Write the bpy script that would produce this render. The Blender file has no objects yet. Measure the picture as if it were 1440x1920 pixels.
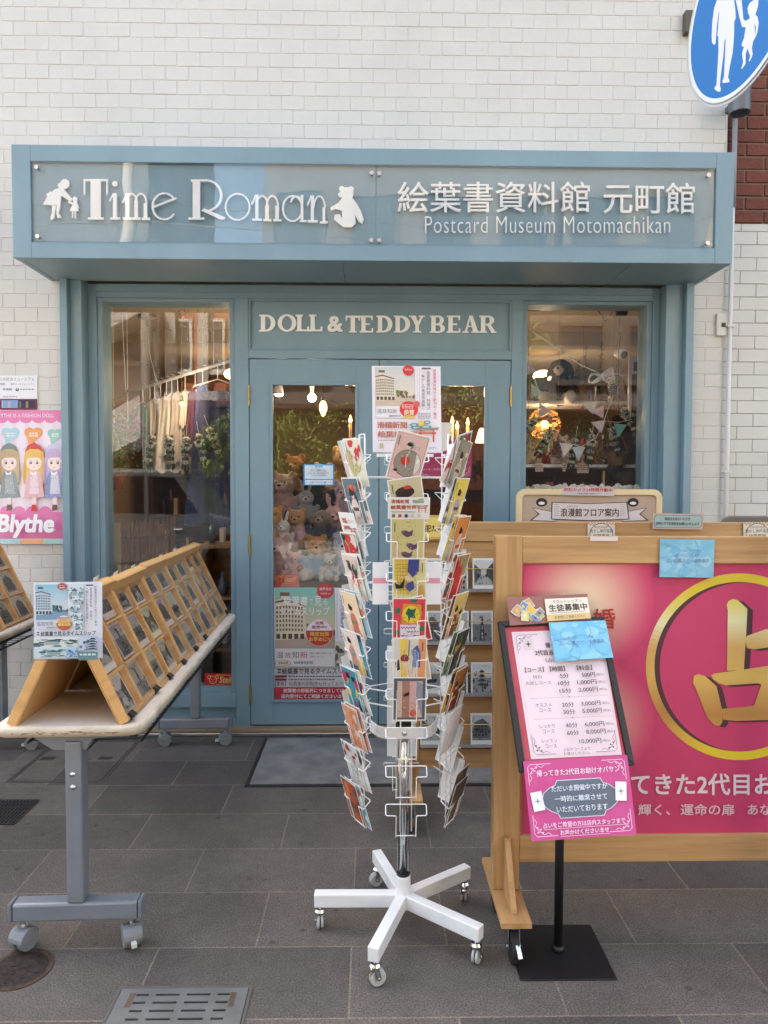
import bpy, bmesh, math, random
from mathutils import Vector, Matrix
SC = bpy.context.scene
COL = SC.collection
RAD = math.radians
# ------------------------------------------------------------------ camera
F, CX, CY = 1330., 720., 960.
C0 = Vector((0, -4.04, 1.45))
_ya, _pi, _ro = RAD(1.0), RAD(2.28), .003
FW = Vector((math.sin(_ya)*math.cos(_pi), math.cos(_ya)*math.cos(_pi), -math.sin(_pi)))
_r = Vector((math.cos(_ya), -math.sin(_ya), 0)); _u = _r.cross(FW)
RT = _r*math.cos(_ro)+_u*math.sin(_ro); UP = _u*math.cos(_ro)-_r*math.sin(_ro)
cam = bpy.data.cameras.new('camera'); camo = bpy.data.objects.new('camera', cam); COL.objects.link(camo)
cam.sensor_fit = 'VERTICAL'; cam.sensor_height = 24.; cam.lens = 24.*F/1920.; cam.clip_end = 300; cam.clip_start = .05
M = Matrix((RT, UP, -FW)).transposed().to_4x4(); M.translation = C0
camo.matrix_world = M
SC.camera = camo
# ------------------------------------------------------------------ sky, sun, exposure
W = bpy.data.worlds.new('World'); SC.world = W; W.use_nodes = True
_nt = W.node_tree; _bg = _nt.nodes['Background']
_sky = _nt.nodes.new('ShaderNodeTexSky'); _sky.sky_type = 'NISHITA'; _sky.sun_disc = False
SUN_EL, SUN_AZ = RAD(52), RAD(-28)          # azimuth clockwise from +y: the sun stands behind the shop, which keeps its own pavement in open shade
_sky.sun_elevation = SUN_EL; _sky.sun_rotation = SUN_AZ
_sky.air_density = 1.0; _sky.dust_density = 5.0; _sky.ozone_density = .35
_tint = _nt.nodes.new('ShaderNodeMix'); _tint.data_type = 'RGBA'; _tint.blend_type = 'MULTIPLY'; _tint.inputs[0].default_value = 1.; _tint.inputs[7].default_value = (1., .99, .895, 1)   # warm colour grade multiplied over the sky
_nt.links.new(_sky.outputs[0], _tint.inputs[6]); _nt.links.new(_tint.outputs[2], _bg.inputs[0]); _bg.inputs[1].default_value = .15
_sl = bpy.data.lights.new('sun', 'SUN'); _sl.energy = 4.4; _sl.angle = RAD(.53); _sl.color = (1, .935, .83)
_so = bpy.data.objects.new('sun', _sl); COL.objects.link(_so)
_sd = Vector((math.sin(SUN_AZ)*math.cos(SUN_EL), math.cos(SUN_AZ)*math.cos(SUN_EL), math.sin(SUN_EL)))
_so.rotation_euler = (-_sd).to_track_quat('-Z', 'Y').to_euler(); _so.location = (-4, 12, 18)
SC.view_settings.view_transform = 'Standard'; SC.view_settings.look = 'None'
SC.view_settings.exposure = 2.72; SC.view_settings.gamma = 1
try:
    SC.cycles.use_denoising = True; SC.cycles.denoiser = 'OPENIMAGEDENOISE'
    SC.cycles.denoising_input_passes = 'RGB_ALBEDO_NORMAL'
    SC.cycles.max_bounces = 10; SC.cycles.transparent_max_bounces = 24
    SC.cycles.diffuse_bounces = 4; SC.cycles.sample_clamp_indirect = 6
    SC.cycles.caustics_reflective = False; SC.cycles.caustics_refractive = False
except Exception: pass
# ------------------------------------------------------------------ projection helpers (photo pixel -> point on a real plane)
def ray(px, py): return FW+RT*((px-CX)/F)-UP*((py-CY)/F)
def at(px, py, y):
    d = ray(px, py); return C0+d*((y-C0.y)/d.y)
def atz(px, py, z):
    d = ray(px, py); return C0+d*((z-C0.z)/d.z)
def onplane(px, py, o, n):
    d = ray(px, py); return C0+d*((o-C0).dot(n)/d.dot(n))
# ------------------------------------------------------------------ colour + materials
def lin(r, g, b):
    f = lambda c: (c/255/12.92 if c <= 10 else ((c/255+.055)/1.055)**2.4)
    return (f(r), f(g), f(b))
_MC = {}
def mat(name, rgb, rough=.5, metal=0., var=.1, scale=6., bump=0., bscale=60., spec=.5, coat=0., stretch=None, dark=None, emit=None):
    if name in _MC: return _MC[name]
    m = bpy.data.materials.new(name); m.use_nodes = True; nt = m.node_tree; N = nt.nodes; L = nt.links
    b = N['Principled BSDF']; c = lin(*rgb) if max(rgb) > 1 else rgb
    b.inputs['Roughness'].default_value = rough; b.inputs['Metallic'].default_value = metal
    b.inputs['Specular IOR Level'].default_value = spec; b.inputs['Coat Weight'].default_value = coat
    tc = N.new('ShaderNodeTexCoord'); mp = N.new('ShaderNodeMapping'); L.new(tc.outputs['Object'], mp.inputs[0])
    if stretch: mp.inputs['Scale'].default_value = stretch
    n = N.new('ShaderNodeTexNoise'); n.inputs['Scale'].default_value = scale; n.inputs['Detail'].default_value = 5
    L.new(mp.outputs[0], n.inputs['Vector'])
    cr = N.new('ShaderNodeValToRGB'); L.new(n.outputs['Fac'], cr.inputs[0])
    d = dark and lin(*dark) or tuple(x*(1-var) for x in c)
    cr.color_ramp.elements[0].position = .3; cr.color_ramp.elements[1].position = .7
    cr.color_ramp.elements[0].color = (*d, 1); cr.color_ramp.elements[1].color = (*[min(1, x*(1+var*.6)) for x in c], 1)
    L.new(cr.outputs[0], b.inputs['Base Color'])
    if bump:
        n2 = N.new('ShaderNodeTexNoise'); n2.inputs['Scale'].default_value = bscale; n2.inputs['Detail'].default_value = 4
        L.new(mp.outputs[0], n2.inputs['Vector']); bp = N.new('ShaderNodeBump'); bp.inputs['Strength'].default_value = bump
        bp.inputs['Distance'].default_value = .01; L.new(n2.outputs['Fac'], bp.inputs['Height']); L.new(bp.outputs[0], b.inputs['Normal'])
    if emit:
        b.inputs['Emission Color'].default_value = (*lin(*emit[0]), 1); b.inputs['Emission Strength'].default_value = emit[1]
    _MC[name] = m; return m
def wood(name, c1, c2, axis, rough=.45, sc=1.):
    if name in _MC: return _MC[name]
    m = bpy.data.materials.new(name); m.use_nodes = True; nt = m.node_tree; N = nt.nodes; L = nt.links; b = N['Principled BSDF']
    tc = N.new('ShaderNodeTexCoord'); mp = N.new('ShaderNodeMapping'); L.new(tc.outputs['Object'], mp.inputs[0])
    s = [22*sc]*3; s[axis] = 1.3*sc; mp.inputs['Scale'].default_value = s
    n = N.new('ShaderNodeTexNoise'); n.inputs['Scale'].default_value = 1.; n.inputs['Detail'].default_value = 6; n.inputs['Distortion'].default_value = .9
    L.new(mp.outputs[0], n.inputs['Vector'])
    n2 = N.new('ShaderNodeTexNoise'); n2.inputs['Scale'].default_value = 7.; n2.inputs['Detail'].default_value = 3; L.new(mp.outputs[0], n2.inputs['Vector'])
    mx = N.new('ShaderNodeMath'); mx.operation = 'MULTIPLY_ADD'; L.new(n2.outputs['Fac'], mx.inputs[0]); mx.inputs[1].default_value = .35; L.new(n.outputs['Fac'], mx.inputs[2])
    cr = N.new('ShaderNodeValToRGB'); L.new(mx.outputs[0], cr.inputs[0])
    cr.color_ramp.elements[0].position = .45; cr.color_ramp.elements[1].position = .85
    cr.color_ramp.elements[0].color = (*lin(*c2), 1); cr.color_ramp.elements[1].color = (*lin(*c1), 1)
    L.new(cr.outputs[0], b.inputs['Base Color']); b.inputs['Roughness'].default_value = rough
    bp = N.new('ShaderNodeBump'); bp.inputs['Strength'].default_value = .12; bp.inputs['Distance'].default_value = .004
    L.new(mx.outputs[0], bp.inputs['Height']); L.new(bp.outputs[0], b.inputs['Normal'])
    _MC[name] = m; return m
def glass(name, tint=(1, 1, 1), ior=1.5, rough=0., wav=0.):
    if name in _MC: return _MC[name]
    m = bpy.data.materials.new(name); m.use_nodes = True; nt = m.node_tree; N = nt.nodes; L = nt.links
    N.remove(N['Principled BSDF']); out = N['Material Output']
    t = N.new('ShaderNodeBsdfTransparent'); t.inputs[0].default_value = (*tint, 1)
    g = N.new('ShaderNodeBsdfGlossy'); g.inputs['Roughness'].default_value = rough
    fr = N.new('ShaderNodeFresnel'); ge = N.new('ShaderNodeNewGeometry'); mr = N.new('ShaderNodeMapRange')   # same reflectance from either face of the thin sheet
    mr.inputs[3].default_value = ior; mr.inputs[4].default_value = 1/ior; L.new(ge.outputs['Backfacing'], mr.inputs[0]); L.new(mr.outputs[0], fr.inputs[0])
    if wav:
        tc = N.new('ShaderNodeTexCoord'); n = N.new('ShaderNodeTexNoise'); n.inputs['Scale'].default_value = 3.5; n.inputs['Detail'].default_value = 1
        L.new(tc.outputs['Object'], n.inputs['Vector']); bp = N.new('ShaderNodeBump'); bp.inputs['Strength'].default_value = wav; bp.inputs['Distance'].default_value = .02
        L.new(n.outputs['Fac'], bp.inputs['Height']); L.new(bp.outputs[0], g.inputs['Normal'])
    mx = N.new('ShaderNodeMixShader'); L.new(fr.outputs[0], mx.inputs[0]); L.new(t.outputs[0], mx.inputs[1]); L.new(g.outputs[0], mx.inputs[2])
    L.new(mx.outputs[0], out.inputs['Surface']); _MC[name] = m; return m
def colmat(name, rough=.6, coat=0., bump=0., bscale=6., var=0., nscale=30.):
    'base colour read from the printed / dyed colour of each face'
    if name in _MC: return _MC[name]
    m = bpy.data.materials.new(name); m.use_nodes = True; nt = m.node_tree; N = nt.nodes; L = nt.links; b = N['Principled BSDF']
    a = N.new('ShaderNodeAttribute'); a.attribute_name = 'Col'
    tc = N.new('ShaderNodeTexCoord')
    if var:
        n = N.new('ShaderNodeTexNoise'); n.inputs['Scale'].default_value = nscale; n.inputs['Detail'].default_value = 5; L.new(tc.outputs['Object'], n.inputs['Vector'])
        mr = N.new('ShaderNodeMapRange'); mr.inputs[1].default_value = .3; mr.inputs[2].default_value = .7; mr.inputs[3].default_value = 1-var; mr.inputs[4].default_value = 1+var*.5
        L.new(n.outputs['Fac'], mr.inputs[0])
        mx = N.new('ShaderNodeVectorMath'); mx.operation = 'SCALE'; L.new(a.outputs['Color'], mx.inputs[0]); L.new(mr.outputs[0], mx.inputs['Scale']); L.new(mx.outputs[0], b.inputs['Base Color'])
    else: L.new(a.outputs['Color'], b.inputs['Base Color'])
    b.inputs['Roughness'].default_value = rough; b.inputs['Coat Weight'].default_value = coat; b.inputs['Coat Roughness'].default_value = .08
    if bump:
        n2 = N.new('ShaderNodeTexNoise'); n2.inputs['Scale'].default_value = bscale; n2.inputs['Detail'].default_value = 3; L.new(tc.outputs['Object'], n2.inputs['Vector'])
        bp = N.new('ShaderNodeBump'); bp.inputs['Strength'].default_value = bump; bp.inputs['Distance'].default_value = .02
        L.new(n2.outputs['Fac'], bp.inputs['Height']); L.new(bp.outputs[0], b.inputs['Normal']); L.new(bp.outputs[0], b.inputs['Coat Normal'])
    _MC[name] = m; return m
PAPER = colmat('paper_print', .55, 0, .08, 8)
LAMI = colmat('laminated_print', .45, .5, .15, 7)
DYED = colmat('dyed_fabric', .85, 0, .3, 90, .12, 30)
PAINTC = colmat('painted_colour', .45, 0, .04, 20, .05, 12)
# ------------------------------------------------------------------ objects
_LOC = {}
def tag(o, label=None, cat=None, group=None, kind=None):
    if label: o['label'] = label
    if cat: o['category'] = cat
    if group: o['group'] = group
    if kind: o['kind'] = kind
    return o
def thing(name, label, cat, loc=(0, 0, 0), rz=0, group=None, rot=None):
    o = bpy.data.objects.new(name, None); COL.objects.link(o); o.empty_display_size = .05
    o.location = loc
    mw = Matrix.Translation(Vector(loc)) @ (rot.to_4x4() if rot else Matrix.Rotation(rz, 4, 'Z'))
    if rot: o.rotation_euler = rot.to_euler()
    else: o.rotation_euler = (0, 0, rz)
    _LOC[o.name] = mw
    return tag(o, label, cat, group)
class MB:
    def __init__(s): s.v = []; s.f = []; s.m = []; s.c = []; s.col = (.8, .8, .8); s.mi = 0; s.T = None; s.usecol = False
    def color(s, *rgb): s.col = lin(*rgb); s.usecol = True; return s
    def add(s, vs, fs):
        b = len(s.v); s.v += [(s.T @ Vector(p)) if s.T else Vector(p) for p in vs]
        for f in fs: s.f.append([i+b for i in f]); s.m.append(s.mi); s.c.append(s.col)
        return s
    def box(s, a, b, rot=None, pivot=None):
        x0, y0, z0 = [min(a[i], b[i]) for i in range(3)]; x1, y1, z1 = [max(a[i], b[i]) for i in range(3)]
        vs = [Vector(p) for p in ((x0, y0, z0), (x1, y0, z0), (x1, y1, z0), (x0, y1, z0), (x0, y0, z1), (x1, y0, z1), (x1, y1, z1), (x0, y1, z1))]
        if rot:
            c = Vector(pivot) if pivot is not None else Vector(((x0+x1)/2, (y0+y1)/2, (z0+z1)/2)); vs = [c+rot @ (p-c) for p in vs]
        return s.add(vs, [(0, 3, 2, 1), (4, 5, 6, 7), (0, 1, 5, 4), (1, 2, 6, 5), (2, 3, 7, 6), (3, 0, 4, 7)])
    def bar(s, p, q, w, h, up=(0, 0, 1)):
        'a square bar from p to q, w across, h along up'
        p, q = Vector(p), Vector(q); d = (q-p).normalized(); x = d.cross(Vector(up)).normalized(); z = x.cross(d)
        vs = [a+x*i*w/2+z*j*h/2 for a in (p, q) for i, j in ((-1, -1), (1, -1), (1, 1), (-1, 1))]
        return s.add(vs, [(0, 1, 2, 3), (7, 6, 5, 4), (0, 4, 5, 1), (1, 5, 6, 2), (2, 6, 7, 3), (3, 7, 4, 0)])
    def cyl(s, p, q, r0, r1=None, n=16, caps=True):
        r1 = r0 if r1 is None else r1; p, q = Vector(p), Vector(q); d = (q-p).normalized()
        x = d.orthogonal().normalized(); y = d.cross(x); vs = []; fs = []
        for c, r in ((p, r0), (q, r1)):
            for i in range(n):
                a = 2*math.pi*i/n; vs.append(c+x*(r*math.cos(a))+y*(r*math.sin(a)))
        for i in range(n): j = (i+1) % n; fs.append((i, j, n+j, n+i))
        if caps: fs += [tuple(range(n))[::-1], tuple(range(n, 2*n))]
        return s.add(vs, fs)
    def tube(s, pts, r, n=6, closed=False):
        pts = [Vector(p) for p in pts]; k = len(pts); vs = []; fs = []; prev = None
        for i, p in enumerate(pts):
            a = pts[i-1] if (i or closed) else p; b = pts[(i+1) % k] if (i < k-1 or closed) else p
            d = (b-a); d = d.normalized() if d.length > 1e-9 else Vector((0, 0, 1))
            x = (prev-d*prev.dot(d)) if prev is not None else d.orthogonal()
            if x.length < 1e-6: x = d.orthogonal()
            x.normalize(); prev = x; y = d.cross(x); rr = r[i] if isinstance(r, (list, tuple)) else r
            for j in range(n): t = 2*math.pi*j/n; vs.append(p+x*(rr*math.cos(t))+y*(rr*math.sin(t)))
        for i in range(k if closed else k-1):
            o2 = ((i+1) % k)*n
            for j in range(n): j2 = (j+1) % n; fs.append((i*n+j, i*n+j2, o2+j2, o2+j))
        if not closed: fs += [tuple(range(n))[::-1], tuple(range((k-1)*n, k*n))]
        return s.add(vs, fs)
    def ball(s, c, r, nu=16, nv=10, rot=None):
        r = (r, r, r) if not isinstance(r, (tuple, list)) else r; c = Vector(c); vs = []; fs = []
        for i in range(nv+1):
            t = math.pi*i/nv
            for j in range(nu):
                a = 2*math.pi*j/nu; p = Vector((r[0]*math.sin(t)*math.cos(a), r[1]*math.sin(t)*math.sin(a), r[2]*math.cos(t)))
                vs.append(c+(rot @ p if rot else p))
        for i in range(nv):
            for j in range(nu): k = (j+1) % nu; fs.append((i*nu+j, (i+1)*nu+j, (i+1)*nu+k, i*nu+k))
        return s.add(vs, fs)
    def prism(s, pts, d):
        'closed outline pts swept by vector d'
        pts = [Vector(p) for p in pts]; n = len(pts); d = Vector(d)
        return s.add(pts+[p+d for p in pts], [tuple(range(n))[::-1], tuple(range(n, 2*n))]+[(i, (i+1) % n, n+(i+1) % n, n+i) for i in range(n)])
    def lathe(s, c, prof, n=20, axis=(0, 0, 1)):
        c = Vector(c); q = Vector((0, 0, 1)).rotation_difference(Vector(axis)); vs = []; fs = []
        for r, z in prof:
            for j in range(n): t = 2*math.pi*j/n; vs.append(c+q @ Vector((r*math.cos(t), r*math.sin(t), z)))
        for i in range(len(prof)-1):
            for j in range(n): k = (j+1) % n; fs.append((i*n+j, i*n+k, (i+1)*n+k, (i+1)*n+j))
        return s.add(vs, fs)
    def build(s, name, mats, parent=None, smooth=False, bevel=0, local=False, seg=2, base=True):
        me = bpy.data.meshes.new(name); mats = mats if isinstance(mats, (list, tuple)) else [mats]
        inv = Matrix.Identity(4); org = None
        if parent is not None:
            if not local: inv = _LOC[parent.name].inverted()
        elif base and s.v:
            xs = [p.x for p in s.v]; ys = [p.y for p in s.v]; zs = [p.z for p in s.v]
            org = Vector(((min(xs)+max(xs))/2, (min(ys)+max(ys))/2, min(zs))); inv = Matrix.Translation(-org)
        me.from_pydata([inv @ p for p in s.v], [], s.f)
        for m in mats: me.materials.append(m)
        me.polygons.foreach_set('material_index', s.m)
        if smooth: me.polygons.foreach_set('use_smooth', [True]*len(s.f))
        if s.usecol:
            ca = me.color_attributes.new('Col', 'FLOAT_COLOR', 'CORNER'); buf = []
            for f, c in zip(s.f, s.c):
                for i in f: buf += [*(c(s.v[i]) if callable(c) else c), 1.]
            ca.data.foreach_set('color', buf)
        me.update(); o = bpy.data.objects.new(name, me); COL.objects.link(o)
        if org is not None: o.location = org; _LOC[o.name] = Matrix.Translation(org)
        if parent is not None:
            o.parent = parent; _LOC[o.name] = _LOC[parent.name].copy()
        if bevel:
            bm_ = o.modifiers.new('bevel', 'BEVEL'); bm_.width = bevel; bm_.segments = seg; bm_.limit_method = 'ANGLE'; bm_.angle_limit = RAD(40)
        return o
def kids(o): return [c for c in bpy.data.objects if c.parent == o]
def copy_thing(src, loc, rz=0, rot=None, label=None):
    c = src.copy(); COL.objects.link(c); c.location = loc
    if rot is not None: c.rotation_euler = rot.to_euler()
    else: c.rotation_euler = (0, 0, rz)
    if label: c['label'] = label
    def rec(a, b):
        for k in a.children:
            d = k.copy(); COL.objects.link(d); d.parent = b; rec(k, d)
    rec(src, c); return c
# ------------------------------------------------------------------ lettering
_TC = {}
def glyphs(txt, bold=0., sp=1.):
    key = (txt, bold, sp)
    if key in _TC: return _TC[key]
    cu = bpy.data.curves.new('t', 'FONT'); cu.body = txt; cu.resolution_u = 3; cu.offset = bold; cu.space_character = sp; cu.space_line = 1.15
    o = bpy.data.objects.new('t', cu); COL.objects.link(o); bpy.context.view_layer.update()
    me = bpy.data.meshes.new_from_object(o.evaluated_get(bpy.context.evaluated_depsgraph_get()))
    vs = [(p.co.x, p.co.y) for p in me.vertices]; fs = [tuple(p.vertices) for p in me.polygons]
    bpy.data.objects.remove(o); bpy.data.curves.remove(cu); bpy.data.meshes.remove(me)
    if not vs: vs = [(0, 0)]
    xs = [a for a, b in vs]; ys = [b for a, b in vs]
    _TC[key] = (vs, fs, (min(xs), min(ys), max(xs), max(ys))); return _TC[key]
class Art:
    '''flat printed artwork, one mesh: local units, y down, mapped by fmap(x, y) -> world point; every call lays a sheet of ink a hair prouder'''
    STEP = .00018
    def __init__(s, fmap, n): s.fm = fmap; s.n = Vector(n).normalized(); s.mb = MB(); s.lay = 0; s.mb.usecol = True; s.sub = 0
    def _p(s, x, y, k): return s.fm(x, y)+s.n*(k*s.STEP)
    def poly(s, pts, col, lay=None, depth=0):
        if lay is None: s.lay += 1; lay = s.lay
        s.sub = (s.sub+1) % 26; lay = lay+.9*s.sub/26      # no two inks share a plane
        s.mb.col = s._c(col); n = len(pts)
        P = [s._p(x, y, lay) for x, y in pts]
        ar = sum(pts[i][0]*pts[(i+1) % n][1]-pts[(i+1) % n][0]*pts[i][1] for i in range(n))
        o = list(range(n)) if ar < 0 else list(range(n))[::-1]
        s.mb.add(P, [tuple(o)])
        if depth: s.mb.add([p+s.n*depth for p in P]+P, [tuple(o)]+[(i, (i+1) % n, n+(i+1) % n, n+i) for i in range(n)])
        return s
    def _c(s, col):
        if callable(col): return col
        return tuple(min(.86, x*.94) for x in lin(*col))
    def rect(s, x0, y0, x1, y1, col, lay=None): return s.poly([(x0, y0), (x1, y0), (x1, y1), (x0, y1)], col, lay)
    def ell(s, cx, cy, rx, ry, col, n=28, lay=None, a0=0, a1=360, rot=0):
        c, q = math.cos(RAD(rot)), math.sin(RAD(rot)); P = []
        for i in range(n+(a1-a0 < 360)):
            t = RAD(a0+(a1-a0)*i/n); x, y = rx*math.cos(t), ry*math.sin(t); P.append((cx+x*c-y*q, cy+x*q+y*c))
        return s.poly(P, col, lay)
    def line(s, pts, w, col, lay=None, closed=False):
        if lay is None: s.lay += 1; lay = s.lay
        pts = list(pts); n = len(pts); A = []; B = []
        for i, (x, y) in enumerate(pts):
            a = pts[i-1] if (i or closed) else pts[i]; b = pts[(i+1) % n] if (i < n-1 or closed) else pts[i]
            dx, dy = b[0]-a[0], b[1]-a[1]; l = math.hypot(dx, dy) or 1; ww = w[i] if isinstance(w, (list, tuple)) else w
            A.append((x-dy/l*ww/2, y+dx/l*ww/2)); B.append((x+dy/l*ww/2, y-dx/l*ww/2))
        for i in range(n if closed else n-1):
            j = (i+1) % n; s.poly([A[i], A[j], B[j], B[i]], col, lay)
        return s
    def ring(s, cx, cy, rx, ry, w, col, n=40, lay=None, a0=0, a1=360):
        k = n if a1-a0 >= 360 else n+1
        return s.line([(cx+rx*math.cos(RAD(a0+(a1-a0)*i/n)), cy+ry*math.sin(RAD(a0+(a1-a0)*i/n))) for i in range(k)], w, col, lay, closed=a1-a0 >= 360)
    def frame(s, x0, y0, x1, y1, w, col): return s.line([(x0, y0), (x1, y0), (x1, y1), (x0, y1)], w, col, None, True)
    def text(s, t, x0, y0, x1, y1, col, bold=0., sp=1., depth=0, lay=None, sh=0.):
        'text stretched into the box x0..x1, y0..y1'
        vs, fs, (a, b, c, d) = glyphs(t, min(0., bold), sp); bold = max(0., bold)
        kx = (x1-x0)/max(c-a, 1e-6); ky = (y1-y0)/max(d-b, 1e-6); s.mb.col = s._c(col); q = bold*min(abs(kx), abs(ky)*1.2)
        for k, (dx, dy) in enumerate([(-q, -q), (q, -q), (q, q), (-q, q)] if bold else [(0, 0)]):     # heavy print: the same letters pressed four times
            if lay is None or k: s.lay += 1
            l = s.lay if lay is None else lay
            P = [s._p(x0+(x-a)*kx+sh*(y-b)*ky+dx, y1-(y-b)*ky+dy, l) for x, y in vs]
            if not depth: s.mb.add(P, fs)
            else: s.solid(P, fs, depth+k*.0003)
        return s
    def solid(s, P, fs, depth):
        E = {}; n = len(P)
        for f in fs:
            for i in range(len(f)): E[(f[i], f[(i+1) % len(f)])] = 1
        side = [(i, j, n+j, n+i) for i, j in E if (j, i) not in E]
        s.mb.add(P+[p+s.n*depth for p in P], [tuple(n+i for i in f) for f in fs]+side)
    def vtext(s, t, x0, y0, x1, y1, col, bold=0.):
        'upright column of characters from top to bottom'
        s.lay += 1; k = len(t); h = (y1-y0)/k; kx = (x1-x0)
        for i, ch in enumerate(t):
            if ch == ' ': continue
            vs, fs, (a, b, c, d) = glyphs(ch, 0)
            P = []
            if ch in 'ー（）「」〜': vs = [(y, -x) for x, y in vs]; cx, cy = (b+d)/2, -(a+c)/2
            else: cx, cy = ((a+c)/2, (b+d)/2) if ch not in '、。' else (.3, .6)
            P = [s._p((x0+x1)/2+(x-cx)*kx, y0+h*(i+.5)-(y-cy)*min(h, kx*1.25), s.lay) for x, y in vs]
            s.mb.col = s._c(col); s.mb.add(P, fs)
        return s
    def lines(s, x0, y0, x1, y1, k, col, seed=0):
        'k rows of unreadably small print'
        rg = random.Random(seed); s.lay += 1; h = (y1-y0)/k
        for i in range(k):
            x = x0
            while x < x1:
                w = rg.uniform(.5, 1.6)*h; s.poly([(x, y0+h*(i+.2)), (min(x1, x+w), y0+h*(i+.2)), (min(x1, x+w), y0+h*(i+.75)), (x, y0+h*(i+.75))], col, s.lay); x += w+h*.35
        return s
    def sheet(s, x0, y0, x1, y1, col, th=.0012):
        P = [s._p(x, y, 0) for x, y in ((x0, y0), (x0, y1), (x1, y1), (x1, y0))]; Q = [p-s.n*th for p in P]
        s.mb.col = s._c(col); s.mb.add(P+Q, [(0, 1, 2, 3), (7, 6, 5, 4), (0, 4, 5, 1), (1, 5, 6, 2), (2, 6, 7, 3), (3, 7, 4, 0)]); return s
    def build(s, name, m=None, parent=None, **k): return s.mb.build(name, m or PAPER, parent, **k)
def pxplane(y): return (lambda px, py: at(px, py, y))
def quad(corners, w, h, o=None, n=None, y=None):
    'local box w x h (y down) laid on the photo quad TL TR BR BL of a plane'
    A, B, C, D = [onplane(px, py, o, n) if n is not None else at(px, py, y) for px, py in corners]
    return lambda x, y_: A*((1-x/w)*(1-y_/h))+B*((x/w)*(1-y_/h))+C*((x/w)*(y_/h))+D*((1-x/w)*(y_/h))
def aff(o, u, v, w, h):
    'local box w x h with top-left corner o, full right vector u, full down vector v'
    o, u, v = Vector(o), Vector(u), Vector(v); return lambda x, y: o+u*(x/w)+v*(y/h)
# ================================================================== materials of the place
BLUE = mat('blue_paint', (124, 151, 163), .42, 0, .10, 2.6, .16, 34, stretch=(1, 1, .35))
BLUE2 = mat('blue_paint_board', (124, 151, 163), .38, 0, .09, 1.8, .12, 28, stretch=(1, 1, .3))
STEEL = mat('brushed_steel', (190, 190, 192), .28, 1., .06, 40)
CHROME = mat('chrome', (205, 205, 208), .12, 1., .03, 20)
BRASS = mat('brass', (178, 146, 84), .35, 1., .15, 60)
WHITEM = mat('white_enamel', (236, 235, 235), .35, 0, .09, 9, 0, 0, .5, .2)
BLACKM = mat('black_metal', (26, 26, 28), .45, 0, .2, 20, .05, 80)
GREYM = mat('grey_metal_paint', (132, 137, 145), .4, .25, .10, 7, .05, 90)
RUB = mat('dark_rubber', (34, 33, 33), .7, 0, .2, 20)
GREYP = mat('grey_plastic', (126, 128, 130), .5, 0, .06, 14)
CLEARP = glass('clear_plastic', (.985, .985, .985), 1.3, .05, .6)
WINGL = glass('window_glass', (.965, .97, .97), 1.52, 0., .01)
ACRYL = glass('acrylic_sheet', (.985, .99, .99), 1.66, 0., .06)
OAKH = wood('oak_grain_across', (200, 158, 108), (170, 127, 80), 0)
OAKV = wood('oak_grain_upright', (200, 158, 108), (170, 127, 80), 2)
OAKY = wood('oak_grain_along_depth', (200, 158, 108), (170, 127, 80), 1)
PINE = wood('pine_tray', (224, 176, 114), (200, 148, 88), 1, .5, .8)
PINEX = wood('pine_tray_cross', (228, 180, 118), (204, 152, 92), 0, .5, .8)
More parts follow.
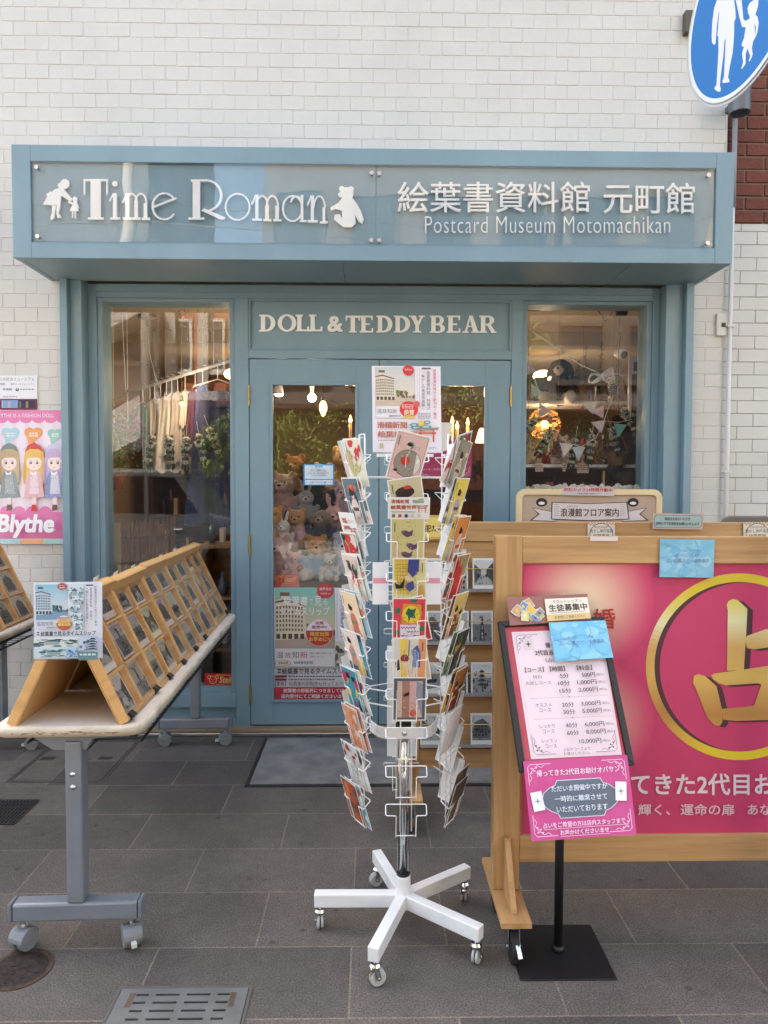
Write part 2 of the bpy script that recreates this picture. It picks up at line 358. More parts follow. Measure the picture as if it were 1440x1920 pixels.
def stone_mat():
    m = bpy.data.materials.new('pavement_stone'); m.use_nodes = True; nt = m.node_tree; N = nt.nodes; L = nt.links; b = N['Principled BSDF']
    tc = N.new('ShaderNodeTexCoord'); mp = N.new('ShaderNodeMapping'); L.new(tc.outputs['Object'], mp.inputs[0])
    mp.inputs['Location'].default_value = (.06+6.0, 1.87+6.0, 0)
    br = N.new('ShaderNodeTexBrick'); br.inputs['Scale'].default_value = 1; br.inputs['Brick Width'].default_value = .6; br.inputs['Row Height'].default_value = .3
    br.inputs['Mortar Size'].default_value = .0036; br.inputs['Mortar Smooth'].default_value = .4; br.inputs['Bias'].default_value = 0; br.offset = .5
    br.inputs['Color1'].default_value = (*lin(82, 75, 70), 1); br.inputs['Color2'].default_value = (*lin(108, 99, 92), 1); br.inputs['Mortar'].default_value = (*lin(126, 113, 101), 1)
    L.new(mp.outputs[0], br.inputs['Vector'])
    n1 = N.new('ShaderNodeTexNoise'); n1.inputs['Scale'].default_value = 190; n1.inputs['Detail'].default_value = 2; L.new(tc.outputs['Object'], n1.inputs['Vector'])
    n2 = N.new('ShaderNodeTexNoise'); n2.inputs['Scale'].default_value = 2.6; n2.inputs['Detail'].default_value = 8; n2.inputs['Roughness'].default_value = .65; L.new(tc.outputs['Object'], n2.inputs['Vector'])
    n3 = N.new('ShaderNodeTexVoronoi'); n3.inputs['Scale'].default_value = 7; L.new(tc.outputs['Object'], n3.inputs['Vector'])
    n4 = N.new('ShaderNodeTexNoise'); n4.inputs['Scale'].default_value = 26; n4.inputs['Detail'].default_value = 4; L.new(tc.outputs['Object'], n4.inputs['Vector'])
    def rng(src, a, b_, c, d):
        r = N.new('ShaderNodeMapRange'); L.new(src, r.inputs[0]); r.inputs[1].default_value = a; r.inputs[2].default_value = b_; r.inputs[3].default_value = c; r.inputs[4].default_value = d; return r.outputs[0]
    def mul(x, y):
        q = N.new('ShaderNodeMath'); q.operation = 'MULTIPLY'; L.new(x, q.inputs[0]); L.new(y, q.inputs[1]); return q.outputs[0]
    k = mul(mul(rng(n1.outputs[0], .3, .7, .5, 1.5), rng(n2.outputs[0], .3, .7, .72, 1.18)), mul(rng(n3.outputs['Distance'], .05, .09, .55, 1.), rng(n4.outputs[0], .3, .7, .9, 1.08)))
    v = N.new('ShaderNodeVectorMath'); v.operation = 'SCALE'; L.new(br.outputs['Color'], v.inputs[0]); L.new(k, v.inputs['Scale']); L.new(v.outputs[0], b.inputs['Base Color'])
    b.inputs['Roughness'].default_value = .72
    h = N.new('ShaderNodeMath'); h.operation = 'MULTIPLY_ADD'; L.new(br.outputs['Fac'], h.inputs[0]); h.inputs[1].default_value = -1.2; L.new(rng(n1.outputs[0], .3, .7, 0, .5), h.inputs[2])
    bp = N.new('ShaderNodeBump'); bp.inputs['Strength'].default_value = .55; bp.inputs['Distance'].default_value = .003; L.new(h.outputs[0], bp.inputs['Height']); L.new(bp.outputs[0], b.inputs['Normal'])
    return m
STONE = stone_mat()
# ================================================================== ground
g = MB(); g.box((-40, -60, -.35), (40, 12, -.19)); tag(g.build('ground', mat('asphalt_ground', (74, 74, 76), .85, 0, .2, 3, .3, 90), base=False), 'dark ground sheet under the whole street', 'ground', None, 'structure')
g = MB(); g.box((-40, -10.6, -.15), (40, -5.1, -.13)); tag(g.build('road', mat('asphalt_road', (92, 92, 94), .85, 0, .2, 3, .3, 90), base=False), 'grey asphalt road in front of the pavement', 'road', None, 'structure')
g = MB(); g.box((-20, -4.9, -.12), (20, 0.34, 0)); tag(g.build('pavement', STONE, base=False), 'dark grey stone pavement of staggered slabs', 'pavement', None, 'structure')
g = MB(); g.box((-20, -5.1, -.3), (20, -4.902, .012)); tag(g.build('kerb', mat('kerb_stone', (150, 148, 144), .8, 0, .12, 5, .3, 60), bevel=.015), 'pale stone kerb along the pavement edge', 'kerb', None, 'structure')
g = MB(); g.box((-20, -13.6, -.12), (20, -10.6, 0)); tag(g.build('far_pavement', mat('far_paving', (150, 144, 138), .8, 0, .1, 4, .2, 40), base=False), 'pale pavement on the far side of the street', 'pavement', None, 'structure')
# ================================================================== the shop building
XL, XR = at(116, 800, -.06).x, at(1296, 800, -.06).x       # outer casing edges
ZS = 2.585                                                   # soffit height
bld = thing('shop_building', 'white brick shop building with a blue painted glazed shopfront', 'building', (0, 0, 0))
WB = mat('white_painted_brick', (205, 202, 196), .5, 0, .05, 1.7, .12, 55)
WBK = mat('white_painted_mortar', (205, 202, 196), .7, 0, .05, 5, .1, 60)
RB = mat('red_brick', (106, 55, 42), .8, 0, .2, 14, .35, 60)
RBK = mat('red_brick_mortar', (118, 104, 92), .9, 0, .1, 20, .2, 80)
def bricks(mb, x0, x1, z0, z1, w, h, yf, joint=.004, ins=.003, dep=.006, seed=1, off=0.):
    rg = random.Random(seed); r = 0; z = z0
    while z < z1-.01:
        zz = min(z+h, z1); x = x0-(w/2 if r % 2 else 0)-off
        while x < x1-.004:
            a, b = max(x, x0), min(x+w, x1)
            if b-a > .015:
                a2, b2 = a+joint*.5, b-joint*.5; c2, d2 = z+joint*.5, zz-joint*.5; y0 = yf+dep; y1 = yf+rg.uniform(-.0008, .0008)
                t = [rg.uniform(-.0007, .0007) for _ in range(4)]; i_ = ins+rg.uniform(-.0008, .0008)
                P = [(a2, y0, c2), (b2, y0, c2), (b2, y0, d2), (a2, y0, d2), (a2+i_, y1+t[0], c2+i_), (b2-i_, y1+t[1], c2+i_), (b2-i_, y1+t[2], d2-i_), (a2+i_, y1+t[3], d2-i_)]
                mb.add(P, [(4, 5, 6, 7), (0, 1, 5, 4), (1, 2, 6, 5), (2, 3, 7, 6), (3, 0, 4, 7)])
            x += w
        z += h; r += 1
XE = at(1364.5, 200, 0).x            # right end of the white upper wall, red brick beyond
w = MB(); w.box((-4.3, -.0042, 3.0), (XE, .3, 8.5)); w.box((-4.3, -.0042, -.1), (XL+.01, .3, 3.0)); w.box((XR-.01, -.0042, -.1), (XE, .3, 3.0))
w.mi = 1; bricks(w, -2.9, XE, 3.06, 4.9, .1275, .0768, -.0070, .0022, .0024, .0031, seed=3, off=.03)
bricks(w, -2.9, XL, .12, 3.06, .1275, .0768, -.0070, .0022, .0024, .0031, seed=4, off=.05)
bricks(w, XR, XE, .02, 3.02, .186, .0735, -.0066, .0022, .0024, .0028, seed=5)
w.build('brick_wall', [WBK, WB], bld)
w = MB(); w.box((-4.3, -.018, 0), (XL-.002, -.0045, .118)); w.build('base_board', mat('grey_plinth', (120, 120, 122), .6, 0, .1, 8), bld, bevel=.003)
# ---- frontage
fr = MB(); Y1 = .30
def fx(px, y): return at(px, 900, y).x
def fz(py, y): return at(700, py, y).z
ya, yb, yc, yg = -.06, -.02, .065, .14
xL = [fx(116, ya), fx(130, ya), fx(137, yb), fx(157, yb), fx(170, yc), fx(185, yc)]
xR = [fx(1295.5, ya), fx(1281, ya), fx(1266, yb), fx(1243, yb), fx(1240, yc), fx(1219, yc)]
zh0, zh1 = fz(561, yc), ZS
fr.box((xL[0], ya, 0), (xL[1], Y1, ZS-.002)); fr.box((xL[1], yb, 0), (xL[3], Y1, ZS-.004)); fr.box((xL[3], yc, 0), (xL[5], Y1, ZS-.006))
fr.box((xR[0], ya, 0), (xR[1], Y1, ZS-.002)); fr.box((xR[1], yb, 0), (xR[3], Y1, ZS-.004)); fr.box((xR[3], yc, 0), (xR[5], Y1, ZS-.006))
xm0, xm1 = fx(441, yc), fx(467, yc); xn0, xn1 = fx(957, yc), fx(977, yc)
fr.box((xL[5], yc, zh0), (xR[5], Y1, ZS-.008))                                     # header
fr.box((xL[5], yc-.012, ZS-.05), (xR[5], yc-.002, ZS-.006))                       # bead under the soffit
fr.box((xm0, yc, 0), (xm1, Y1, zh0)); fr.box((xn0, yc, 0), (xn1, Y1, zh0))         # posts
zt0, zt1 = fz(673, yc), fz(657, yc)
fr.box((xm1, yc, zt0), (xn0, Y1-.05, zt1))                                         # transom
fr.box((xm1, yc+.022, zt1), (xn0, Y1-.06, zh0))                                    # sunk name board
for a, b in (((xm1, zt1), (xm1+.012, zh0)), ((xn0-.012, zt1), (xn0, zh0))): fr.box((a[0], yc+.004, a[1]), (b[0], yc+.0215, b[1]))
fr.box((xm1+.012, yc+.004, zh0-.012), (xn0-.012, yc+.0215, zh0)); fr.box((xm1+.012, yc+.004, zt1), (xn0-.012, yc+.0215, zt1+.012))
zb = fz(1326, yc); zb2 = fz(1300, yc)
for a, b in ((xL[5], xm0), (xn1, xR[5])):
    fr.box((a, yc, zb), (b, Y1, zb2)); fr.box((a, yc+.03, .03), (b, Y1, zb)); fr.box((a, yc+.004, .03), (b, yc+.029, .075))
fr.build('shopfront_frame', BLUE, bld, bevel=.003)
s = MB(); s.box((xL[5], .0, 0), (xR[5], .07, .034)); s.build('wooden_sill', wood('worn_sill', (168, 142, 112), (126, 104, 80), 0), bld, bevel=.004)
s = MB(); s.box((xL[5], -.022, 0), (xR[5], -.001, .021)); s.build('metal_threshold', STEEL, bld, bevel=.004)
# ---- windows
def window(px0, px1, name):
    x0, x1 = (xL[5], xm0) if px0 < 700 else (xn1, xR[5])
    t = .030; f = MB()
    f.box((x0, yc+.012, zb2), (x0+t, yg-.004, zh0)); f.box((x1-t, yc+.012, zb2), (x1, yg-.004, zh0)); f.box((x0+t, yc+.012, zh0-t*.7), (x1-t, yg-.004, zh0)); f.box((x0+t, yc+.012, zb2), (x1-t, yg-.004, zb2+t))
    fo = f.build('window', BLUE, bld, bevel=.0025)
    p = MB(); p.box((x0+.004, yg, zb2+.004), (x1-.004, yg+.006, zh0-.004)); p.build('window_pane', WINGL, fo)
    return fo
window(200, 441, 'l'); window(977, 1212, 'r')
# ---- doors
yd = .072
def door(x0, x1, gx0, gx1, hx):
    z0, z1 = .038, zt0-.004; gz0, gz1 = fz(1312, yd), fz(722, yd); d = MB()
    d.box((x0, yd, z0), (gx0, yd+.04, z1)); d.box((gx1, yd, z0), (x1, yd+.04, z1)); d.box((gx0, yd, gz1), (gx1, yd+.04, z1)); d.box((gx0, yd, z0), (gx1, yd+.04, gz0))
    o = d.build('door', BLUE2, bld, bevel=.002)
    b = MB(); t = .013
    b.box((gx0-t, yd-.008, gz0-t), (gx0+.004, yd-.0005, gz1+t)); b.box((gx1-.004, yd-.008, gz0-t), (gx1+t, yd-.0005, gz1+t)); b.box((gx0+.004, yd-.008, gz1-.004), (gx1-.004, yd-.0005, gz1+t)); b.box((gx0+.004, yd-.008, gz0-t), (gx1-.004, yd-.0005, gz0+.004))
    b.build('glazing_bead', BLUE2, o, bevel=.003)
    p = MB(); p.box((gx0+.001, yd+.017, gz0+.001), (gx1-.001, yd+.023, gz1-.001)); p.build('door_pane', WINGL, o)
    for py in (743, 1022, 1301):
        h = MB(); zc = fz(py, yd); h.cyl((hx, yd-.007, zc-.054), (hx, yd-.007, zc+.054), .0065, n=10); h.cyl((hx, yd-.007, zc-.06), (hx, yd-.007, zc+.06), .004, n=10)
        for q in (-.03, 0, .03): h.box((hx-.0072, yd-.0142, zc+q-.001), (hx+.0072, yd-.0005, zc+q+.001))
        h.build('hinge', BRASS, o)
xc = fx(710.5, yd)
door(xm1+.003, xc-.0025, fx(511, yd), fx(667, yd), xm1+.001)
door(xc+.0025, xn0-.003, fx(754, yd), fx(908, yd), xn0-.001)
# ---- interior
IY0, IY1 = Y1+.001, 4.2
INW = mat('cream_interior_wall', (158, 132, 106), .8, 0, .06, 2, .05, 30)
i = MB(); i.box((-2.2, IY1, 0), (2.6, IY1+.1, 2.75)); i.box((-2.3, IY0, 0), (-2.2, IY1, 2.75)); i.box((2.6, IY0, 0), (2.7, IY1, 2.75)); i.box((-2.2, IY0+.0, 2.56), (XL, IY0+.02, 2.75)); i.build('interior_wall', INW, bld)
i = MB(); i.box((-2.3, .302, -.05), (2.7, IY1, .02)); i.build('interior_floor', wood('shop_floor', (112, 84, 62), (84, 60, 44), 1), bld)
i = MB(); i.box((-2.3, .302, 2.60), (2.7, IY1, 2.72)); i.box((-2.2, 1.35, 2.50), (2.6, 1.5, 2.598)); i.build('interior_ceiling', mat('shop_ceiling', (214, 196, 170), .8, 0, .05, 2), bld)
i = MB(); i.box((-4.2, .3, 2.9), (4.2, 6, 3.0)); i.build('floor_slab', WBK, bld)
# ---- conduits on the wall
pz = MB(); xp = at(1367, 700, -.03).x
pz.cyl((xp, -.028, .0), (xp, -.028, 3.0), .0125, n=12); pz.build('conduit', mat('painted_pipe', (214, 209, 204), .4, 0, .04, 6), bld, smooth=True)
for py in (885, 612):
    q = MB(); z = at(1367, py, -.03).z; q.box((xp-.02, -.045, z-.006), (xp+.02, -.0065, z+.006)); q.build('pipe_clip', mat('painted_pipe', (214, 209, 204)), bld, bevel=.002)
q = MB(); a, b = at(1344, 588, -.02), at(1361, 630, -.02); q.box((a.x, -.026, b.z), (b.x, -.0065, a.z)); jb = q.build('junction_box', mat('white_box', (206, 203, 197), .4, 0, .03, 6), bld, bevel=.003)
q = MB(); a, b = at(1353, 605, -.027), at(1360.5, 613, -.027); q.box((a.x, -.028, b.z), (b.x, -.0262, a.z)); q.build('maker_plate', BLACKM, jb)
# ---- neighbour in red brick
nb = thing('neighbouring_building', 'red brick building beside the white shop with a white painted base', 'building', (2.6, .1, 0))
w = MB(); w.box((XE+.002, .012, -.1), (12, .3, 17)); w.mi = 1; bricks(w, XE+.004, 3.2, 2.93, 4.9, .215, .0745, .004, .009, .003, .008, 8)  # wall carried far above view, its height added to shade the street
w.build('red_brick_wall', [RBK, RB], nb)
w = MB(); bricks(w, XE+.004, 3.2, .02, 2.93, .186, .0735, .0095, .0022, .0024, .0024, 9); w.build('white_painted_base', WB, nb)
w = MB(); xq = at(1377, 250, -.02).x
w.cyl((xq, -.025, 3.0), (xq, -.025, at(1380, 214, -.05).z), .0135, n=12); w.build('upper_conduit', mat('grey_pipe', (140, 140, 142), .5, 0, .05, 8), nb, smooth=True)
w = MB(); p = at(1387, 195, -.14)
w.lathe(p+Vector((0, 0, .0)), [(.0, .11), (.055, .11), (.055, -.05), (.047, -.05), (.047, -.02), (.0, -.02)], 24); w.bar(p+Vector((0, .05, .03)), p+Vector((0, .14, .03)), .03, .03)
w.build('wall_lamp', mat('lamp_housing', (104, 104, 106), .4, .4, .06, 20), nb, smooth=False)
# ================================================================== fascia sign
ys = -.42
sx0, sx1, sz0, sz1 = -1.793, 1.829, 2.572, 3.128
sg = thing('shop_sign', 'long blue fascia sign with white raised lettering over the shopfront', 'sign', (0, ys, sz0))
ix0, ix1, iz0, iz1 = at(58, 380, ys).x, at(1342, 380, ys).x, at(700, 459, ys).z, at(700, 309, ys).z
b = MB()
b.box((sx0, ys, sz0), (ix0, ys+.05, sz1)); b.box((ix1, ys, sz0), (sx1, ys+.05, sz1)); b.box((ix0, ys, iz1), (ix1, ys+.05, sz1)); b.box((ix0, ys, sz0), (ix1, ys+.05, iz0))
b.box((ix0, ys+.022, iz0), (ix1, ys+.0495, iz1))
b.box((sx0+.002, ys+.0505, sz0+.002), (sx0+.03, -.007, sz1-.002)); b.box((sx1-.03, ys+.0505, sz0+.002), (sx1-.002, -.007, sz1-.002)); b.box((sx0+.03, ys+.0505, sz1-.03), (sx1-.03, -.007, sz1-.002))
b.build('sign_box', BLUE, sg, bevel=.003)
b = MB(); xs_ = [sx0+.03, at(645, 500, -.2).x, at(1160, 500, -.2).x, sx1-.03]
for k in range(3): b.box((xs_[k]+.001, ys+.0505, sz0+.004), (xs_[k+1]-.001, -.007, sz0+.02))
b.build('soffit_board', BLUE, sg, bevel=.002)
b = MB()
for k in range(2): pass
for px0, px1, pys in ((60, 703.5, ((68, 313), (70, 443), (697, 324), (696, 453))), (706.5, 1336, ((711, 325), (711, 455), (1329, 328), (1327, 456)))):
    a, c = at(px0, 304, ys-.004), at(px1, 460, ys-.004); p = MB(); zt_, zb_ = iz1-.004, iz0+.002
    p.box((a.x, ys-.007, zb_), (c.x, ys-.003, zt_)); p.build('acrylic_panel', ACRYL, sg)
    for q in pys:
        e = at(q[0], q[1], ys-.01); z = max(zb_+.018, min(zt_-.018, e.z)); m_ = MB(); m_.cyl((e.x, ys-.0071, z), (e.x, ys-.012, z), .0115, .0105, 14); m_.cyl((e.x, ys+.022, z), (e.x, ys-.003, z), .006, n=10); m_.build('screw_cap', STEEL, sg)
LET = mat('white_acrylic_letter', (246, 244, 242), .3, 0, .02, 10)
yl = ys+.010
A = Art(pxplane(yl), (0, -1, 0)); A.mb.usecol = False
NOC = (220, 220, 220)
def ext(pts): A.poly(pts, NOC, 0); P = A.mb
# stroke letters: solid outlines pushed forward
def solidpoly(pts, d=.009, art=None, y=None):
    art = art or A; n = len(pts); P = [art.fm(x, y_) for x, y_ in pts]
    ar = sum(pts[i][0]*pts[(i+1) % n][1]-pts[(i+1) % n][0]*pts[i][1] for i in range(n))
    if ar > 0: P = P[::-1]
    art.k = getattr(art, 'k', 0)+1; art.mb.prism(P, art.n*(d+.00022*(art.k % 9)))
def solidring(cx, cy, rx, ry, w0, w1, art=None, d=.009, a0=0, a1=360, n=36):
    'oval ring, w0 thick at the sides and w1 at top and bottom'
    art = art or A; O = []; I = []; k = n if a1-a0 >= 360 else n+1
    for i in range(k):
        t = RAD(a0+(a1-a0)*i/n); c, s_ = math.cos(t), math.sin(t)
        O.append(art.fm(cx+rx*c, cy+ry*s_)); I.append(art.fm(cx+(rx-w0)*c, cy+(ry-w1)*s_))
    art.k = getattr(art, 'k', 0)+1; D = art.n*(d+.00022*(art.k % 9)); V = O+I+[p+D for p in O]+[p+D for p in I]; fs = []
    for i in range(n):
        j = (i+1) % k; fs += [(2*k+i, 2*k+j, 3*k+j, 3*k+i), (i, j, 2*k+j, 2*k+i), (k+j, k+i, 3*k+i, 3*k+j)]
    if a1-a0 < 360:
        fs += [(0, 2*k, 3*k, k), (k-1, 2*k-1, 4*k-1, 3*k-1)]
    art.mb.add(V, fs)
def bx(x0, y0, x1, y1, art=None, d=.009): solidpoly([(x0, y0), (x1, y0), (x1, y1), (x0, y1)], d, art)
# "Time Roman"
bx(158, 337, 203, 341); bx(158, 337, 160.5, 366); bx(200.5, 337, 203, 366); bx(171, 341, 190, 411); bx(166, 409, 195, 413)
solidring(216.5, 346, 5, 5, 4.99, 4.99, n=20); bx(213, 364, 220, 411); bx(208, 409, 226, 413); solidpoly([(205, 378), (213, 363), (213, 370), (208, 379)])
solidpoly([(229, 381), (238, 363), (238, 371), (232, 382)])
bx(237, 364, 243, 411); bx(231, 409, 248, 413)
for q in (238.5, 256): solidring(q+9, 382, 12, 19, 3.2, 3, a0=180, a1=360, n=20); bx(q+14.5, 382, q+21, 411); bx(q+11, 409, q+26, 413.5)
solidring(309, 388, 24, 26, 4, 3.2, a0=35, a1=330, n=40); solidpoly([(287, 388), (331, 371), (332.5, 374), (288, 391.5)])
bx(362, 340, 376, 411); bx(354, 409, 384, 413); bx(359, 338, 386, 342)
solidring(388, 368, 30, 30, 5, 3.5, a0=-90, a1=92, n=30); bx(376, 338, 389, 341.5)
solidpoly([(378, 396), (384, 392), (423, 409), (421, 413), (414, 413)]); 
solidring(446, 389, 24, 26, 3.2, 3.2, n=40)
bx(479, 366, 485, 413); bx(473, 411, 491, 415); solidpoly([(471, 384), (479, 366), (479, 374), (474, 385)])
for q in (482, 501): solidring(q+10, 387, 12, 20, 3.2, 3, a0=180, a1=360, n=20); bx(q+15.5, 387, q+22.5, 413); bx(q+12, 412, q+27, 416)
solidring(549, 392, 20, 25, 3.6, 3, n=36); bx(564, 367, 569, 415); solidring(556, 383, 12, 15, 3.4, 3, a0=190, a1=330, n=16); bx(562, 414, 575, 417.5)
bx(583, 368, 589, 416); bx(577, 414, 596, 418.5); solidpoly([(575, 386), (583, 367), (583, 375), (578, 387)]); solidring(599, 390, 12, 22, 3.2, 3, a0=180, a1=360, n=20); bx(605, 390, 610, 417); bx(600, 416, 615, 420)
A.mb.build('latin_name_lettering', LET, sg)
A = Art(pxplane(yl), (0, -1, 0)); A.mb.usecol = False
A.text('絵葉書資料館', 746, 342, 1105, 399, NOC, .005, 1., .008, 0); A.text('元町館', 1131, 344, 1301, 401, NOC, .005, 1., .008, 0)
A.text('Postcard Museum Motomachikan', 797, 406, 1256, 437, NOC, -.013, 1.08, .004, 0)
A.mb.build('japanese_name_lettering', LET, sg)
# silhouettes: girl with doll, teddy bear
A = Art(pxplane(yl), (0, -1, 0)); A.mb.usecol = False
solidring(123, 346, 8.5, 9, 8.49, 8.99, n=24); solidring(114.5, 349, 5, 5, 4.99, 4.99, n=16)
solidpoly([(112, 354), (119, 352), (126, 362), (137, 374), (134, 379), (124, 373), (116, 368), (114, 386), (82, 385), (90, 370), (103, 357)])
solidpoly([(88, 366), (96, 360), (99, 366), (91, 371)])
solidpoly([(99, 386), (107, 387), (104, 401), (103, 411), (97, 414), (96, 410), (99, 400)]); solidpoly([(108, 386), (115, 386), (111, 400), (117, 409), (109, 410), (107, 400)])
solidring(142, 375, 4.5, 5, 4.49, 4.99, n=18); solidpoly([(139, 379), (145, 379), (149, 397), (132, 397), (138, 384)]); solidpoly([(130, 377), (140, 382), (139, 385), (129, 381)]); solidpoly([(146, 382), (149, 390), (147, 391), (144, 385)])
bx(136, 396.5, 138.5, 410); bx(141, 396.5, 143.5, 411)
A.mb.build('girl_and_doll_silhouette', LET, sg)
A = Art(pxplane(yl), (0, -1, 0)); A.mb.usecol = False
solidring(650, 364, 13, 12, 12.9, 11.9, n=24); solidring(641, 355, 5, 5, 4.9, 4.9, n=16); solidring(658, 356, 5.5, 5.5, 5.4, 5.4, n=16); solidring(640, 366, 6, 5.5, 5.9, 5.4, n=16)
solidpoly([(642, 372), (660, 371), (668, 382), (676, 395), (682, 412), (679, 421), (672, 416), (666, 404), (667, 420), (660, 427), (644, 427), (634, 419), (626, 412), (628, 404), (637, 403), (642, 411), (641, 396), (630, 393), (620, 396), (620, 390), (634, 382)])
A.mb.build('bear_silhouette', LET, sg)
# ---- DOLL & TEDDY BEAR, slab letters on the name board
SL = Art(pxplane(yc+.021), (0, -1, 0)); SL.mb.usecol = False
T0, T1 = 594, 620
def stem(x, y0=T0, y1=T1, w=6.5, s0=True, s1=True):
    bx(x, y0, x+w, y1, SL)
    if s0: bx(x-2.5, y0, x+w+2.5, y0+3, SL)
    if s1: bx(x-2.5, y1-3, x+w+2.5, y1, SL)
def Lt(ch, x, y0, y1):
    h = y1-y0; m = (y0+y1)/2
    if ch == 'D': stem(x+2, y0, y1); solidring(x+10, m, 14, h/2, 7, 3.4, SL, a0=-90, a1=90, n=24)
    elif ch == 'O': solidring(x+14, m, 14, h/2+.5, 6.5, 3.4, SL, n=40)
    elif ch == 'L': stem(x+2, y0, y1); bx(x+2, y1-3.6, x+20, y1, SL); bx(x+17, y1-9, x+20, y1, SL)
    elif ch == 'T': bx(x, y0, x+22, y0+3.6, SL); stem(x+7.7, y0, y1, s0=False); bx(x, y0, x+2.6, y0+8.5, SL); bx(x+19.4, y0, x+22, y0+8.5, SL)
    elif ch == 'E': stem(x+2, y0, y1); bx(x+2, y0, x+19, y0+3.2, SL); bx(x+2, y1-3.2, x+20, y1, SL); bx(x+2, m-1.6, x+15, m+1.6, SL); bx(x+17, y0, x+19.5, y0+8, SL); bx(x+17.5, y1-8, x+20, y1, SL)
    elif ch == 'Y': solidpoly([(x+1, y0), (x+9, y0), (x+14, m+1), (x+14, y1), (x+8.5, y1), (x+8.5, m+2)], .009, SL); solidpoly([(x+17, y0), (x+21, y0), (x+14, m+3), (x+11, m)], .009, SL); bx(x-1, y0, x+10, y0+2.6, SL); bx(x+14, y0, x+23.5, y0+2.6, SL); bx(x+5, y1-2.8, x+17.5, y1, SL)
    elif ch == 'B': stem(x+2, y0, y1); solidring(x+12, y0+h*.26, 9, h*.27, 6, 3, SL, a0=-90, a1=90, n=18); solidring(x+12, y0+h*.74, 10.5, h*.27, 6.5, 3, SL, a0=-90, a1=90, n=18); bx(x+8, y0, x+12, y0+3, SL); bx(x+8, m-1.4, x+12.5, m+1.4, SL); bx(x+8, y1-3, x+12, y1, SL)
    elif ch == 'A': solidpoly([(x+9, y0), (x+14.5, y0), (x+23, y1), (x+15.5, y1)], .009, SL); solidpoly([(x+9.5, y0), (x+12, y0+2), (x+5, y1), (x+2, y1)], .009, SL); bx(x+6, m+2.5, x+17, m+5.2, SL); bx(x-1, y1-2.8, x+8, y1, SL); bx(x+12.5, y1-2.8, x+25.5, y1, SL)
    elif ch == 'R': stem(x+2, y0, y1); solidring(x+12, y0+h*.27, 10, h*.28, 6.5, 3, SL, a0=-90, a1=90, n=18); bx(x+8, y0, x+12, y0+3, SL); bx(x+8, m-.8, x+13, m+2, SL); solidpoly([(x+11, m+1), (x+16, m), (x+23, y1-2.5), (x+25.5, y1-2.5), (x+25.5, y1), (x+18, y1)], .009, SL)
def word(w, xs, y0, y1, name):
    global SL
    SL = Art(pxplane(yc+.021), (0, -1, 0)); SL.mb.usecol = False; f0 = SL.fm
    for ch, x in zip(w, xs):
        SL.fm = (lambda a, b, x=x: f0(x+(a-x)*1.24, b))
        if ch == '&': SL.fm = f0; SL.text('&', 615, 594, 642, 622, NOC, .02, 1, .009, 0)
        else: Lt(ch, x, y0, y1)
    SL.mb.build(name, LET, bld)
word('DOLL', (487, 521, 555, 580), 590.5, 622, 'doll_lettering')
word('&', (615,), 594, 622, 'ampersand')
word('TEDDY', (648, 675, 706, 739, 768), 592.5, 624, 'teddy_lettering')
word('BEAR', (806, 838, 868, 899), 592.5, 624.5, 'bear_lettering')
b = MB(); q0, q1 = at(1286, 18, -.05), at(1322, 60, -.05); b.box((q0.x, -.05, q1.z), (q1.x, -.0065, q0.z)); b.build('wall_bracket', mat('bracket_brown', (92, 82, 72), .6, .2, .1, 10), bld, bevel=.003)
# ================================================================== inside the shop
random.seed(7)
WHITEC = mat('white_cotton', (222, 214, 204), .85, 0, .08, 14, .25, 40)
def blob(name, balls, vox, parent, m=None, base=None):
    'balls = (centre, radii, colour[, rotation]) fused to one continuous skin; parent None -> own object'
    mb = MB()
    for q in balls: mb.ball(q[0], q[1], 14, 10, q[3] if len(q) > 3 else None)
    me = bpy.data.meshes.new('t'); me.from_pydata(mb.v, [], mb.f); o = bpy.data.objects.new('t', me); COL.objects.link(o)
    r = o.modifiers.new('r', 'REMESH'); r.mode = 'VOXEL'; r.voxel_size = vox
    sm = o.modifiers.new('s', 'SMOOTH'); sm.iterations = 3; sm.factor = .5
    bpy.context.view_layer.update()
    m2 = bpy.data.meshes.new_from_object(o.evaluated_get(bpy.context.evaluated_depsgraph_get())); bpy.data.objects.remove(o); bpy.data.meshes.remove(me)
    m2.name = name; m2.materials.clear(); m2.materials.append(m or DYED)
    vc = []; rgj = random.Random(len(m2.vertices)); nrm = [v.normal.copy() for v in m2.vertices]
    for v in m2.vertices: v.co += nrm[v.index]*rgj.gauss(0, vox*.16)      # shaggy pile
    for v in m2.vertices:
        best = None
        for q in balls:
            rr = q[1] if not isinstance(q[1], (tuple, list)) else sum(q[1])/3
            d = (v.co-Vector(q[0])).length/rr
            if best is None or d < best[0]: best = (d, q[2])
        vc.append(lin(*best[1]))
    ca = m2.color_attributes.new('Col', 'FLOAT_COLOR', 'CORNER'); buf = []
    for p in m2.polygons:
        for i in p.vertices: buf += [*vc[i], 1.]
    ca.data.foreach_set('color', buf); m2.polygons.foreach_set('use_smooth', [True]*len(m2.polygons)); m2.update()
    o = bpy.data.objects.new(name, m2); COL.objects.link(o)
    if parent is not None: o.parent = parent; _LOC[o.name] = _LOC[parent.name]
    return o
EYE = mat('black_bead', (14, 12, 12), .15, 0, .05, 10)
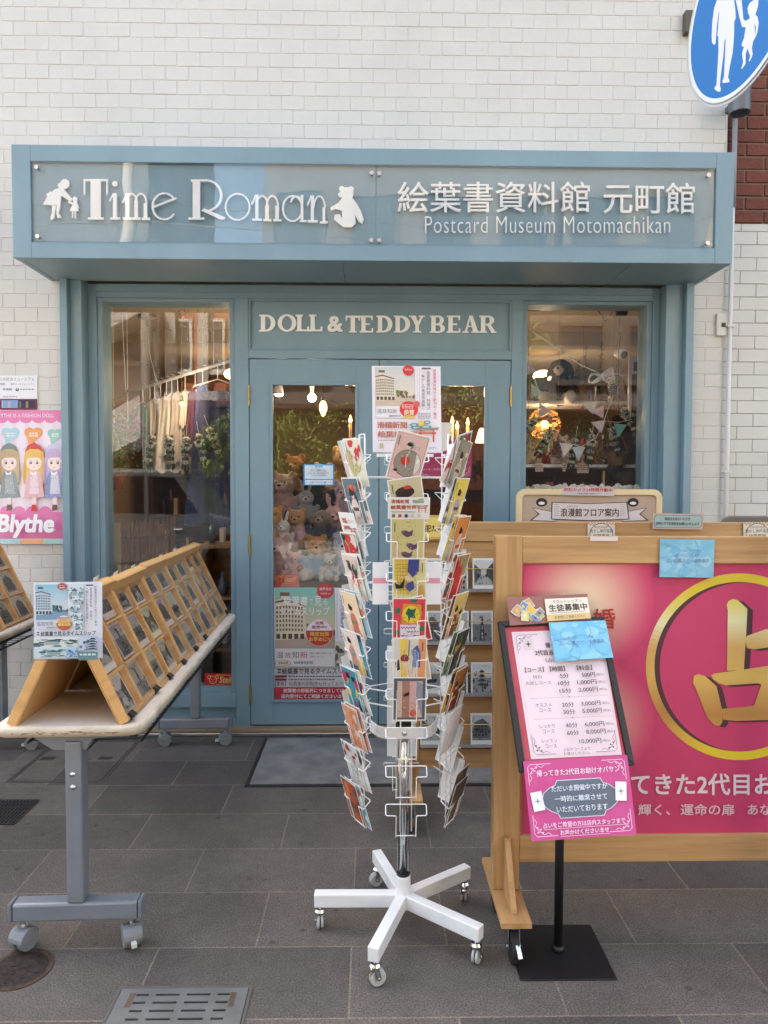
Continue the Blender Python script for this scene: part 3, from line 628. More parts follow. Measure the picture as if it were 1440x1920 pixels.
def plush(label, cat, loc, h, fur, dress=None, muz=None, kind='bear', turn=0., group='plush toys in the door window', legs=None):
    t = thing('plush_'+kind, label, cat, loc, turn, group); k = h/.30; S = lambda *a: tuple(x*k for x in a)
    muz = muz or tuple(min(255, c+28) for c in fur); body = dress or fur; legs = legs or fur
    B = [(S(0, 0, .085), S(.07, .058, .085), body), (S(0, -.004, .150), S(.055, .05, .04), body), (S(0, -.012, .215), S(.066, .058, .06), fur), (S(0, -.062, .203), S(.031, .028, .025), muz)]
    for s in (-1, 1):
        B += [(S(.075*s, -.02, .118), S(.028, .028, .06), body if dress else fur, Matrix.Rotation(.55*s, 3, 'Y')), (S(.098*s, -.045, .078), S(.023, .023, .025), fur)]
        B += [(S(.055*s, -.06, .036), S(.034, .065, .034), legs, Matrix.Rotation(.35*s, 3, 'Z')), (S(.076*s, -.115, .042), S(.033, .022, .038), legs)]
        if kind == 'rabbit': B += [(S(.03*s, .0, .31), S(.018, .012, .06), fur, Matrix.Rotation(.2*s, 3, 'Y'))]
        elif kind == 'dog': B += [(S(.062*s, -.005, .21), S(.014, .02, .045), fur, Matrix.Rotation(-.3*s, 3, 'Y'))]
        else: B += [(S(.05*s, -.002, .268), S(.024, .013, .024), fur)]
    blob('body', [((Vector(q[0])), *q[1:]) for q in B], .0095*k, t)
    for s in (-1, 1): e = MB(); e.ball(S(.024*s, -.066, .228), .0052*k, 8, 6); e.build('eye', EYE, t, True, local=True)
    n = MB(); n.ball(S(0, -.09, .212), S(.010, .006, .007), 8, 6); n.build('nose', EYE, t, True, local=True)
    return t
# tiered stand behind the left door
st = thing('tiered_stand', 'stepped wooden stand carrying plush toys behind the left door', 'display stand', (-.35, .7, .02))
tiers = [(.36, .50, .84), (.50, .72, 1.02), (.72, .95, 1.17), (.95, 1.45, 1.32)]
for y0, y1, z in tiers:
    b = MB(); b.box((-.80, y0, .021), (.02, y1-.002, z)); b.build('step', wood('dark_stand', (96, 70, 52), (70, 48, 34), 0), st, bevel=.004)
def tz(y): return [z for a, b, z in tiers if a <= y < b][0]
for lb, kd, px, y, h, fur, kw in [
    ('caramel teddy bear wearing a pink dress, upper middle of the heap', 'bear', 557, .60, .27, (186, 142, 96), dict(dress=(214, 168, 180))),
    ('large dusty pink teddy bear behind the caramel one', 'bear', 533, .82, .36, (188, 150, 146), {}),
    ('teddy bear with tan head, sky blue shirt and cream legs in front', 'bear', 593, .43, .29, (190, 134, 74), dict(dress=(168, 196, 214), legs=(226, 212, 196))),
    ('grey brown plush dog in a navy striped shirt', 'dog', 603, .565, .27, (150, 132, 118), dict(dress=(74, 74, 92))),
    ('pink plush rabbit leaning beside the striped dog', 'rabbit', 625, .66, .29, (212, 168, 170), {}),
    ('pale blue plush bear with white belly beside the poster top', 'bear', 645, .44, .30, (170, 178, 204), dict(dress=(206, 216, 230))),
    ('soft pink teddy bear at the lower left of the heap', 'bear', 523, .43, .28, (206, 164, 158), {}),
    ('golden teddy bear at the left edge of the door glass', 'bear', 511, .55, .29, (188, 136, 62), {}),
    ('big black plush ape sitting behind the dog', 'ape', 590, .86, .42, (44, 42, 44), {}),
    ('large honey brown teddy bear on the top step', 'bear', 648, 1.12, .40, (178, 134, 84), {}),
    ('lavender plush bear below the honey brown one', 'bear', 646, .80, .30, (190, 168, 192), {}),
    ('rust brown teddy bear behind the pink one', 'bear', 553, 1.08, .34, (150, 92, 60), {}),
    ('little cream lamb coloured bear between the tan and pale blue bears', 'bear', 619, .39, .17, (232, 220, 204), {}),
    ('little rose bear squeezed below the caramel bear', 'bear', 552, .40, .19, (222, 176, 176), {}),
    ('small white rabbit plush beside the golden bear', 'rabbit', 532, .53, .20, (226, 220, 214), {}),
    ('small mint plush bear on the second step by the rabbit', 'bear', 655, .54, .21, (176, 206, 192), {}),
    ('small grey rabbit plush on the third step', 'rabbit', 574, .75, .24, (168, 164, 166), {}),
    ('peach teddy bear on the top step between the rust and honey bears', 'bear', 606, 1.02, .28, (214, 168, 140), {})]:
    p = at(px, 1000, y); plush(lb, 'plush toy', (p.x, y, tz(y)), h*1.05, fur, kind=kd, turn=random.uniform(-.25, .25), **kw)
# ---- lamps seen lit, then ceiling globes added as fill
def emis(name, col, st):
    if name in _MC: return _MC[name]
    m = mat(name, col, .4, emit=(col, st)); return m
def lampdata(name, loc, e, col=(1, .72, .42), r=.04):
    l = bpy.data.lights.new(name, 'POINT'); l.energy = e; l.color = col; l.shadow_soft_size = r; o = bpy.data.objects.new(name, l); COL.objects.link(o); return o, Vector(loc)
def lamp(name, label, p, build, e, group=None, col=(1, .72, .42), off=(0, 0, 0)):
    t = thing(name, label, 'lamp', p, 0, group); build(t)
    if e:
        o, q = lampdata('lamp_light', p, e, col); o.parent = t; o.location = off
    return t
WARM = emis('warm_bulb_glow', (255, 190, 96), 3.); WHT = emis('white_bulb_glow', (255, 244, 226), 3.5)
CREAMP = mat('cream_candle_tube', (206, 176, 128), .5, 0, .06, 20)
def candle(t):
    b = MB(); b.lathe((0, 0, 0), [(.0, .055), (.004, .045), (.012, .018), (.010, .004), (.006, 0)], 12); b.build('bulb', WARM, t, True, local=True)
    b = MB(); b.cyl((0, 0, -.002), (0, 0, -.13), .012, n=12); b.cyl((0, 0, -.13), (0, 0, -.137), .025, .03, 14); b.build('candle_tube', CREAMP, t, local=True)
    b = MB(); b.tube([(0, 0, -.138), (0, .0, -.2), (0, .06, -.23), (0, .14, -.18)], .006, 8); b.build('arm', BRASS, t, True, local=True)
for i, (px, py, y, lb) in enumerate([(657, 792, 1.1, 'flame shaped candle lamp at the right edge of the left door glass'), (848, 794, 1.2, 'leftmost of three candle lamps behind the right door'), (857, 804, 1.0, 'lowest of three candle lamps behind the right door'), (877, 797, 1.1, 'rightmost of three candle lamps behind the right door')]):
    lamp('candle_lamp', lb, at(px, py, y), candle, .35, 'candle lamps in the shop')
def hang(t):
    b = MB(); b.lathe((0, 0, 0), [(.0, -.075), (.012, -.06), (.026, -.025), (.026, .01), (.014, .035), (.0, .04)], 14); b.build('bulb', emis('amber_glass_glow', (255, 196, 110), 1.6), t, True, local=True)
    b = MB(); b.cyl((0, 0, .04), (0, 0, .065), .016, n=12); b.cyl((0, 0, .065), (0, 0, .5), .002, n=6); b.build('cord', BLACKM, t, local=True)
lamp('pendant_lamp', 'amber teardrop pendant lamp in the left door glass', at(606, 762, 1.0), hang, .9)
def globe(t):
    b = MB(); b.ball((0, 0, 0), .032, 16, 10); b.build('bulb', WHT, t, True, local=True)
    b = MB(); b.cyl((0, 0, .03), (0, 0, .12), .014, .02, 12); b.build('socket', WHITEM, t, local=True)
lamp('globe_lamp', 'round white lamp bulb glowing in the left door glass', at(585, 746, 1.3), globe, 1.3, None, (1, .9, .75))
def spot(t):
    b = MB(); b.lathe((0, 0, 0), [(.035, 0), (.03, .05), (.016, .1), (.0, .105)], 16); b.build('shade', WHITEM, t, True, local=True)
    b = MB(); b.ball((0, 0, .0), (.03, .03, .014), 14, 8); b.build('bulb', WHT, t, True, local=True)
lamp('spot_lamp', 'small white spot lamp at the top left of the door glass', at(523, 740, 1.2), spot, 1.2)
def bell(t):
    b = MB(); b.lathe((0, 0, 0), [(.045, -.055), (.034, -.02), (.02, .03), (.008, .045)], 16); b.build('shade', emis('frosted_shade_glow', (255, 188, 110), 1.6), t, True, local=True)
    b = MB(); b.ball((0, 0, -.02), (.014, .014, .024), 10, 8); b.build('bulb', WARM, t, True, local=True)
lamp('bell_lamp', 'frosted bell shaded lamp at the right edge of the right door', at(903, 815, .9), bell, .4)
def pin(t):
    b = MB(); b.ball((0, 0, 0), .012, 12, 8); b.build('bulb', WARM, t, True, local=True)
    b = MB(); b.cyl((0, 0, .01), (0, 0, .05), .01, n=10); b.tube([(0, 0, .05), (0, 0, .55)], .0015, 5); b.build('socket', BRASS, t, local=True)
lamp('bulb_lamp', 'tiny warm bulb hanging before the bags in the left window', at(341, 757, .36), pin, .9)
def wick(t):
    rg = random.Random(3); b = MB()
    for i in range(60):
        a, b_ = rg.uniform(0, 6.28), rg.uniform(-1, 1); pts = []
        for k in range(9):
            u = a+k*.35; v = max(-.95, min(.95, b_+.12*math.sin(k+a)*1.4)); r = .115*math.sqrt(1-v*v*.9); pts.append((r*math.cos(u), r*math.sin(u), .11*v))
        b.tube(pts, .003, 4)
    b.build('wicker_shade', mat('wicker_cane', (176, 124, 64), .6, 0, .2, 30), t, local=True)
    b = MB(); b.ball((0, 0, 0), .025, 12, 8); b.build('bulb', WARM, t, True, local=True)
lamp('wicker_lamp', 'round wicker lamp glowing in the right window', at(1021, 795, 1.0), wick, 1.1)
for q in ((-1.2, 2.2, 2.4, .9), (.3, 2.4, 2.4, .6), (1.5, 2.2, 2.4, 1.2)):                  # ceiling globes added to fill the room with light
    def cg(t):
        b = MB(); b.ball((0, 0, 0), (.09, .09, .05), 16, 8); b.build('bulb', emis('ceiling_globe_glow', (255, 214, 160), .8), t, True, local=True)
    lamp('added_ceiling_lamp', ['added round ceiling lamp deep in the shop on the left', 'added round ceiling lamp deep in the shop behind the doors', 'added round ceiling lamp deep in the shop on the right'][[-1.2, .3, 1.5].index(q[0])], q[:3], cg, q[3], 'added ceiling lamps', (1, .78, .52), (0, 0, -.12))
# ---- left window
def wire(name, pts, r, m, label, cat, n=6, group=None):
    b = MB(); b.tube(pts, r, n); return tag(b.build(name, m, None, True), label, cat, group)
ra, rb = at(236, 737, .85), at(446, 672, .40)
rail = thing('clothes_rail', 'white clothes rail running slantwise across the left window', 'rail', ra)
b = MB(); b.tube([ra, rb], .011, 10); b.build('rod', WHITEM, rail, True)
b = MB(); b.tube([ra, (ra.x-.02, ra.y, 2.6)], .004, 6); b.build('hanging_wire', WHITEM, rail); b = MB(); b.tube([ra.lerp(rb, .8), (ra.lerp(rb, .8).x, ra.lerp(rb, .8).y, 2.6)], .004, 6); b.build('hanging_wire', WHITEM, rail)
def onrail(px):
    best = min((abs((at(px, 0, 0)-at(px, 0, 0)).x), 0) for _ in (0,)); lo, hi = 0., 1.
    for _ in range(30):
        m = (lo+hi)/2; p = ra.lerp(rb, m); q = p-C0; u = CX+F*q.dot(RT)/q.dot(FW)
        if u < px: lo = m
        else: hi = m
    return ra.lerp(rb, lo)
def cloth(name, label, px, w, L, col, cat='bag', seed=0, top=.10, flare=1.25, group='bags and clothes on the rail'):
    w *= .82; p = onrail(px); t = thing(name, label, cat, p, .25, group); rg = random.Random(seed)
    b = MB(); hk = [(0, 0, -.09), (0, 0, -.03)]+[(.022*math.sin(a), 0, .002+.014-.022*0+.022*(1-math.cos(a))*.5-.01) for a in (0., .8, 1.6, 2.4, 3.1)]
    b.tube(hk, .003, 6); b.tube([(-w*.45, 0, -.14), (0, 0, -.09), (w*.45, 0, -.14)], .004, 6); b.build('hanger', WHITEM, t, True, local=True)
    N, Mr = 22, 14; V = []; Fc = []; ph = rg.uniform(0, 6)
    for s in (0, 1):
        for j in range(Mr+1):
            v = j/Mr; ww = w*(.8+(flare-.8)*v)
            for i in range(N+1):
                u = i/N-.5; fold = .018*v*math.sin(u*22+ph)+.012*v*math.sin(u*9+2*ph)
                V.append((ww*u*(1-.05*math.sin(v*5)), fold+(.012+.022*math.sin(min(1, v*1.6)*3.14/2))*(1 if s else -1)*(1-(2*u)**4), -top-L*v+.012*math.sin(u*14+ph)*v-.05*abs(u)*(1-v)))
    k = (N+1)*(Mr+1)
    for s in (0, 1):
        for j in range(Mr):
            for i in range(N):
                a = s*k+j*(N+1)+i; q = (a, a+1, a+N+2, a+N+1); Fc.append(q if s else q[::-1])
    c = MB(); c.color(*col); c.add(V, Fc); c.build('fabric', DYED, t, True, local=True)
    return t
cloth('cloth_bag', 'long off white cloth bag hanging at the middle of the rail', 312, .17, .50, (232, 224, 214), seed=1)
cloth('cloth_bag', 'cream gathered cloth hanging left of the long bag', 290, .14, .42, (224, 212, 200), seed=2, flare=.9)
cloth('apron', 'white and grey patterned apron hanging right of the bags', 333, .13, .46, (190, 180, 176), 'apron', seed=3)
cloth('cloth_bag', 'narrow white bag hanging at the right end of the rail', 347, .10, .24, (206, 196, 190), seed=4, flare=1.0)
cloth('cloth_bag', 'small cream drawstring bag hanging fourth along the rail', 301, .12, .36, (228, 218, 206), seed=11, flare=1.1)
cloth('dress', 'white pleated doll dress hanging before the other bags', 322, .16, .40, (234, 226, 218), 'dress', seed=12, flare=1.5)
cloth('cloth_bag', 'mint green cloth bag hanging low at the left part of the rail', 281, .10, .46, (140, 196, 170), seed=13, flare=.9)
cloth('dress', 'dark plum doll dress hanging next to the navy coat', 366, .14, .44, (74, 40, 62), 'dress', seed=14, flare=1.4)
cloth('dress', 'royal blue doll dress hanging behind the glass drops', 380, .12, .36, (44, 62, 150), 'dress', seed=15, flare=1.4)
cloth('coat', 'deep navy coat hanging on the right part of the rail', 408, .40, .85, (34, 38, 72), 'coat', seed=5, top=.16)
cloth('shirt', 'pale blue shirt hanging at the left end of the rail', 268, .15, .34, (120, 132, 152), 'shirt', seed=6, flare=1.)
def catornament(label, p, tilt, h, turn=0, group='hanging cat ornaments'):
    t = thing('cat_ornament', label, 'ornament', p, turn, group, rot=Matrix.Rotation(turn, 3, 'Z') @ Matrix.Rotation(tilt, 3, 'Y')); k = h/.2
    A_, B_ = (176, 170, 150), (70, 74, 58); bl = []
    for i in range(6): bl.append((Vector((0, 0, -.03-.021*i))*k, tuple(x*k for x in (.026+.004*math.sin(i), .024, .014)), A_ if i % 2 else B_))
    bl += [(Vector((0, -.006, .0))*k, tuple(x*k for x in (.027, .025, .024)), A_), (Vector((-.019, -.002, .027))*k, tuple(x*k for x in (.009, .007, .012)), B_), (Vector((.019, -.002, .027))*k, tuple(x*k for x in (.009, .007, .012)), B_)]
    for s in (-1, 1): bl += [(Vector((.024*s, -.014, -.04))*k, tuple(x*k for x in (.009, .01, .026)), A_, Matrix.Rotation(.5*s, 3, 'Y')), (Vector((.016*s, -.006, -.16))*k, tuple(x*k for x in (.010, .011, .024)), B_)]
    bl += [(Vector((.0, .018, -.175))*k, tuple(x*k for x in (.006, .006, .03)), B_)]
    blob('body', bl, .0055*k, t, STRIPE)
    e = MB(); e.tube([(0, 0, .03*k), (0, 0, .10*k)], .0012, 5); e.build('string', WHITEM, t, local=True)
def stripe_mat():
    m = colmat('striped_fur', .9, 0, .4, 120); nt = m.node_tree; N = nt.nodes; L = nt.links; b = N['Principled BSDF']; a = [n for n in N if n.type == 'ATTRIBUTE'][0]
    tc = N.new('ShaderNodeTexCoord'); w_ = N.new('ShaderNodeTexNoise'); w_.inputs['Scale'].default_value = 70; w_.inputs['Detail'].default_value = 2; L.new(tc.outputs['Object'], w_.inputs['Vector'])
    cr = N.new('ShaderNodeValToRGB'); cr.color_ramp.interpolation = 'CONSTANT'; cr.color_ramp.elements[0].color = (.05, .05, .035, 1); cr.color_ramp.elements[1].color = (1, 1, 1, 1); cr.color_ramp.elements[1].position = .47
    L.new(w_.outputs['Fac'], cr.inputs[0]); mx = N.new('ShaderNodeMix'); mx.data_type = 'RGBA'; mx.blend_type = 'MULTIPLY'; mx.inputs[0].default_value = .8
    L.new(a.outputs['Color'], mx.inputs[6]); L.new(cr.outputs[0], mx.inputs[7]); L.new(mx.outputs[2], b.inputs['Base Color']); return m
STRIPE = stripe_mat()
for i, (px, py, tl) in enumerate([(285, 822, .15), (318, 826, -.05), (349, 826, .05), (374, 820, -.2), (394, 808, -.35)]):
    catornament(['striped cat ornament leftmost of the row in the left window', 'striped cat ornament below the long white bag', 'pale striped cat ornament hanging in the middle of the left window', 'striped cat ornament hanging before the navy coat', 'tilted striped cat ornament rightmost of the row in the left window'][i], at(px, py, .36), tl, .20, random.uniform(-.4, .4))
for i, (px, py, tl) in enumerate([(1001, 790, .7), (1032, 812, .5), (1078, 828, .15), (1110, 820, .1), (1146, 806, -.35), (1170, 770, -.5)]):
    catornament(['striped cat ornament hanging before the wicker lamp', 'slanting striped cat ornament right below the wicker lamp', 'striped cat ornament above the price tags', 'upright striped cat ornament in the middle of the right window', 'striped cat ornament by the mint pennant', 'striped cat ornament highest in the row of the right window'][i], at(px, py, .36), tl, .19, random.uniform(-.4, .4))
# twig hurdle, table and baskets
ws = thing('twig_screen', 'brown woven twig screen standing in the left window', 'screen', at(262, 1200, .45)); rg = random.Random(5); b = MB()
a0, a1 = at(208, 990, .42), at(330, 972, .60); zb_ = .35
for i in range(74):
    u = i/73; p = a0.lerp(a1, u); z1_ = p.z+rg.uniform(-.03, .03); b.tube([(p.x+rg.uniform(-.01, .01), p.y+rg.uniform(-.012, .012), zb_), (p.x+rg.uniform(-.015, .015), p.y+rg.uniform(-.012, .012), (z1_+zb_)/2), (p.x+rg.uniform(-.02, .02), p.y, z1_)], rg.uniform(.0025, .0045), 5)
b.build('twigs', mat('brown_twigs', (128, 84, 58), .8, 0, .35, 18), ws)
b = MB()
for z in (.55, .75, .95, 1.1): b.tube([(a0.x, a0.y-.012, z), (a1.x, a1.y-.012, z+.02)], .005, 6)
b.build('cross_binding', mat('binding_twig', (104, 66, 46), .8, 0, .2, 20), ws)
b = MB(); b.bar((a0.x+.05, a0.y-.03, .3), (a0.x+.05, a0.y-.03, a0.z+.03), .035, .02, (0, 1, 0)); b.build('post', mat('bleached_post', (170, 146, 112), .7, 0, .15, 12), ws)
tb = thing('display_table', 'dark wooden display table low in the left window', 'table', (-1.2, .65, .02)); b = MB(); b.box((-1.68, .34, .62), (-.78, 1.0, .66)); b.build('tabletop', wood('dark_stand', (96, 70, 52), (70, 48, 34), 0), tb, bevel=.003)
for x in (-1.65, -.84):
    for y in (.38, .96): b = MB(); b.box((x, y-.025, .02), (x+.05, y+.025, .619)); b.build('leg', wood('dark_stand', (96, 70, 52), (70, 48, 34), 0), tb)
def cabinet(name, label, x0, x1, y0, y1, z0, z1, n, m, items=None, seed=0):
    t = thing(name, label, 'shelf', ((x0+x1)/2, y0, z0)); b = MB(); k = .02
    b.box((x0, y0, z0), (x0+k, y1, z1)); b.box((x1-k, y0, z0), (x1, y1, z1)); b.box((x0+k, y1-.012, z0), (x1-k, y1, z1)); b.build('carcass', m, t, bevel=.002)
    for i in range(n): z = z0+(z1-z0-k)*i/(n-1); b = MB(); b.box((x0+k, y0+.004, z), (x1-k, y1-.013, z+k)); b.build('shelf_board', m, t)
    return t
DARKW = wood('dark_stand', (96, 70, 52), (70, 48, 34), 0)
def clutter(x0, x1, y0, y1, z, n, seed, hmax=.2):
    'small goods standing on a shelf: bottles, boxes, books, dolls house jars, each its own object'
    rg = random.Random(seed); x = x0; pal = [((148, 60, 50), 'red'), ((190, 160, 110), 'tan'), ((70, 84, 110), 'blue'), ((92, 100, 72), 'green'), ((214, 204, 190), 'white'), ((60, 44, 38), 'dark brown'), ((180, 120, 60), 'amber'), ((150, 110, 120), 'mauve')]
    while x < x1-.03:
        w = rg.uniform(.035, .085); h = rg.uniform(.3, 1.)*hmax; c, nm = rg.choice(pal); b = MB(); b.color(*[min(255, int(v*rg.uniform(.8, 1.15))) for v in c]); y = rg.uniform(y0+w/2, max(y0+w/2, y1-w/2)); cx = x+w/2; k = rg.choice('bjko')
        if k == 'b': b.box((cx-w*.42, y-w*.4, z), (cx+w*.42, y+w*.4, z+h)); b.box((cx-w*.44, y-w*.42, z+h), (cx+w*.44, y+w*.42, z+h+.008)); kd = 'gift_box'
        elif k == 'j': b.lathe((cx, y, z), [(0, 0), (w*.42, 0), (w*.45, h*.2), (w*.42, h*.6), (w*.2, h*.75), (w*.18, h*.95), (w*.22, h), (0, h)], 12); kd = 'bottle'
        elif k == 'k': b.box((cx-w*.25, y-w*.5, z), (cx+w*.25, y+w*.5, z+h)); b.color(226, 220, 206); b.box((cx-w*.21, y-w*.51, z+.004), (cx+w*.21, y-w*.501, z+h-.004)); kd = 'book'
        else: b.lathe((cx, y, z), [(0, 0), (w*.3, 0), (w*.45, h*.35), (w*.45, h*.7), (w*.3, h*.8), (w*.32, h*.86), (0, h*.9)], 12); kd = 'jar'
        tag(b.build(kd, PAINTC, None, kd in ('bottle', 'jar')), f'small {nm} {kd.replace("_", " ")} among the goods on the shop shelves', kd.replace('_', ' '), 'small goods on the shop shelves: '+nm+' '+kd.replace('_', ' ')); x += w*rg.uniform(1.02, 1.4)
cabinet('back_shelf', 'tall shelf of goods on the back wall of the left part', -2.0, -.9, 2.4, 2.75, .02, 1.9, 6, DARKW)
for i in (2, 3, 4): clutter(-1.96, -.94, 2.42, 2.7, .04+.372*i, 12, i, .24)
cabinet('low_shelf', 'low brown shelf beside the door in the left window', -1.12, -.80, .55, .9, .02, 1.05, 4, wood('mid_shelf', (150, 108, 70), (120, 82, 50), 0))
for i in (1, 2, 3): clutter(-1.09, -.83, .57, .8, .04+.337*i, 5, 10+i, .22)
b = MB(); rg = random.Random(2)
for i in range(900):
    p = Vector((rg.gauss(0, .055), rg.gauss(0, .05), rg.gauss(0, .10)))+at(214, 835, .45); d = Vector((rg.uniform(-1, 1), rg.uniform(-1, 1), rg.uniform(-1, .4))).normalized()*.018; e = d.cross(Vector((rg.uniform(-1, 1), 1, rg.uniform(-1, 1)))).normalized()*.005
    b.add([p-e, p+d*.5-e*1.5, p+d, p+d*.5+e*1.5], [(0, 1, 2, 3)])
pl = thing('hanging_plant', 'feathery green hanging plant at the left edge of the left window', 'plant', at(214, 900, .45)); b.build('foliage', mat('fern_green', (104, 128, 54), .6, 0, .35, 30), pl)
b = MB(); q = at(214, 900, .45); b.lathe(q+Vector((0, 0, -.06)), [(0, 0), (.05, 0), (.065, .08), (.06, .085), (0, .07)], 16); b.build('pot', mat('terracotta', (150, 92, 66), .8, 0, .1, 20), pl)
b = MB(); q = at(214, 800, .45); b.tube([q, (q.x, q.y, 2.6)], .002, 5); b.build('string', WHITEM, pl)
b = MB(); rg = random.Random(8)
for i in range(700):
    p = Vector((rg.gauss(0, .06), rg.gauss(0, .05), rg.gauss(0, .06)))+at(240, 815, .75); d = Vector((rg.uniform(-1, 1), rg.uniform(-1, 1), rg.uniform(-1, 1))).normalized()*.012; e = d.orthogonal().normalized()*.008
    b.color(*rg.choice([(196, 130, 160), (110, 130, 170), (170, 120, 180), (90, 110, 120)])); b.add([p-e, p+d, p+e, p-d], [(0, 1, 2, 3)])
dfl = thing('dried_flowers', 'bunch of pink and blue dried flowers hanging in the left window', 'flowers', at(240, 880, .75)); b.build('blossom', DYED, dfl); b = MB(); q = at(240, 790, .75); b.tube([q+Vector((0, 0, -.16)), q, (q.x, q.y, 2.6)], .003, 5); b.build('string', WHITEM, dfl)
# ceiling rose + cable + glass mobile
b = MB(); q = at(276, 575, .9); b.lathe((q.x, q.y, 2.52), [(0, .08), (.06, .08), (.06, .06), (.015, .045), (.008, 0), (0, 0)], 18); cp = thing('ceiling_fitting', 'round ceiling fitting with a dangling white cable in left window', 'fitting', (q.x, q.y, 2.52)); b.build('plate', mat('fitting_metal', (150, 130, 110), .4, .5, .05, 10), cp, True)
b = MB(); b.tube([(q.x, q.y, 2.52), (q.x+.01, q.y, 2.35), (q.x+.05, q.y-.02, 2.2), (q.x+.09, q.y-.03, 2.1)], .003, 6); b.build('cable', WHITEM, cp, True)
mo = thing('glass_mobile', 'mobile of small glass drops hanging in the left window', 'mobile', at(385, 560, .7)); b = MB(); rg = random.Random(12)
for i in range(46):
    px = rg.uniform(335, 400); py = 585+(px-335)*.75+rg.gauss(0, 22); p = at(px, py, .7+rg.uniform(-.1, .1)); b.ball(p, (.006, .004, .009), 6, 4)
b.build('glass_drops', mat('bright_glass_bead', (214, 206, 200), .08, .2, .02, 10), mo, True)
b = MB()
for px in (340, 352, 366, 380, 396): b.tube([at(px, 560, .7), at(px, 640+(px-340), .7)], .0008, 4)
b.build('threads', WHITEM, mo)
# ---- right window
def shelf(name, label, p, q, d, th=.02, m=None):
    b = MB(); p, q = Vector(p), Vector(q); b.prism([p, q, q+Vector((0, d, 0)), p+Vector((0, d, 0))], (0, 0, -th)); tag(b.build(name, m or WHITEM, None, bevel=.002), label, 'shelf')
z1_ = at(1100, 871, .5).z; shelf('window_shelf', 'white shelf board with price tags low in the right window', (.86, .46, z1_), (1.72, .46, z1_), .45)
z2_ = at(1140, 752, .9).z; shelf('corner_shelf', 'small white corner shelf board high in the right window', (1.08, .9, z2_), (1.9, .9, z2_), .35)
clutter(1.12, 1.85, .95, 1.2, z2_, 8, 31, .22); clutter(.9, 1.5, .62, .85, z1_, 12, 32, .16)
cabinet('back_cabinet', 'dark cabinet of goods at the back of the right part', .5, 2.3, 2.6, 2.95, .02, 1.75, 5, DARKW)
for i in (2, 3): clutter(.55, 2.25, 2.62, 2.9, .04+.43*i, 16, 40+i, .26)
clutter(.55, 2.25, 2.62, 2.9, 1.75, 14, 49, .3)
for i in range(3):
    px = (1011, 1093, 1058)[i]; w = (15, 22, 6)[i]; a, c = at(px-w/2, 869, .445), at(px+w/2, 884, .445); b = Art(lambda x, y: at(x, y, .452), (0, -1, 0)); b.sheet(px-w/2, 868, px+w/2, 884+(i == 1)*3, (224, 196, 186)); b.lines(px-w/2+1, 871, px+w/2-1, 882, 3, (170, 120, 120), i)
    tag(b.build('price_tag'), ['wide price tag at the left of the white window shelf', 'largest pinkish price tag on the white window shelf', 'narrow price tag between the two wide ones on the shelf'][i], 'price tag', 'price tags')
bu = thing('bunting', 'string of pastel pennants looping across the right window', 'bunting', at(1040, 700, .34)); b = MB()
sp = [(978, 620), (990, 660), (1002, 710), (1018, 755), (1040, 805), (1062, 830), (1090, 838), (1118, 820), (1132, 790), (1142, 762), (1150, 742)]
b.tube([at(x, y, .33) for x, y in sp], .0022, 6); b.tube([at(1132, 790, .33), at(1160, 792, .33), at(1185, 786, .33)], .002, 6); b.build('string', WHITEC, bu, True)
for px, py, c, an in [(982, 655, (214, 200, 196), 2.6), (995, 700, (212, 186, 196), 2.7), (1007, 742, (170, 182, 190), 2.7), (1022, 778, (206, 186, 182), 2.7), (1062, 832, (216, 206, 204), .2), (1085, 838, (190, 196, 200), .0), (1116, 765, (196, 186, 184), 1.9), (1132, 772, (206, 178, 180), 1.6), (1132, 800, (214, 196, 196), 1.9), (1163, 795, (128, 182, 164), .1)]:
    p = at(px, py, .332); b = MB(); b.color(*c); d = Vector((math.cos(an+1.57), 0, -math.sin(an+1.57)*1)); e = Vector((-d.z, 0, d.x)); s = .042
    b.prism([p+e*s, p-e*s, p+d*.085], (0, .0015, 0)); b.build('pennant', DYED, bu)
ca_ = thing('security_camera', 'white dome eyed security camera on the right window wall', 'camera', at(1165, 665, .5)); q = at(1166, 664, .5)
b = MB(); b.lathe(q, [(0, -.03), (.028, -.03), (.033, -.02), (.033, .05), (.02, .06), (0, .06)], 20, (-.1, .8, .3)); b.build('housing', WHITEM, ca_, True)
b = MB(); b.lathe(q, [(0, -.034), (.02, -.034), (.025, -.029)], 18, (-.1, .8, .3)); b.build('lens', EYE, ca_, True)
b = MB(); b.tube([q+Vector((0, .04, .02)), q+Vector((.06, .1, .03)), (1.7, .9, q.z+.06)], .01, 8); b.build('bracket', WHITEM, ca_, True)
ad = thing('power_adaptor', 'black power adaptor with looping cable at the top of right window', 'adaptor', at(1165, 582, .34)); a, c = at(1157, 576, .34), at(1177, 591, .34)
b = MB(); b.box((a.x, .335, c.z), (c.x, .37, a.z)); b.build('plug', BLACKM, ad, bevel=.004)
b = MB(); b.tube([at(x, y, .345) for x, y in ((1157, 583), (1148, 582), (1142, 594), (1135, 602), (1128, 592), (1120, 580), (1110, 574))], .0028, 6); b.tube([at(x, y, .345) for x, y in ((1162, 591), (1160, 620), (1163, 632), (1160, 660), (1160, 790))], .0025, 6); b.tube([at(x, y, .345) for x, y in ((1075, 573), (1055, 578), (1035, 577), (1010, 583), (985, 582), (979, 577))], .003, 6); b.build('cable', BLACKM, ad, True)
wc = thing('coiled_cable', 'white extension cable knotted in a bow in the right window', 'cable', at(1128, 705, .4)); b = MB()
b.tube([at(x, y, .4) for x, y in ((992, 617), (1040, 650), (1090, 685), (1115, 696), (1128, 703))], .0035, 6); rg = random.Random(4)
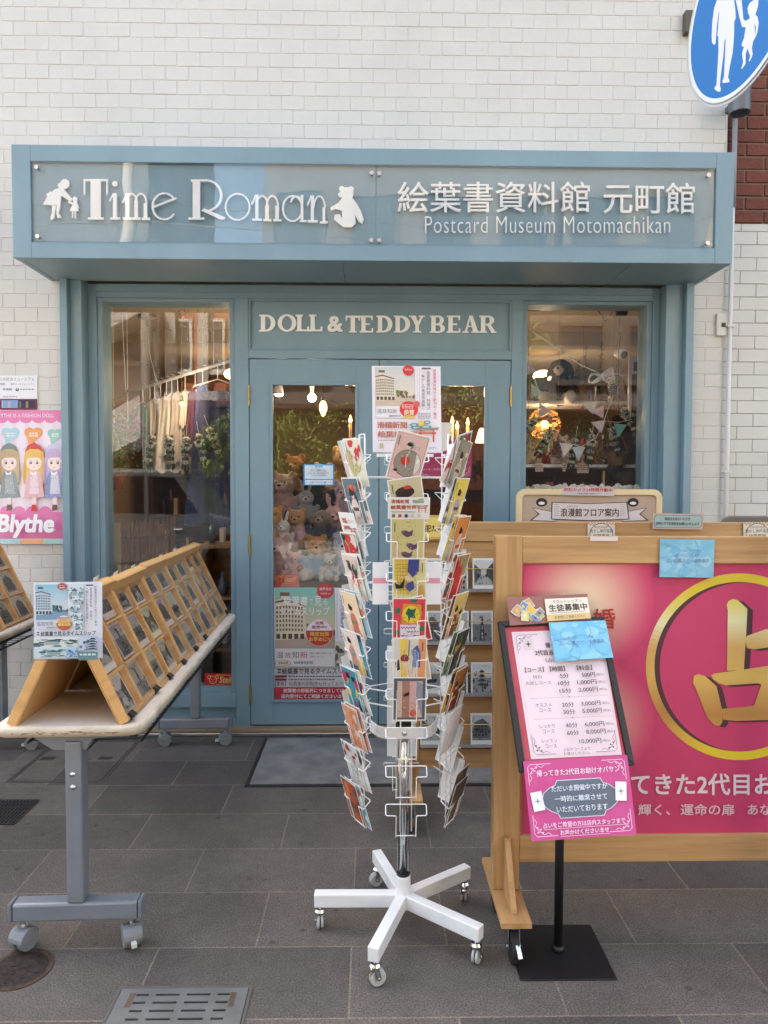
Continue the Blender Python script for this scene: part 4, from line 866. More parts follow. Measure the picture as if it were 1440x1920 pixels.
for k in range(4):
    pts = []; an = -.35+.12*k
    for i in range(21):
        t = 2*math.pi*i/20; x, y = 24*math.sin(t), 10*math.sin(2*t)*.9; pts.append(at(1126+x*math.cos(an)-y*math.sin(an)+k*.8, 704-(x*math.sin(-an)+y*math.cos(an))*1.0+k*2, .4-.004*k))
    b.tube(pts, .003, 6)
b.tube([at(x, y, .4) for x, y in ((1128, 703), (1150, 700), (1176, 706))], .003, 6); b.build('cord', WHITEM, wc, True)
p = at(1055, 765, 1.0)
plush('black and white plush dog on the shelf of the right window', 'plush toy', (p.x-.02, 1.0, at(1065, 762, 1.0).z), .36, (30, 28, 30), None, (220, 214, 210), 'dog', -.4, 'plush toys in the right window', (210, 204, 200))
p = at(1183, 900, .46); plush('large dark brown plush bear holding a wicker basket', 'plush toy', (p.x, .56, at(1183, 918, .56).z), .50, (62, 40, 33), None, (96, 70, 56), 'bear', .35, 'plush toys in the right window')
bk = thing('wicker_basket', 'wicker basket held by the dark brown plush bear', 'basket', at(1156, 872, .44)); q = at(1156, 872, .44); b = MB()
for i in range(9): r = .045+.002*i*1.3; b.tube([(q.x+r*math.cos(t*.4488), q.y+r*math.sin(t*.4488), q.z+.010*i) for t in range(14)], .0055, 5, True)
b.build('weave', mat('basket_cane', (132, 92, 62), .7, 0, .2, 40), bk, True); b = MB(); b.tube([(q.x+.06*math.cos(t*.314), q.y, q.z+.09+.1*math.sin(t*.314)) for t in range(11)], .005, 6); b.build('handle', mat('basket_cane', (132, 92, 62)), bk, True)
pf = thing('picture_frame', 'white framed picture board leaning at the right of right window', 'picture', at(1195, 700, .8)); a, c = at(1180, 668, .8), at(1222, 780, .8)
b = MB(); b.box((a.x, .80, c.z), (c.x, .82, a.z)); b.build('frame', WHITEM, pf, bevel=.003)
b = MB(); b.color(96, 74, 66); b.box((a.x+.02, .796, c.z+.02), (c.x-.02, .7995, a.z-.12)); b.color(150, 104, 78); b.box((a.x+.035, .794, c.z+.06), (a.x+.1, .7958, a.z-.2)); b.color(60, 66, 84); b.box((a.x+.03, .794, a.z-.10), (a.x+.1, .7995, a.z-.04)); b.build('photograph', PAINTC, pf)
b = MB(); rg = random.Random(9); a, c = at(966, 913, .22), at(1218, 913, .22)
for i in range(110):
    x = a.x+(c.x-a.x)*i/109; b.ball((x, .22+rg.uniform(-.012, .012), a.z-.01+rg.uniform(-.012, .012)), (.018, .02, rg.uniform(.014, .026)), 7, 5)
b.box((a.x, .20, a.z-.09), (c.x, .26, a.z-.012)); tag(b.build('fleece_trim', mat('cream_fleece', (226, 214, 196), .95, 0, .1, 60, .5, 150), None, True), 'cream woolly fleece along the foot of the right window', 'trim')
# dark red cabinet wall behind the right door
rw = thing('red_cabinet', 'dark reddish wooden cabinet behind the right door', 'cabinet', (.75, 1.9, .02)); RED = wood('mahogany', (112, 58, 40), (82, 38, 26), 2)
b = MB(); b.box((.22, 1.9, .02), (1.08, 2.3, 2.1)); b.build('carcass', RED, rw, bevel=.004)
for x in (.26, .68): b = MB(); b.box((x, 1.875, .3), (x+.37, 1.899, 1.25)); b.build('door', RED, rw, bevel=.006)
b = MB(); b.box((.2, 1.7, 1.40), (1.1, 1.899, 1.45)); b.build('ledge', RED, rw, bevel=.004)
for k, (px, py) in enumerate(((886, 885), (897, 878))):
    p = at(px, py, 1.5); b = MB(); b.color(44, 26, 22); blob('hanging_figure', [(p, (.03, .02, .05), (44, 26, 22)), (p+Vector((0, 0, .05)), .022, (44, 26, 22)), (p+Vector((-.03, 0, -.05)), (.012, .012, .04), (44, 26, 22)), (p+Vector((.025, 0, -.06)), (.012, .012, .04), (44, 26, 22))], .008, None)
    tag(bpy.data.objects[-1] if False else [o for o in bpy.data.objects if o.name.startswith('hanging_figure')][-1], ['dark cloth figure hanging left of its twin behind the right door', 'dark cloth figure hanging at the right edge of the right door'][k], 'ornament', 'hanging figures')
for i, (px, h, c, nm) in enumerate([(994, .17, (206, 176, 140), 'tan'), (1012, .15, (196, 80, 76), 'red'), (1052, .20, (226, 206, 186), 'cream'), (1076, .17, (220, 170, 160), 'rose'), (1124, .18, (150, 104, 70), 'brown'), (1140, .15, (210, 206, 210), 'pale grey')]):
    p = at(px, 870, .55); plush(f'small {nm} plush bear sitting on the white shelf of the right window', 'plush toy', (p.x, .55+.03*(i % 2), z1_), h, c, kind='bear', turn=.3*math.sin(i*2), group='small plush bears on the window shelf')
for i, (px, h) in enumerate([(1099, .34), (1128, .38), (1160, .40), (1040, .22), (1085, .24)]):
    p = at(px, 750, 1.0); rg = random.Random(i+60); c = MB(); base = Vector((p.x, 1.02, z2_)); c.lathe(base, [(0, 0), (.03, 0), (.036, .05), (0, .05)], 12); pt_ = thing('potted_sprig', ['dark sprig plant left of the three tall ones on the corner shelf', 'dark sprig plant, middle of three on the corner shelf', 'dark sprig plant near the security camera', 'low sprig plant by the plush dog', 'low sprig plant between the dog and the cable'][i], 'plant', base, 0, 'sprig plants in the right window'); c.build('pot', mat('terracotta', (150, 92, 66)), pt_)
    c = MB()
    for k in range(170):
        t = rg.random(); q = base+Vector((rg.gauss(0, .016*(1.1-t)), rg.gauss(0, .016), .05+h*t)); d = Vector((rg.uniform(-1, 1), rg.uniform(-1, 1), .9)).normalized()*.02; e = d.orthogonal().normalized()*.004; c.add([q-e, q+d*.5+e, q+d, q+e], [(0, 1, 2, 3)])
    c.build('foliage', mat('dark_sprig', (58, 70, 52), .7, 0, .3, 20), pt_)
for i, (px, py, y, r, cs, lb) in enumerate([(990, 835, .55, .05, [(150, 120, 90), (120, 96, 70), (176, 150, 110)], 'brown dried flower bunch at the left edge of the right window'), (1046, 842, .50, .045, [(170, 110, 110), (196, 150, 146), (130, 90, 84)], 'dusty pink dried bunch above the price tags'), (1092, 800, .75, .055, [(110, 116, 84), (90, 96, 70), (140, 136, 100)], 'sage green dried bunch in the middle of the right window'), (1125, 850, .48, .045, [(186, 150, 96), (160, 120, 70), (206, 180, 130)], 'straw coloured dried bunch left of the wicker basket'), (1150, 730, .8, .05, [(96, 84, 74), (120, 100, 84), (76, 70, 60)], 'grey brown dried bunch below the security camera'), (1196, 800, .45, .05, [(120, 90, 96), (150, 116, 110), (100, 80, 70)], 'plum brown dried bunch at the right edge of the right window')]):
    c0 = at(px, py, y); rg = random.Random(80+i); c = MB(); t = thing('dried_bunch', lb, 'dried flowers', c0, 0, 'dried flower bunches in the right window')
    for k in range(420):
        q = c0+Vector((rg.gauss(0, r*.6), rg.gauss(0, r*.5), rg.gauss(0, r*.75))); d = Vector((rg.uniform(-1, 1), rg.uniform(-1, 1), rg.uniform(-1, .6))).normalized()*.014; e = d.orthogonal().normalized()*.006; c.color(*rg.choice(cs)); c.add([q-e, q+d*.5-e, q+d, q+d*.5+e], [(0, 1, 2, 3)])
    c.build('blossom', DYED, t); c = MB()
    for k in range(7): c.tube([c0+Vector((rg.gauss(0, r*.5), rg.gauss(0, r*.4), 0)), c0+Vector((0, 0, r*1.9)), c0+Vector((rg.gauss(0, .008), 0, r*2.5))], .0012, 4)
    c.tube([c0+Vector((0, 0, r*2)), (c0.x, c0.y, 2.6)], .001, 4); c.build('stems', mat('dry_stem', (140, 116, 80), .8, 0, .2, 20), t)
# ================================================================== across the street (seen as reflections in the glass)
def facade(name, label, x0, x1, yb, H, depth, wallm, rows, cols, z0, dz, wx, wz, trim=None, glassm=None, sills=True):
    t = thing(name, label, 'building', ((x0+x1)/2, yb, 0)); b = MB(); b.box((x0, yb-depth, -.12), (x1, yb, H)); b.build('wall', wallm, t)
    gm = glassm or mat('far_window_glass', (60, 70, 80), .08, 0, .1, 2)
    tm = trim or mat('pale_trim', (214, 210, 204), .6, 0, .05, 3)
    for r in range(rows):
        for c in range(cols):
            cx = x0+(x1-x0)*(c+.5)/cols; z = z0+dz*r; f = MB(); w, h = wx/2, wz/2
            f.box((cx-w, yb+.002, z-h), (cx-w+.07, yb+.06, z+h)); f.box((cx+w-.07, yb+.002, z-h), (cx+w, yb+.06, z+h)); f.box((cx-w+.07, yb+.002, z+h-.07), (cx+w-.07, yb+.06, z+h)); f.box((cx-w+.07, yb+.002, z-h), (cx+w-.07, yb+.06, z-h+.07))
            if sills: f.box((cx-w-.05, yb+.002, z-h-.08), (cx+w+.05, yb+.14, z-h-.002))
            o = f.build('window', tm, t); p = MB(); p.box((cx-w+.07, yb+.004, z-h+.07), (cx+w-.07, yb+.03, z+h-.07)); p.build('pane', gm, o)
    b = MB(); b.box((x0-.06, yb-depth, H+.002), (x1+.06, yb+.12, H+.22)); b.build('parapet', tm, t)
    return t
YB = -13.7
ORG = mat('orange_tile_wall', (176, 104, 72), .7, 0, .1, 6); WHT_W = mat('white_plaster_wall', (186, 182, 178), .7, 0, .06, 2); GRY_W = mat('grey_tile_wall', (104, 98, 94), .7, 0, .08, 3)
o = facade('corner_building', 'orange tiled building with white pilasters across the street', -5.15, -2.7, YB, 6.6, 6, ORG, 2, 3, 2.3, 2.6, .5, 1.3)
for x in (-5.0, -4.2, -3.45, -2.8): b = MB(); b.box((x-.13, YB+.002, -.1), (x+.13, YB+.20, 6.55)); b.build('pilaster', WHT_W, o)
for z in (3.5, 6.2): b = MB(); b.box((-5.15, YB+.205, z), (-2.7, YB+.28, z+.22)); b.build('string_course', WHT_W, o)
o = facade('apartment_building', 'white building with outside stairs and added dark roof across the street', -13, -5.25, YB+.3, 6.6, 8, WHT_W, 2, 4, 2.2, 2.9, 1.2, 1.4)
b = MB()
for k in range(2): b.prism([(-8.6, YB+.31, .8+2.9*k), (-5.4, YB+.31, 2.5+2.9*k), (-5.4, YB+.31, 3.5+2.9*k), (-8.6, YB+.31, 1.8+2.9*k)], (0, 1.0, 0))
b.build('stair_flight', WHT_W, o)
b = MB(); b.prism([(-13, YB+.3, 6.83), (-13, YB-7, 6.83), (-13, YB-7, 13), (-13, YB-1.2, 13)], (7.75, 0, 0)); b.build('added_dark_roof', mat('added_roof_slate', (64, 62, 64), .7, 0, .1, 4), o)  # roof volume added to darken the sign's reflection beside the sky gap
facade('office_building', 'long grey building with rows of windows across the street', -2.6, 8, YB-.2, 15, 8, GRY_W, 5, 6, 2., 2.8, 1.2, 1.5, mat('dark_trim', (92, 86, 82), .6, 0, .05, 3))
facade('shop_house', 'cream three storey house at the right end across the street', 8.1, 16, YB, 9.5, 8, mat('cream_plaster_wall', (214, 200, 174), .7, 0, .06, 2), 3, 4, 2., 2.9, 1.2, 1.5)
for xx0, xx1, yf in ((-5.14, -2.71, YB+.21), (-12.9, -5.3, YB+.31), (-2.5, 7.9, YB-.19)):  # dark ground-floor bands added to dim the street's reflection in the windows
    fs_ = MB(); fs_.box((xx0, yf+.075, .0), (xx1, yf+.14, 3.3)); t_ = thing('added_shopfront', {-5.14: 'added dark shopfront band under the orange building, dimming its reflection', -12.9: 'added dark shopfront band under the white building, dimming its reflection', -2.5: 'added dark shopfront band under the grey building, dimming its reflection'}[xx0], 'shopfront', ((xx0+xx1)/2, yf, 0)); fs_.build('dark_band', mat('added_band_glass', (44, 46, 50), .12, 0, .15, 1.5), t_)
    fs_ = MB(); fs_.box((xx0, yf+.15, 3.3), (xx1, yf+.5, 3.42)); fs_.build('added_canopy', mat('added_canopy_paint', (84, 62, 52), .7, 0, .1, 3), t_)
def tree(label, x, y, h, r, seed):
    t = thing('street_tree', label, 'tree', (x, y, -.0), 0, 'street trees on the far pavement'); rg = random.Random(seed); b = MB()
    b.tube([(x, y, -.05), (x+.03, y, h*.3), (x-.02, y+.03, h*.55), (x, y, h*.8)], [.075, .06, .045, .02], 9)
    tips = []
    for i in range(9):
        a = i*2.4; z = h*(.42+.05*i); q = (x+r*.7*math.cos(a), y+r*.7*math.sin(a), z+r*.45); b.tube([(x, y, z), ((x+q[0])/2, (y+q[1])/2, z+r*.3), q], [.025, .016, .007], 6); tips.append(q)
    b.build('trunk', mat('bark', (96, 80, 66), .9, 0, .3, 14, .5, 40), t); c = MB(); cl = [Vector(q)+Vector((rg.uniform(-.2, .2), rg.uniform(-.2, .2), rg.uniform(-.1, .3)))*r for q in tips for _ in range(4)]
    for i in range(3400):
        q = rg.choice(cl)+Vector((rg.gauss(0, 1), rg.gauss(0, 1), rg.gauss(0, .8)))*r*.2; d = Vector((rg.uniform(-1, 1), rg.uniform(-1, 1), rg.uniform(-.8, .5))).normalized()*.05; e = d.orthogonal().normalized()*.022
        c.add([q-d, q+e, q+d, q-e], [(0, 1, 2, 3)])
    c.build('crown', mat('tree_leaves', (150, 164, 84), .55, 0, .35, 3), t)
tree('round leafy street tree before the grey building', -1.55, -11.4, 2.9, .85, 1)
tree('leafy street tree standing before the orange building', -3.28, -11.6, 3.2, .5, 2)
tree('large street tree further right before the grey building', 2.6, -11.4, 4.6, 1.2, 3)
# van
vn = thing('parked_van', 'dark grey minivan parked at the kerb across the pavement', 'van', (-3.6, -7.2, -.13)); VP = mat('van_paint', (96, 100, 106), .25, .4, .03, 8, 0, 0, .5, .6)
pr = [(-5.4, .25), (-5.45, .8), (-5.3, 1.0), (-5.1, 1.62), (-4.9, 1.74), (-2.9, 1.72), (-2.45, 1.05), (-1.85, .92), (-1.72, .7), (-1.72, .28)]
b = MB(); b.prism([(x, -7.95, z-.06) for x, z in pr], (0, 1.5, 0)); b.build('body', VP, vn, bevel=.05, seg=3)
for q in ([(-5.0, 1.08), (-4.85, 1.58), (-4.25, 1.62), (-4.25, 1.06)], [(-4.17, 1.06), (-4.17, 1.62), (-3.45, 1.62), (-3.45, 1.05)], [(-3.37, 1.05), (-3.37, 1.62), (-2.98, 1.6), (-2.62, 1.05)]):
    b = MB(); b.prism([(x, -6.449, z-.06) for x, z in q], (0, .012, 0)); b.build('side_window', mat('van_glass', (24, 28, 34), .06, 0, .05, 5), vn)
for x in (-4.8, -2.4):
    w_ = MB(); w_.cyl((x, -6.62, .17), (x, -6.40, .17), .30, n=24); w = w_.build('wheel', RUB, vn, bevel=.02); w_ = MB(); w_.cyl((x, -6.45, .17), (x, -6.39, .17), .18, n=20); w_.build('rim', STEEL, w)
b = MB(); b.box((-1.9, -6.52, .60), (-1.70, -6.42, .72)); b.build('headlight', mat('headlight_glass', (230, 226, 214), .1, 0, .02, 5), vn, bevel=.02)
b = MB(); b.box((-3.0, -6.448, .72), (-2.85, -6.42, .76)); b.build('door_handle', STEEL, vn, bevel=.008)
b = MB(); b.lathe((-2.05, -4.75, 0), [(0, 0), (.075, 0), (.075, .05), (.05, .09), (.05, .7), (.06, .74), (.06, .82), (.045, .9), (0, .93)], 20); tag(b.build('bollard', mat('dark_green_paint', (40, 62, 56), .4, 0, .08, 8), None, True), 'dark green iron bollard at the pavement edge behind the viewer', 'bollard')
b = MB(); b.tube([(-4.85, -11.2, 0), (-4.85, -11.2, 9)], .13, 14); up = thing('utility_pole', 'grey concrete utility pole across the street with wires', 'pole', (-4.85, -11.2, 0)); b.build('post', mat('concrete_pole', (160, 154, 146), .8, 0, .08, 4), up, True)
b = MB()
for k in range(3): b.tube([(-14, -11.2, 6.2+.4*k), (-9, -11.2, 5.9+.4*k), (-4.85, -11.2, 6.3+.4*k), (2, -11.2, 5.7+.4*k), (12, -11.2, 6.3+.4*k)], .012, 5)
b.build('cable', BLACKM, up)
# ================================================================== folding tables with tent racks of old postcards
TOPM = mat('worn_white_laminate', (226, 212, 196), .45, 0, .05, 5, .04, 40)
EDGEM = mat('chipped_cream_edge', (230, 218, 200), .5, 0, .04, 8, .05, 60, dark=(178, 160, 134))
def caster_furn(mb_parent, x, y, turn=0., lock=False):
    'twin wheel hooded furniture caster'
    R3 = Matrix.Translation((x, y, 0)) @ Matrix.Rotation(turn, 4, 'Z'); b = MB(); b.T = R3
    for s in (-1, 1): b.cyl((.0, s*.005, .034), (0, s*.027, .034), .034, n=24)
    b.lathe((0, 0, .034), [(.0, -.026), (.036, -.026), (.036, .026), (0, .026)], 20, (0, 1, 0)) if False else None
    c = b.build('caster', GREYP, mb_parent, local=True, bevel=.003)
    h = MB(); h.T = R3; P = [(.037*math.cos(RAD(a)), 0, .034+.037*math.sin(RAD(a))) for a in range(20, 200, 20)]
    h.prism([(px_, -.029, pz_) for px_, _, pz_ in P]+[(-.030, -.029, .03), (.02, -.029, .03)], (0, .058, 0)); h.build('hood', GREYP, c, local=True, bevel=.003)
    s_ = MB(); s_.T = R3; s_.cyl((0, 0, .068), (0, 0, .086), .006, n=10); s_.cyl((0, 0, .068), (0, 0, .074), .013, n=12); s_.build('stem', STEEL, c, local=True)
    if lock: k = MB(); k.T = R3; k.box((-.055, -.008, .02), (-.035, .008, .034)); k.build('brake_tab', mat('pale_plastic_tab', (206, 204, 196), .5, 0, .03, 10), c, local=True, bevel=.002)
def folding_table(label, loc, rz):
    t = thing('folding_table', label, 'table', loc, rz, 'folding tables with postcard racks'); L, Wd, z = 1.86, .445, .72
    def rr(hw, hl, r, n=6):
        P = []
        for cx, cy, a0 in ((hw-r, hl-r, 0), (-hw+r, hl-r, 90), (-hw+r, -hl+r, 180), (hw-r, -hl+r, 270)):
            P += [(cx+r*math.cos(RAD(a0+90*i/n)), cy+r*math.sin(RAD(a0+90*i/n))) for i in range(n+1)]
        return P
    b = MB(); P = rr(Wd/2-.006, L/2-.006, .05); b.prism([(x, y, z-.003) for x, y in P], (0, 0, .003)); b.build('tabletop', TOPM, t, local=True)
    b = MB(); P = rr(Wd/2, L/2, .055); n = len(P)
    prof = [(0., -.030), (.0, -.008), (-.004, -.002), (-.012, -.0005)]
    V = []
    for o_, dz in [(-.03, -.03)]+prof:
        Q = rr(Wd/2+o_, L/2+o_, .055+o_ if .055+o_ > .01 else .01); V += [(x, y, z+dz) for x, y in Q]
    Fc = []
    for j in range(len(prof)):
        for i in range(n): k = (i+1) % n; Fc.append((j*n+i, j*n+k, (j+1)*n+k, (j+1)*n+i))
    b.add(V, Fc+[tuple(range(n))[::-1]]); b.build('edge_band', EDGEM, t, True, local=True)
    rgw = random.Random(int(abs(loc[0])*100)); b = MB(); yy = -L/2-.0004
    for i in range(26):
        x = rgw.uniform(-Wd/2+.06, Wd/2-.06); z0 = z-.019+rgw.gauss(0, .003); l = rgw.uniform(.004, .03); h = rgw.uniform(.0008, .0032)
        b.add([(x-l*.5, yy, z0), (x-l*.1, yy, z0-h*rgw.uniform(.4, 1)), (x+l*.5, yy, z0+rgw.uniform(-h, h)*.3), (x+l*.2, yy, z0+h), (x-l*.3, yy, z0+h*rgw.uniform(.3, .9))], [(0, 1, 2, 3, 4)]); yy -= .00002
    b.build('edge_wear', mat('worn_edge_core', (150, 128, 100), .8, 0, .3, 60), t, local=True)
    for s in (-1, 1):
        y = s*.86; b = MB(); b.box((-.022, y-.03, .155), (.022+.006, y+.03, .66)); lg = b.build('leg', GREYM, t, local=True, bevel=.006)
        f = MB(); f.box((-.19, y-.026, .095), (.19, y+.026, .154)); f.build('foot', GREYM, t, local=True, bevel=.008)
        for q in (-1, 1): e = MB(); e.box((q*.191, y-.027, .094), (q*.203, y+.027, .155)); e.build('foot_cap', mat('grey_end_cap', (116, 120, 128), .5, 0, .05, 10), t, local=True, bevel=.006)
        c = MB(); c.prism([(-.15, y-.02, .689), (.17, y-.02, .689), (.17, y-.02, .672), (.06, y-.02, .664), (.04, y-.02, .63), (-.06, y-.02, .63), (-.12, y-.02, .672), (-.15, y-.02, .678)], (0, .04, 0)); c.build('tilt_bracket', GREYM, t, local=True, bevel=.004)
        for zz in (.56, .52): m_ = MB(); m_.lathe((.003, y-.0301, zz), [(0, .006), (.007, .005), (.009, 0)], 14, (0, -1, 0)); m_.build('bolt', CHROME, lg, True, local=True)
        for q in (-1, 1): caster_furn(t, q*.165, y, RAD(25*q+90 if s < 0 else 10), q > 0)
    b = MB(); b.box((-.02, -.829, .60), (.02, .829, .645)); b.build('spine_beam', mat('dark_grey_beam', (70, 72, 78), .5, .2, .05, 8), t, local=True, bevel=.004)
    for q in (-1, 1): b = MB(); b.box((q*.17-.012, -.84, .655), (q*.17+.012, .84, .683)); b.build('side_beam', mat('black_beam', (38, 38, 40), .5, .2, .05, 8), t, local=True, bevel=.003)
    b = MB()
    for k in range(34): b.tube([(-.16, -.80+.048*k, .635), (.19, -.80+.048*k, .635)], .002, 5)
    b.tube([(.19, -.82, .635), (.19, .82, .635)], .005, 6); b.tube([(-.16, -.82, .635), (-.16, .82, .635)], .005, 6); b.build('wire_shelf', BLACKM, t, local=True)
    return t
TLOC, TRZ = Vector((-.945, -1.0, 0)), RAD(2.0)
folding_table('white topped folding table on wheels nearest the viewer', TLOC, TRZ)
TLOC2 = Vector((-1.98, -1.06, 0))
folding_table('white topped folding table on wheels cut off by the left edge', TLOC2, TRZ)
# printed matter of the old postcards: sepia views of streets, temples, harbours, towers
def oldcard(a, x0, y0, x1, y1, seed, grey=False):
    rg = random.Random(seed); w, h = x1-x0, y1-y0; g_ = rg.uniform(.86, 1.08); q_ = rg.uniform(.74, .88); T = (lambda v: (min(250, int(v*1.05)), min(250, int(v*1.04)), v)) if grey else (lambda v: (min(250, int(v*g_)), min(250, int(v*g_*.92)), int(v*g_*q_)))
    a.rect(x0, y0, x1, y1, T(216)); mx, my = w*.07, h*.06; X0, Y0, X1, Y1 = x0+mx, y0+my, x1-mx, y1-my*rg.choice((1, 1, 3)); W_, H_ = X1-X0, Y1-Y0
    hz = Y0+H_*rg.uniform(.35, .6); a.rect(X0, Y0, X1, Y1, T(rg.randint(168, 196))); a.rect(X0, hz, X1, Y1, T(rg.randint(104, 146))); a.lay += 1
    kind = seed % 5
    def pt(u, v): return (X0+W_*min(1, max(0, u)), Y0+H_*min(1, max(0, v)))
    if kind == 0:      # street with houses both sides
        a.poly([pt(0, .15), pt(.36, .4), pt(.36, .62), pt(0, .95)], T(76)); a.poly([pt(1, .08), pt(.64, .38), pt(.64, .6), pt(1, .9)], T(58)); a.poly([pt(.36, .6), pt(.62, .6), pt(.9, 1), pt(.1, 1)], T(158))
        for i in range(5): u = .06+.06*i; a.rect(*pt(u, .35+.03*i), *pt(u+.025, .48+.02*i), T(150), a.lay)
    elif kind == 1:    # pagoda / temple roofs and trees
        for i in range(4): v = .2+.15*i; a.poly([pt(.5-.16-.05*i, v+.08), pt(.5-.06, v), pt(.5+.06, v), pt(.5+.16+.05*i, v+.08)], T(52)); a.rect(*pt(.4, v+.08), *pt(.6, v+.14), T(120))
    elif kind == 2:    # harbour: ship hull and masts
        a.poly([pt(.12, .62), pt(.86, .58), pt(.78, .72), pt(.2, .74)], T(42)); a.rect(*pt(.38, .45), *pt(.62, .6), T(88))
        for u in (.3, .55, .72): a.rect(*pt(u, .15), *pt(u+.015, .6), T(48))
    elif kind == 3:    # tall tower
        a.poly([pt(.36, .95), pt(.47, .12), pt(.53, .12), pt(.64, .95)], T(60)); a.poly([pt(.44, .95), pt(.49, .4), pt(.51, .4), pt(.56, .95)], T(160))
        for v in (.4, .6, .78): a.rect(*pt(.38, v), *pt(.62, v+.025), T(44))
    else:              # large block of a department store
        a.poly([pt(.1, .9), pt(.1, .3), pt(.55, .12), pt(.9, .34), pt(.9, .9)], T(92))
        for i in range(4):
            for j in range(4): a.rect(*pt(.16+.17*i, .4+.12*j), *pt(.16+.17*i+.09, .4+.12*j+.07), T(44), a.lay)
    a.lay += 1
    for i in range(16): u, v, q = rg.random(), rg.uniform(.55, .95), rg.uniform(.02, .07); a.poly([pt(u-q, v+q*.4), pt(u-q*.4, v-q), pt(u+q*.6, v-q*.7), pt(u+q, v+q*.5), pt(u, v+q)], T(rg.randint(30, 84)), a.lay)
    for i in range(12): u, v, q = rg.random(), rg.uniform(.05, .6), rg.uniform(.015, .05); a.poly([pt(u-q, v), pt(u, v-q), pt(u+q, v+q*.3), pt(u, v+q)], T(rg.randint(48, 150)), a.lay)
KW = ['street', 'pagoda', 'harbour', 'tower', 'store']
TRAYL, TRAYH, TRAYW = .362, .435, .032
def tray_mesh(t, n=2):
    'shallow pine tray: local x across thickness (0 back .. TRAYW front), y along, z up the slope'
    L, H, D = TRAYL, TRAYH, TRAYW; k = .013
    b = MB(); b.box((0, 0, 0), (.004, L, H)); b.build('back_panel', mat('tray_card', (196, 150, 96), .7, 0, .06, 6), t, local=True)
    for y in (0, L-k): b = MB(); b.box((.0042, y, 0), (D, y+k, H)); b.build('side_rail', PINEX, t, local=True, bevel=.0015)
    b = MB(); b.box((.0042, L/2-k/2, k), (D-.006, L/2+k/2, H-k)); b.build('divider', PINEX, t, local=True, bevel=.001)
    for z in (0, H-k): b = MB(); b.box((.0042, k+.0003, z), (D, L-k-.0003, z+k)); b.build('end_rail', PINE, t, local=True, bevel=.0015)
    for j in (1, 2):
        for y0, y1 in ((k, L/2-k/2), (L/2+k/2, L-k)): b = MB(); b.box((.0042, y0+.0003, H*j/3-.004), (D-.003, y1-.0003, H*j/3+.004)); b.build('ledge', PINE, t, local=True)
    b = MB(); N = 9; V = []; Fc = []
    for j in range(N+1):
        for i in range(N+1):
            y = .006+(L-.012)*i/N; z = -.004+(H+.002)*j/N; V.append((D+.0025+.0016*math.sin(i*1.7+j*.9)+.001*math.sin(j*2.3), y, z))
    for j in range(N):
        for i in range(N): a = j*(N+1)+i; Fc.append((a, a+1, a+N+2, a+N+1))
    b.add(V, Fc); b.build('plastic_cover', CLEARP, t, True, local=True)
def tentmats(loc, rz, side, i):
    'matrix of tray i on a side (+1 faces right) of the tent standing on a table'
    hb, ht, zt, zb_ = .182, .006, 1.098, .722
    y = -.915+i*(TRAYL+.003); base = Vector((side*hb, y, zb_)); top = Vector((side*ht, y, zt)); up = (top-base).normalized(); yy = Vector((0, 1, 0)); nx = yy.cross(up)
    if side < 0: nx = -nx
    base = base-nx*TRAYW
    m = Matrix((nx, yy, up)).transposed() if side > 0 else Matrix((nx, -yy, up)).transposed()
    if side < 0: base = base+yy*TRAYL
    rj = random.Random(i*3+side); base = base+Vector((0, rj.uniform(-.002, .002), 0))+up*rj.uniform(0, .010)+nx*rj.uniform(-.003, .003)
    return Matrix.Translation(loc) @ Matrix.Rotation(rz, 4, 'Z') @ (Matrix.Translation(base) @ m.to_4x4() @ Matrix.Rotation(rj.uniform(-.012, .012), 4, 'X'))
def trays(loc, rz, which, tname, cols_visible):
    proto = None; out = []
    for side in (1, -1):
        for i in range(5):
            if side == 1 and i not in which: continue
            if side == -1 and tname == 'far table' : continue
            mw = tentmats(loc, rz, side, i); nth = ['nearest the viewer', 'second from the viewer', 'third from the viewer', 'fourth from the viewer', 'beside the shopfront'][i]
            lb = f'pine postcard tray on the {tname}, {"right slope" if side > 0 else "left slope"}, {nth}'
            if proto is None:
                t = thing('postcard_tray', lb, 'tray', mw.translation, 0, 'pine trays of old postcards', mw.to_3x3()); tray_mesh(t); proto = t
            else: t = copy_thing(proto, mw.translation, 0, mw.to_3x3(), lb)
            _LOC[t.name] = mw; out.append((side, i, t))
            if side < 0: continue
            for c in range(2):
                for r in range(3):
                    sd = i*7+c*3+r*5+(3 if tname == 'far table' else 0); rgc = random.Random(sd*13+1); cw, ch = .116, .127
                    y0 = TRAYL*(.06+.485*c)+(TRAYL*.44-cw)/2+rgc.uniform(-.012, .012); z1_ = TRAYH*(r+1)/3-.008-.006 if False else TRAYH*r/3+.008+ch
                    o_ = mw @ Vector((.009, y0, z1_)); R_ = mw.to_3x3(); a = Art(aff(o_, R_ @ Vector((0, cw, 0)), R_ @ Vector((.006, 0, -ch)), 10, 12.5), R_ @ Vector((1, 0, 0)))
                    a.sheet(0, 0, 10, 12.5, (214, 200, 172), .0008); oldcard(a, 0, 0, 10, 12.5, sd)
                    tag(a.build('old_postcard'), f'sepia {KW[sd % 5]} postcard, {["bottom", "middle", "top"][r]} {["nearer", "farther"][c]} pocket, {tname} tray {nth}', 'postcard', 'old postcards in the trays')
    return out
trays(TLOC, TRZ, (0, 1, 2, 3, 4), 'near table', 2)
trays(TLOC2, TRZ, (3, 4), 'far table', 2)
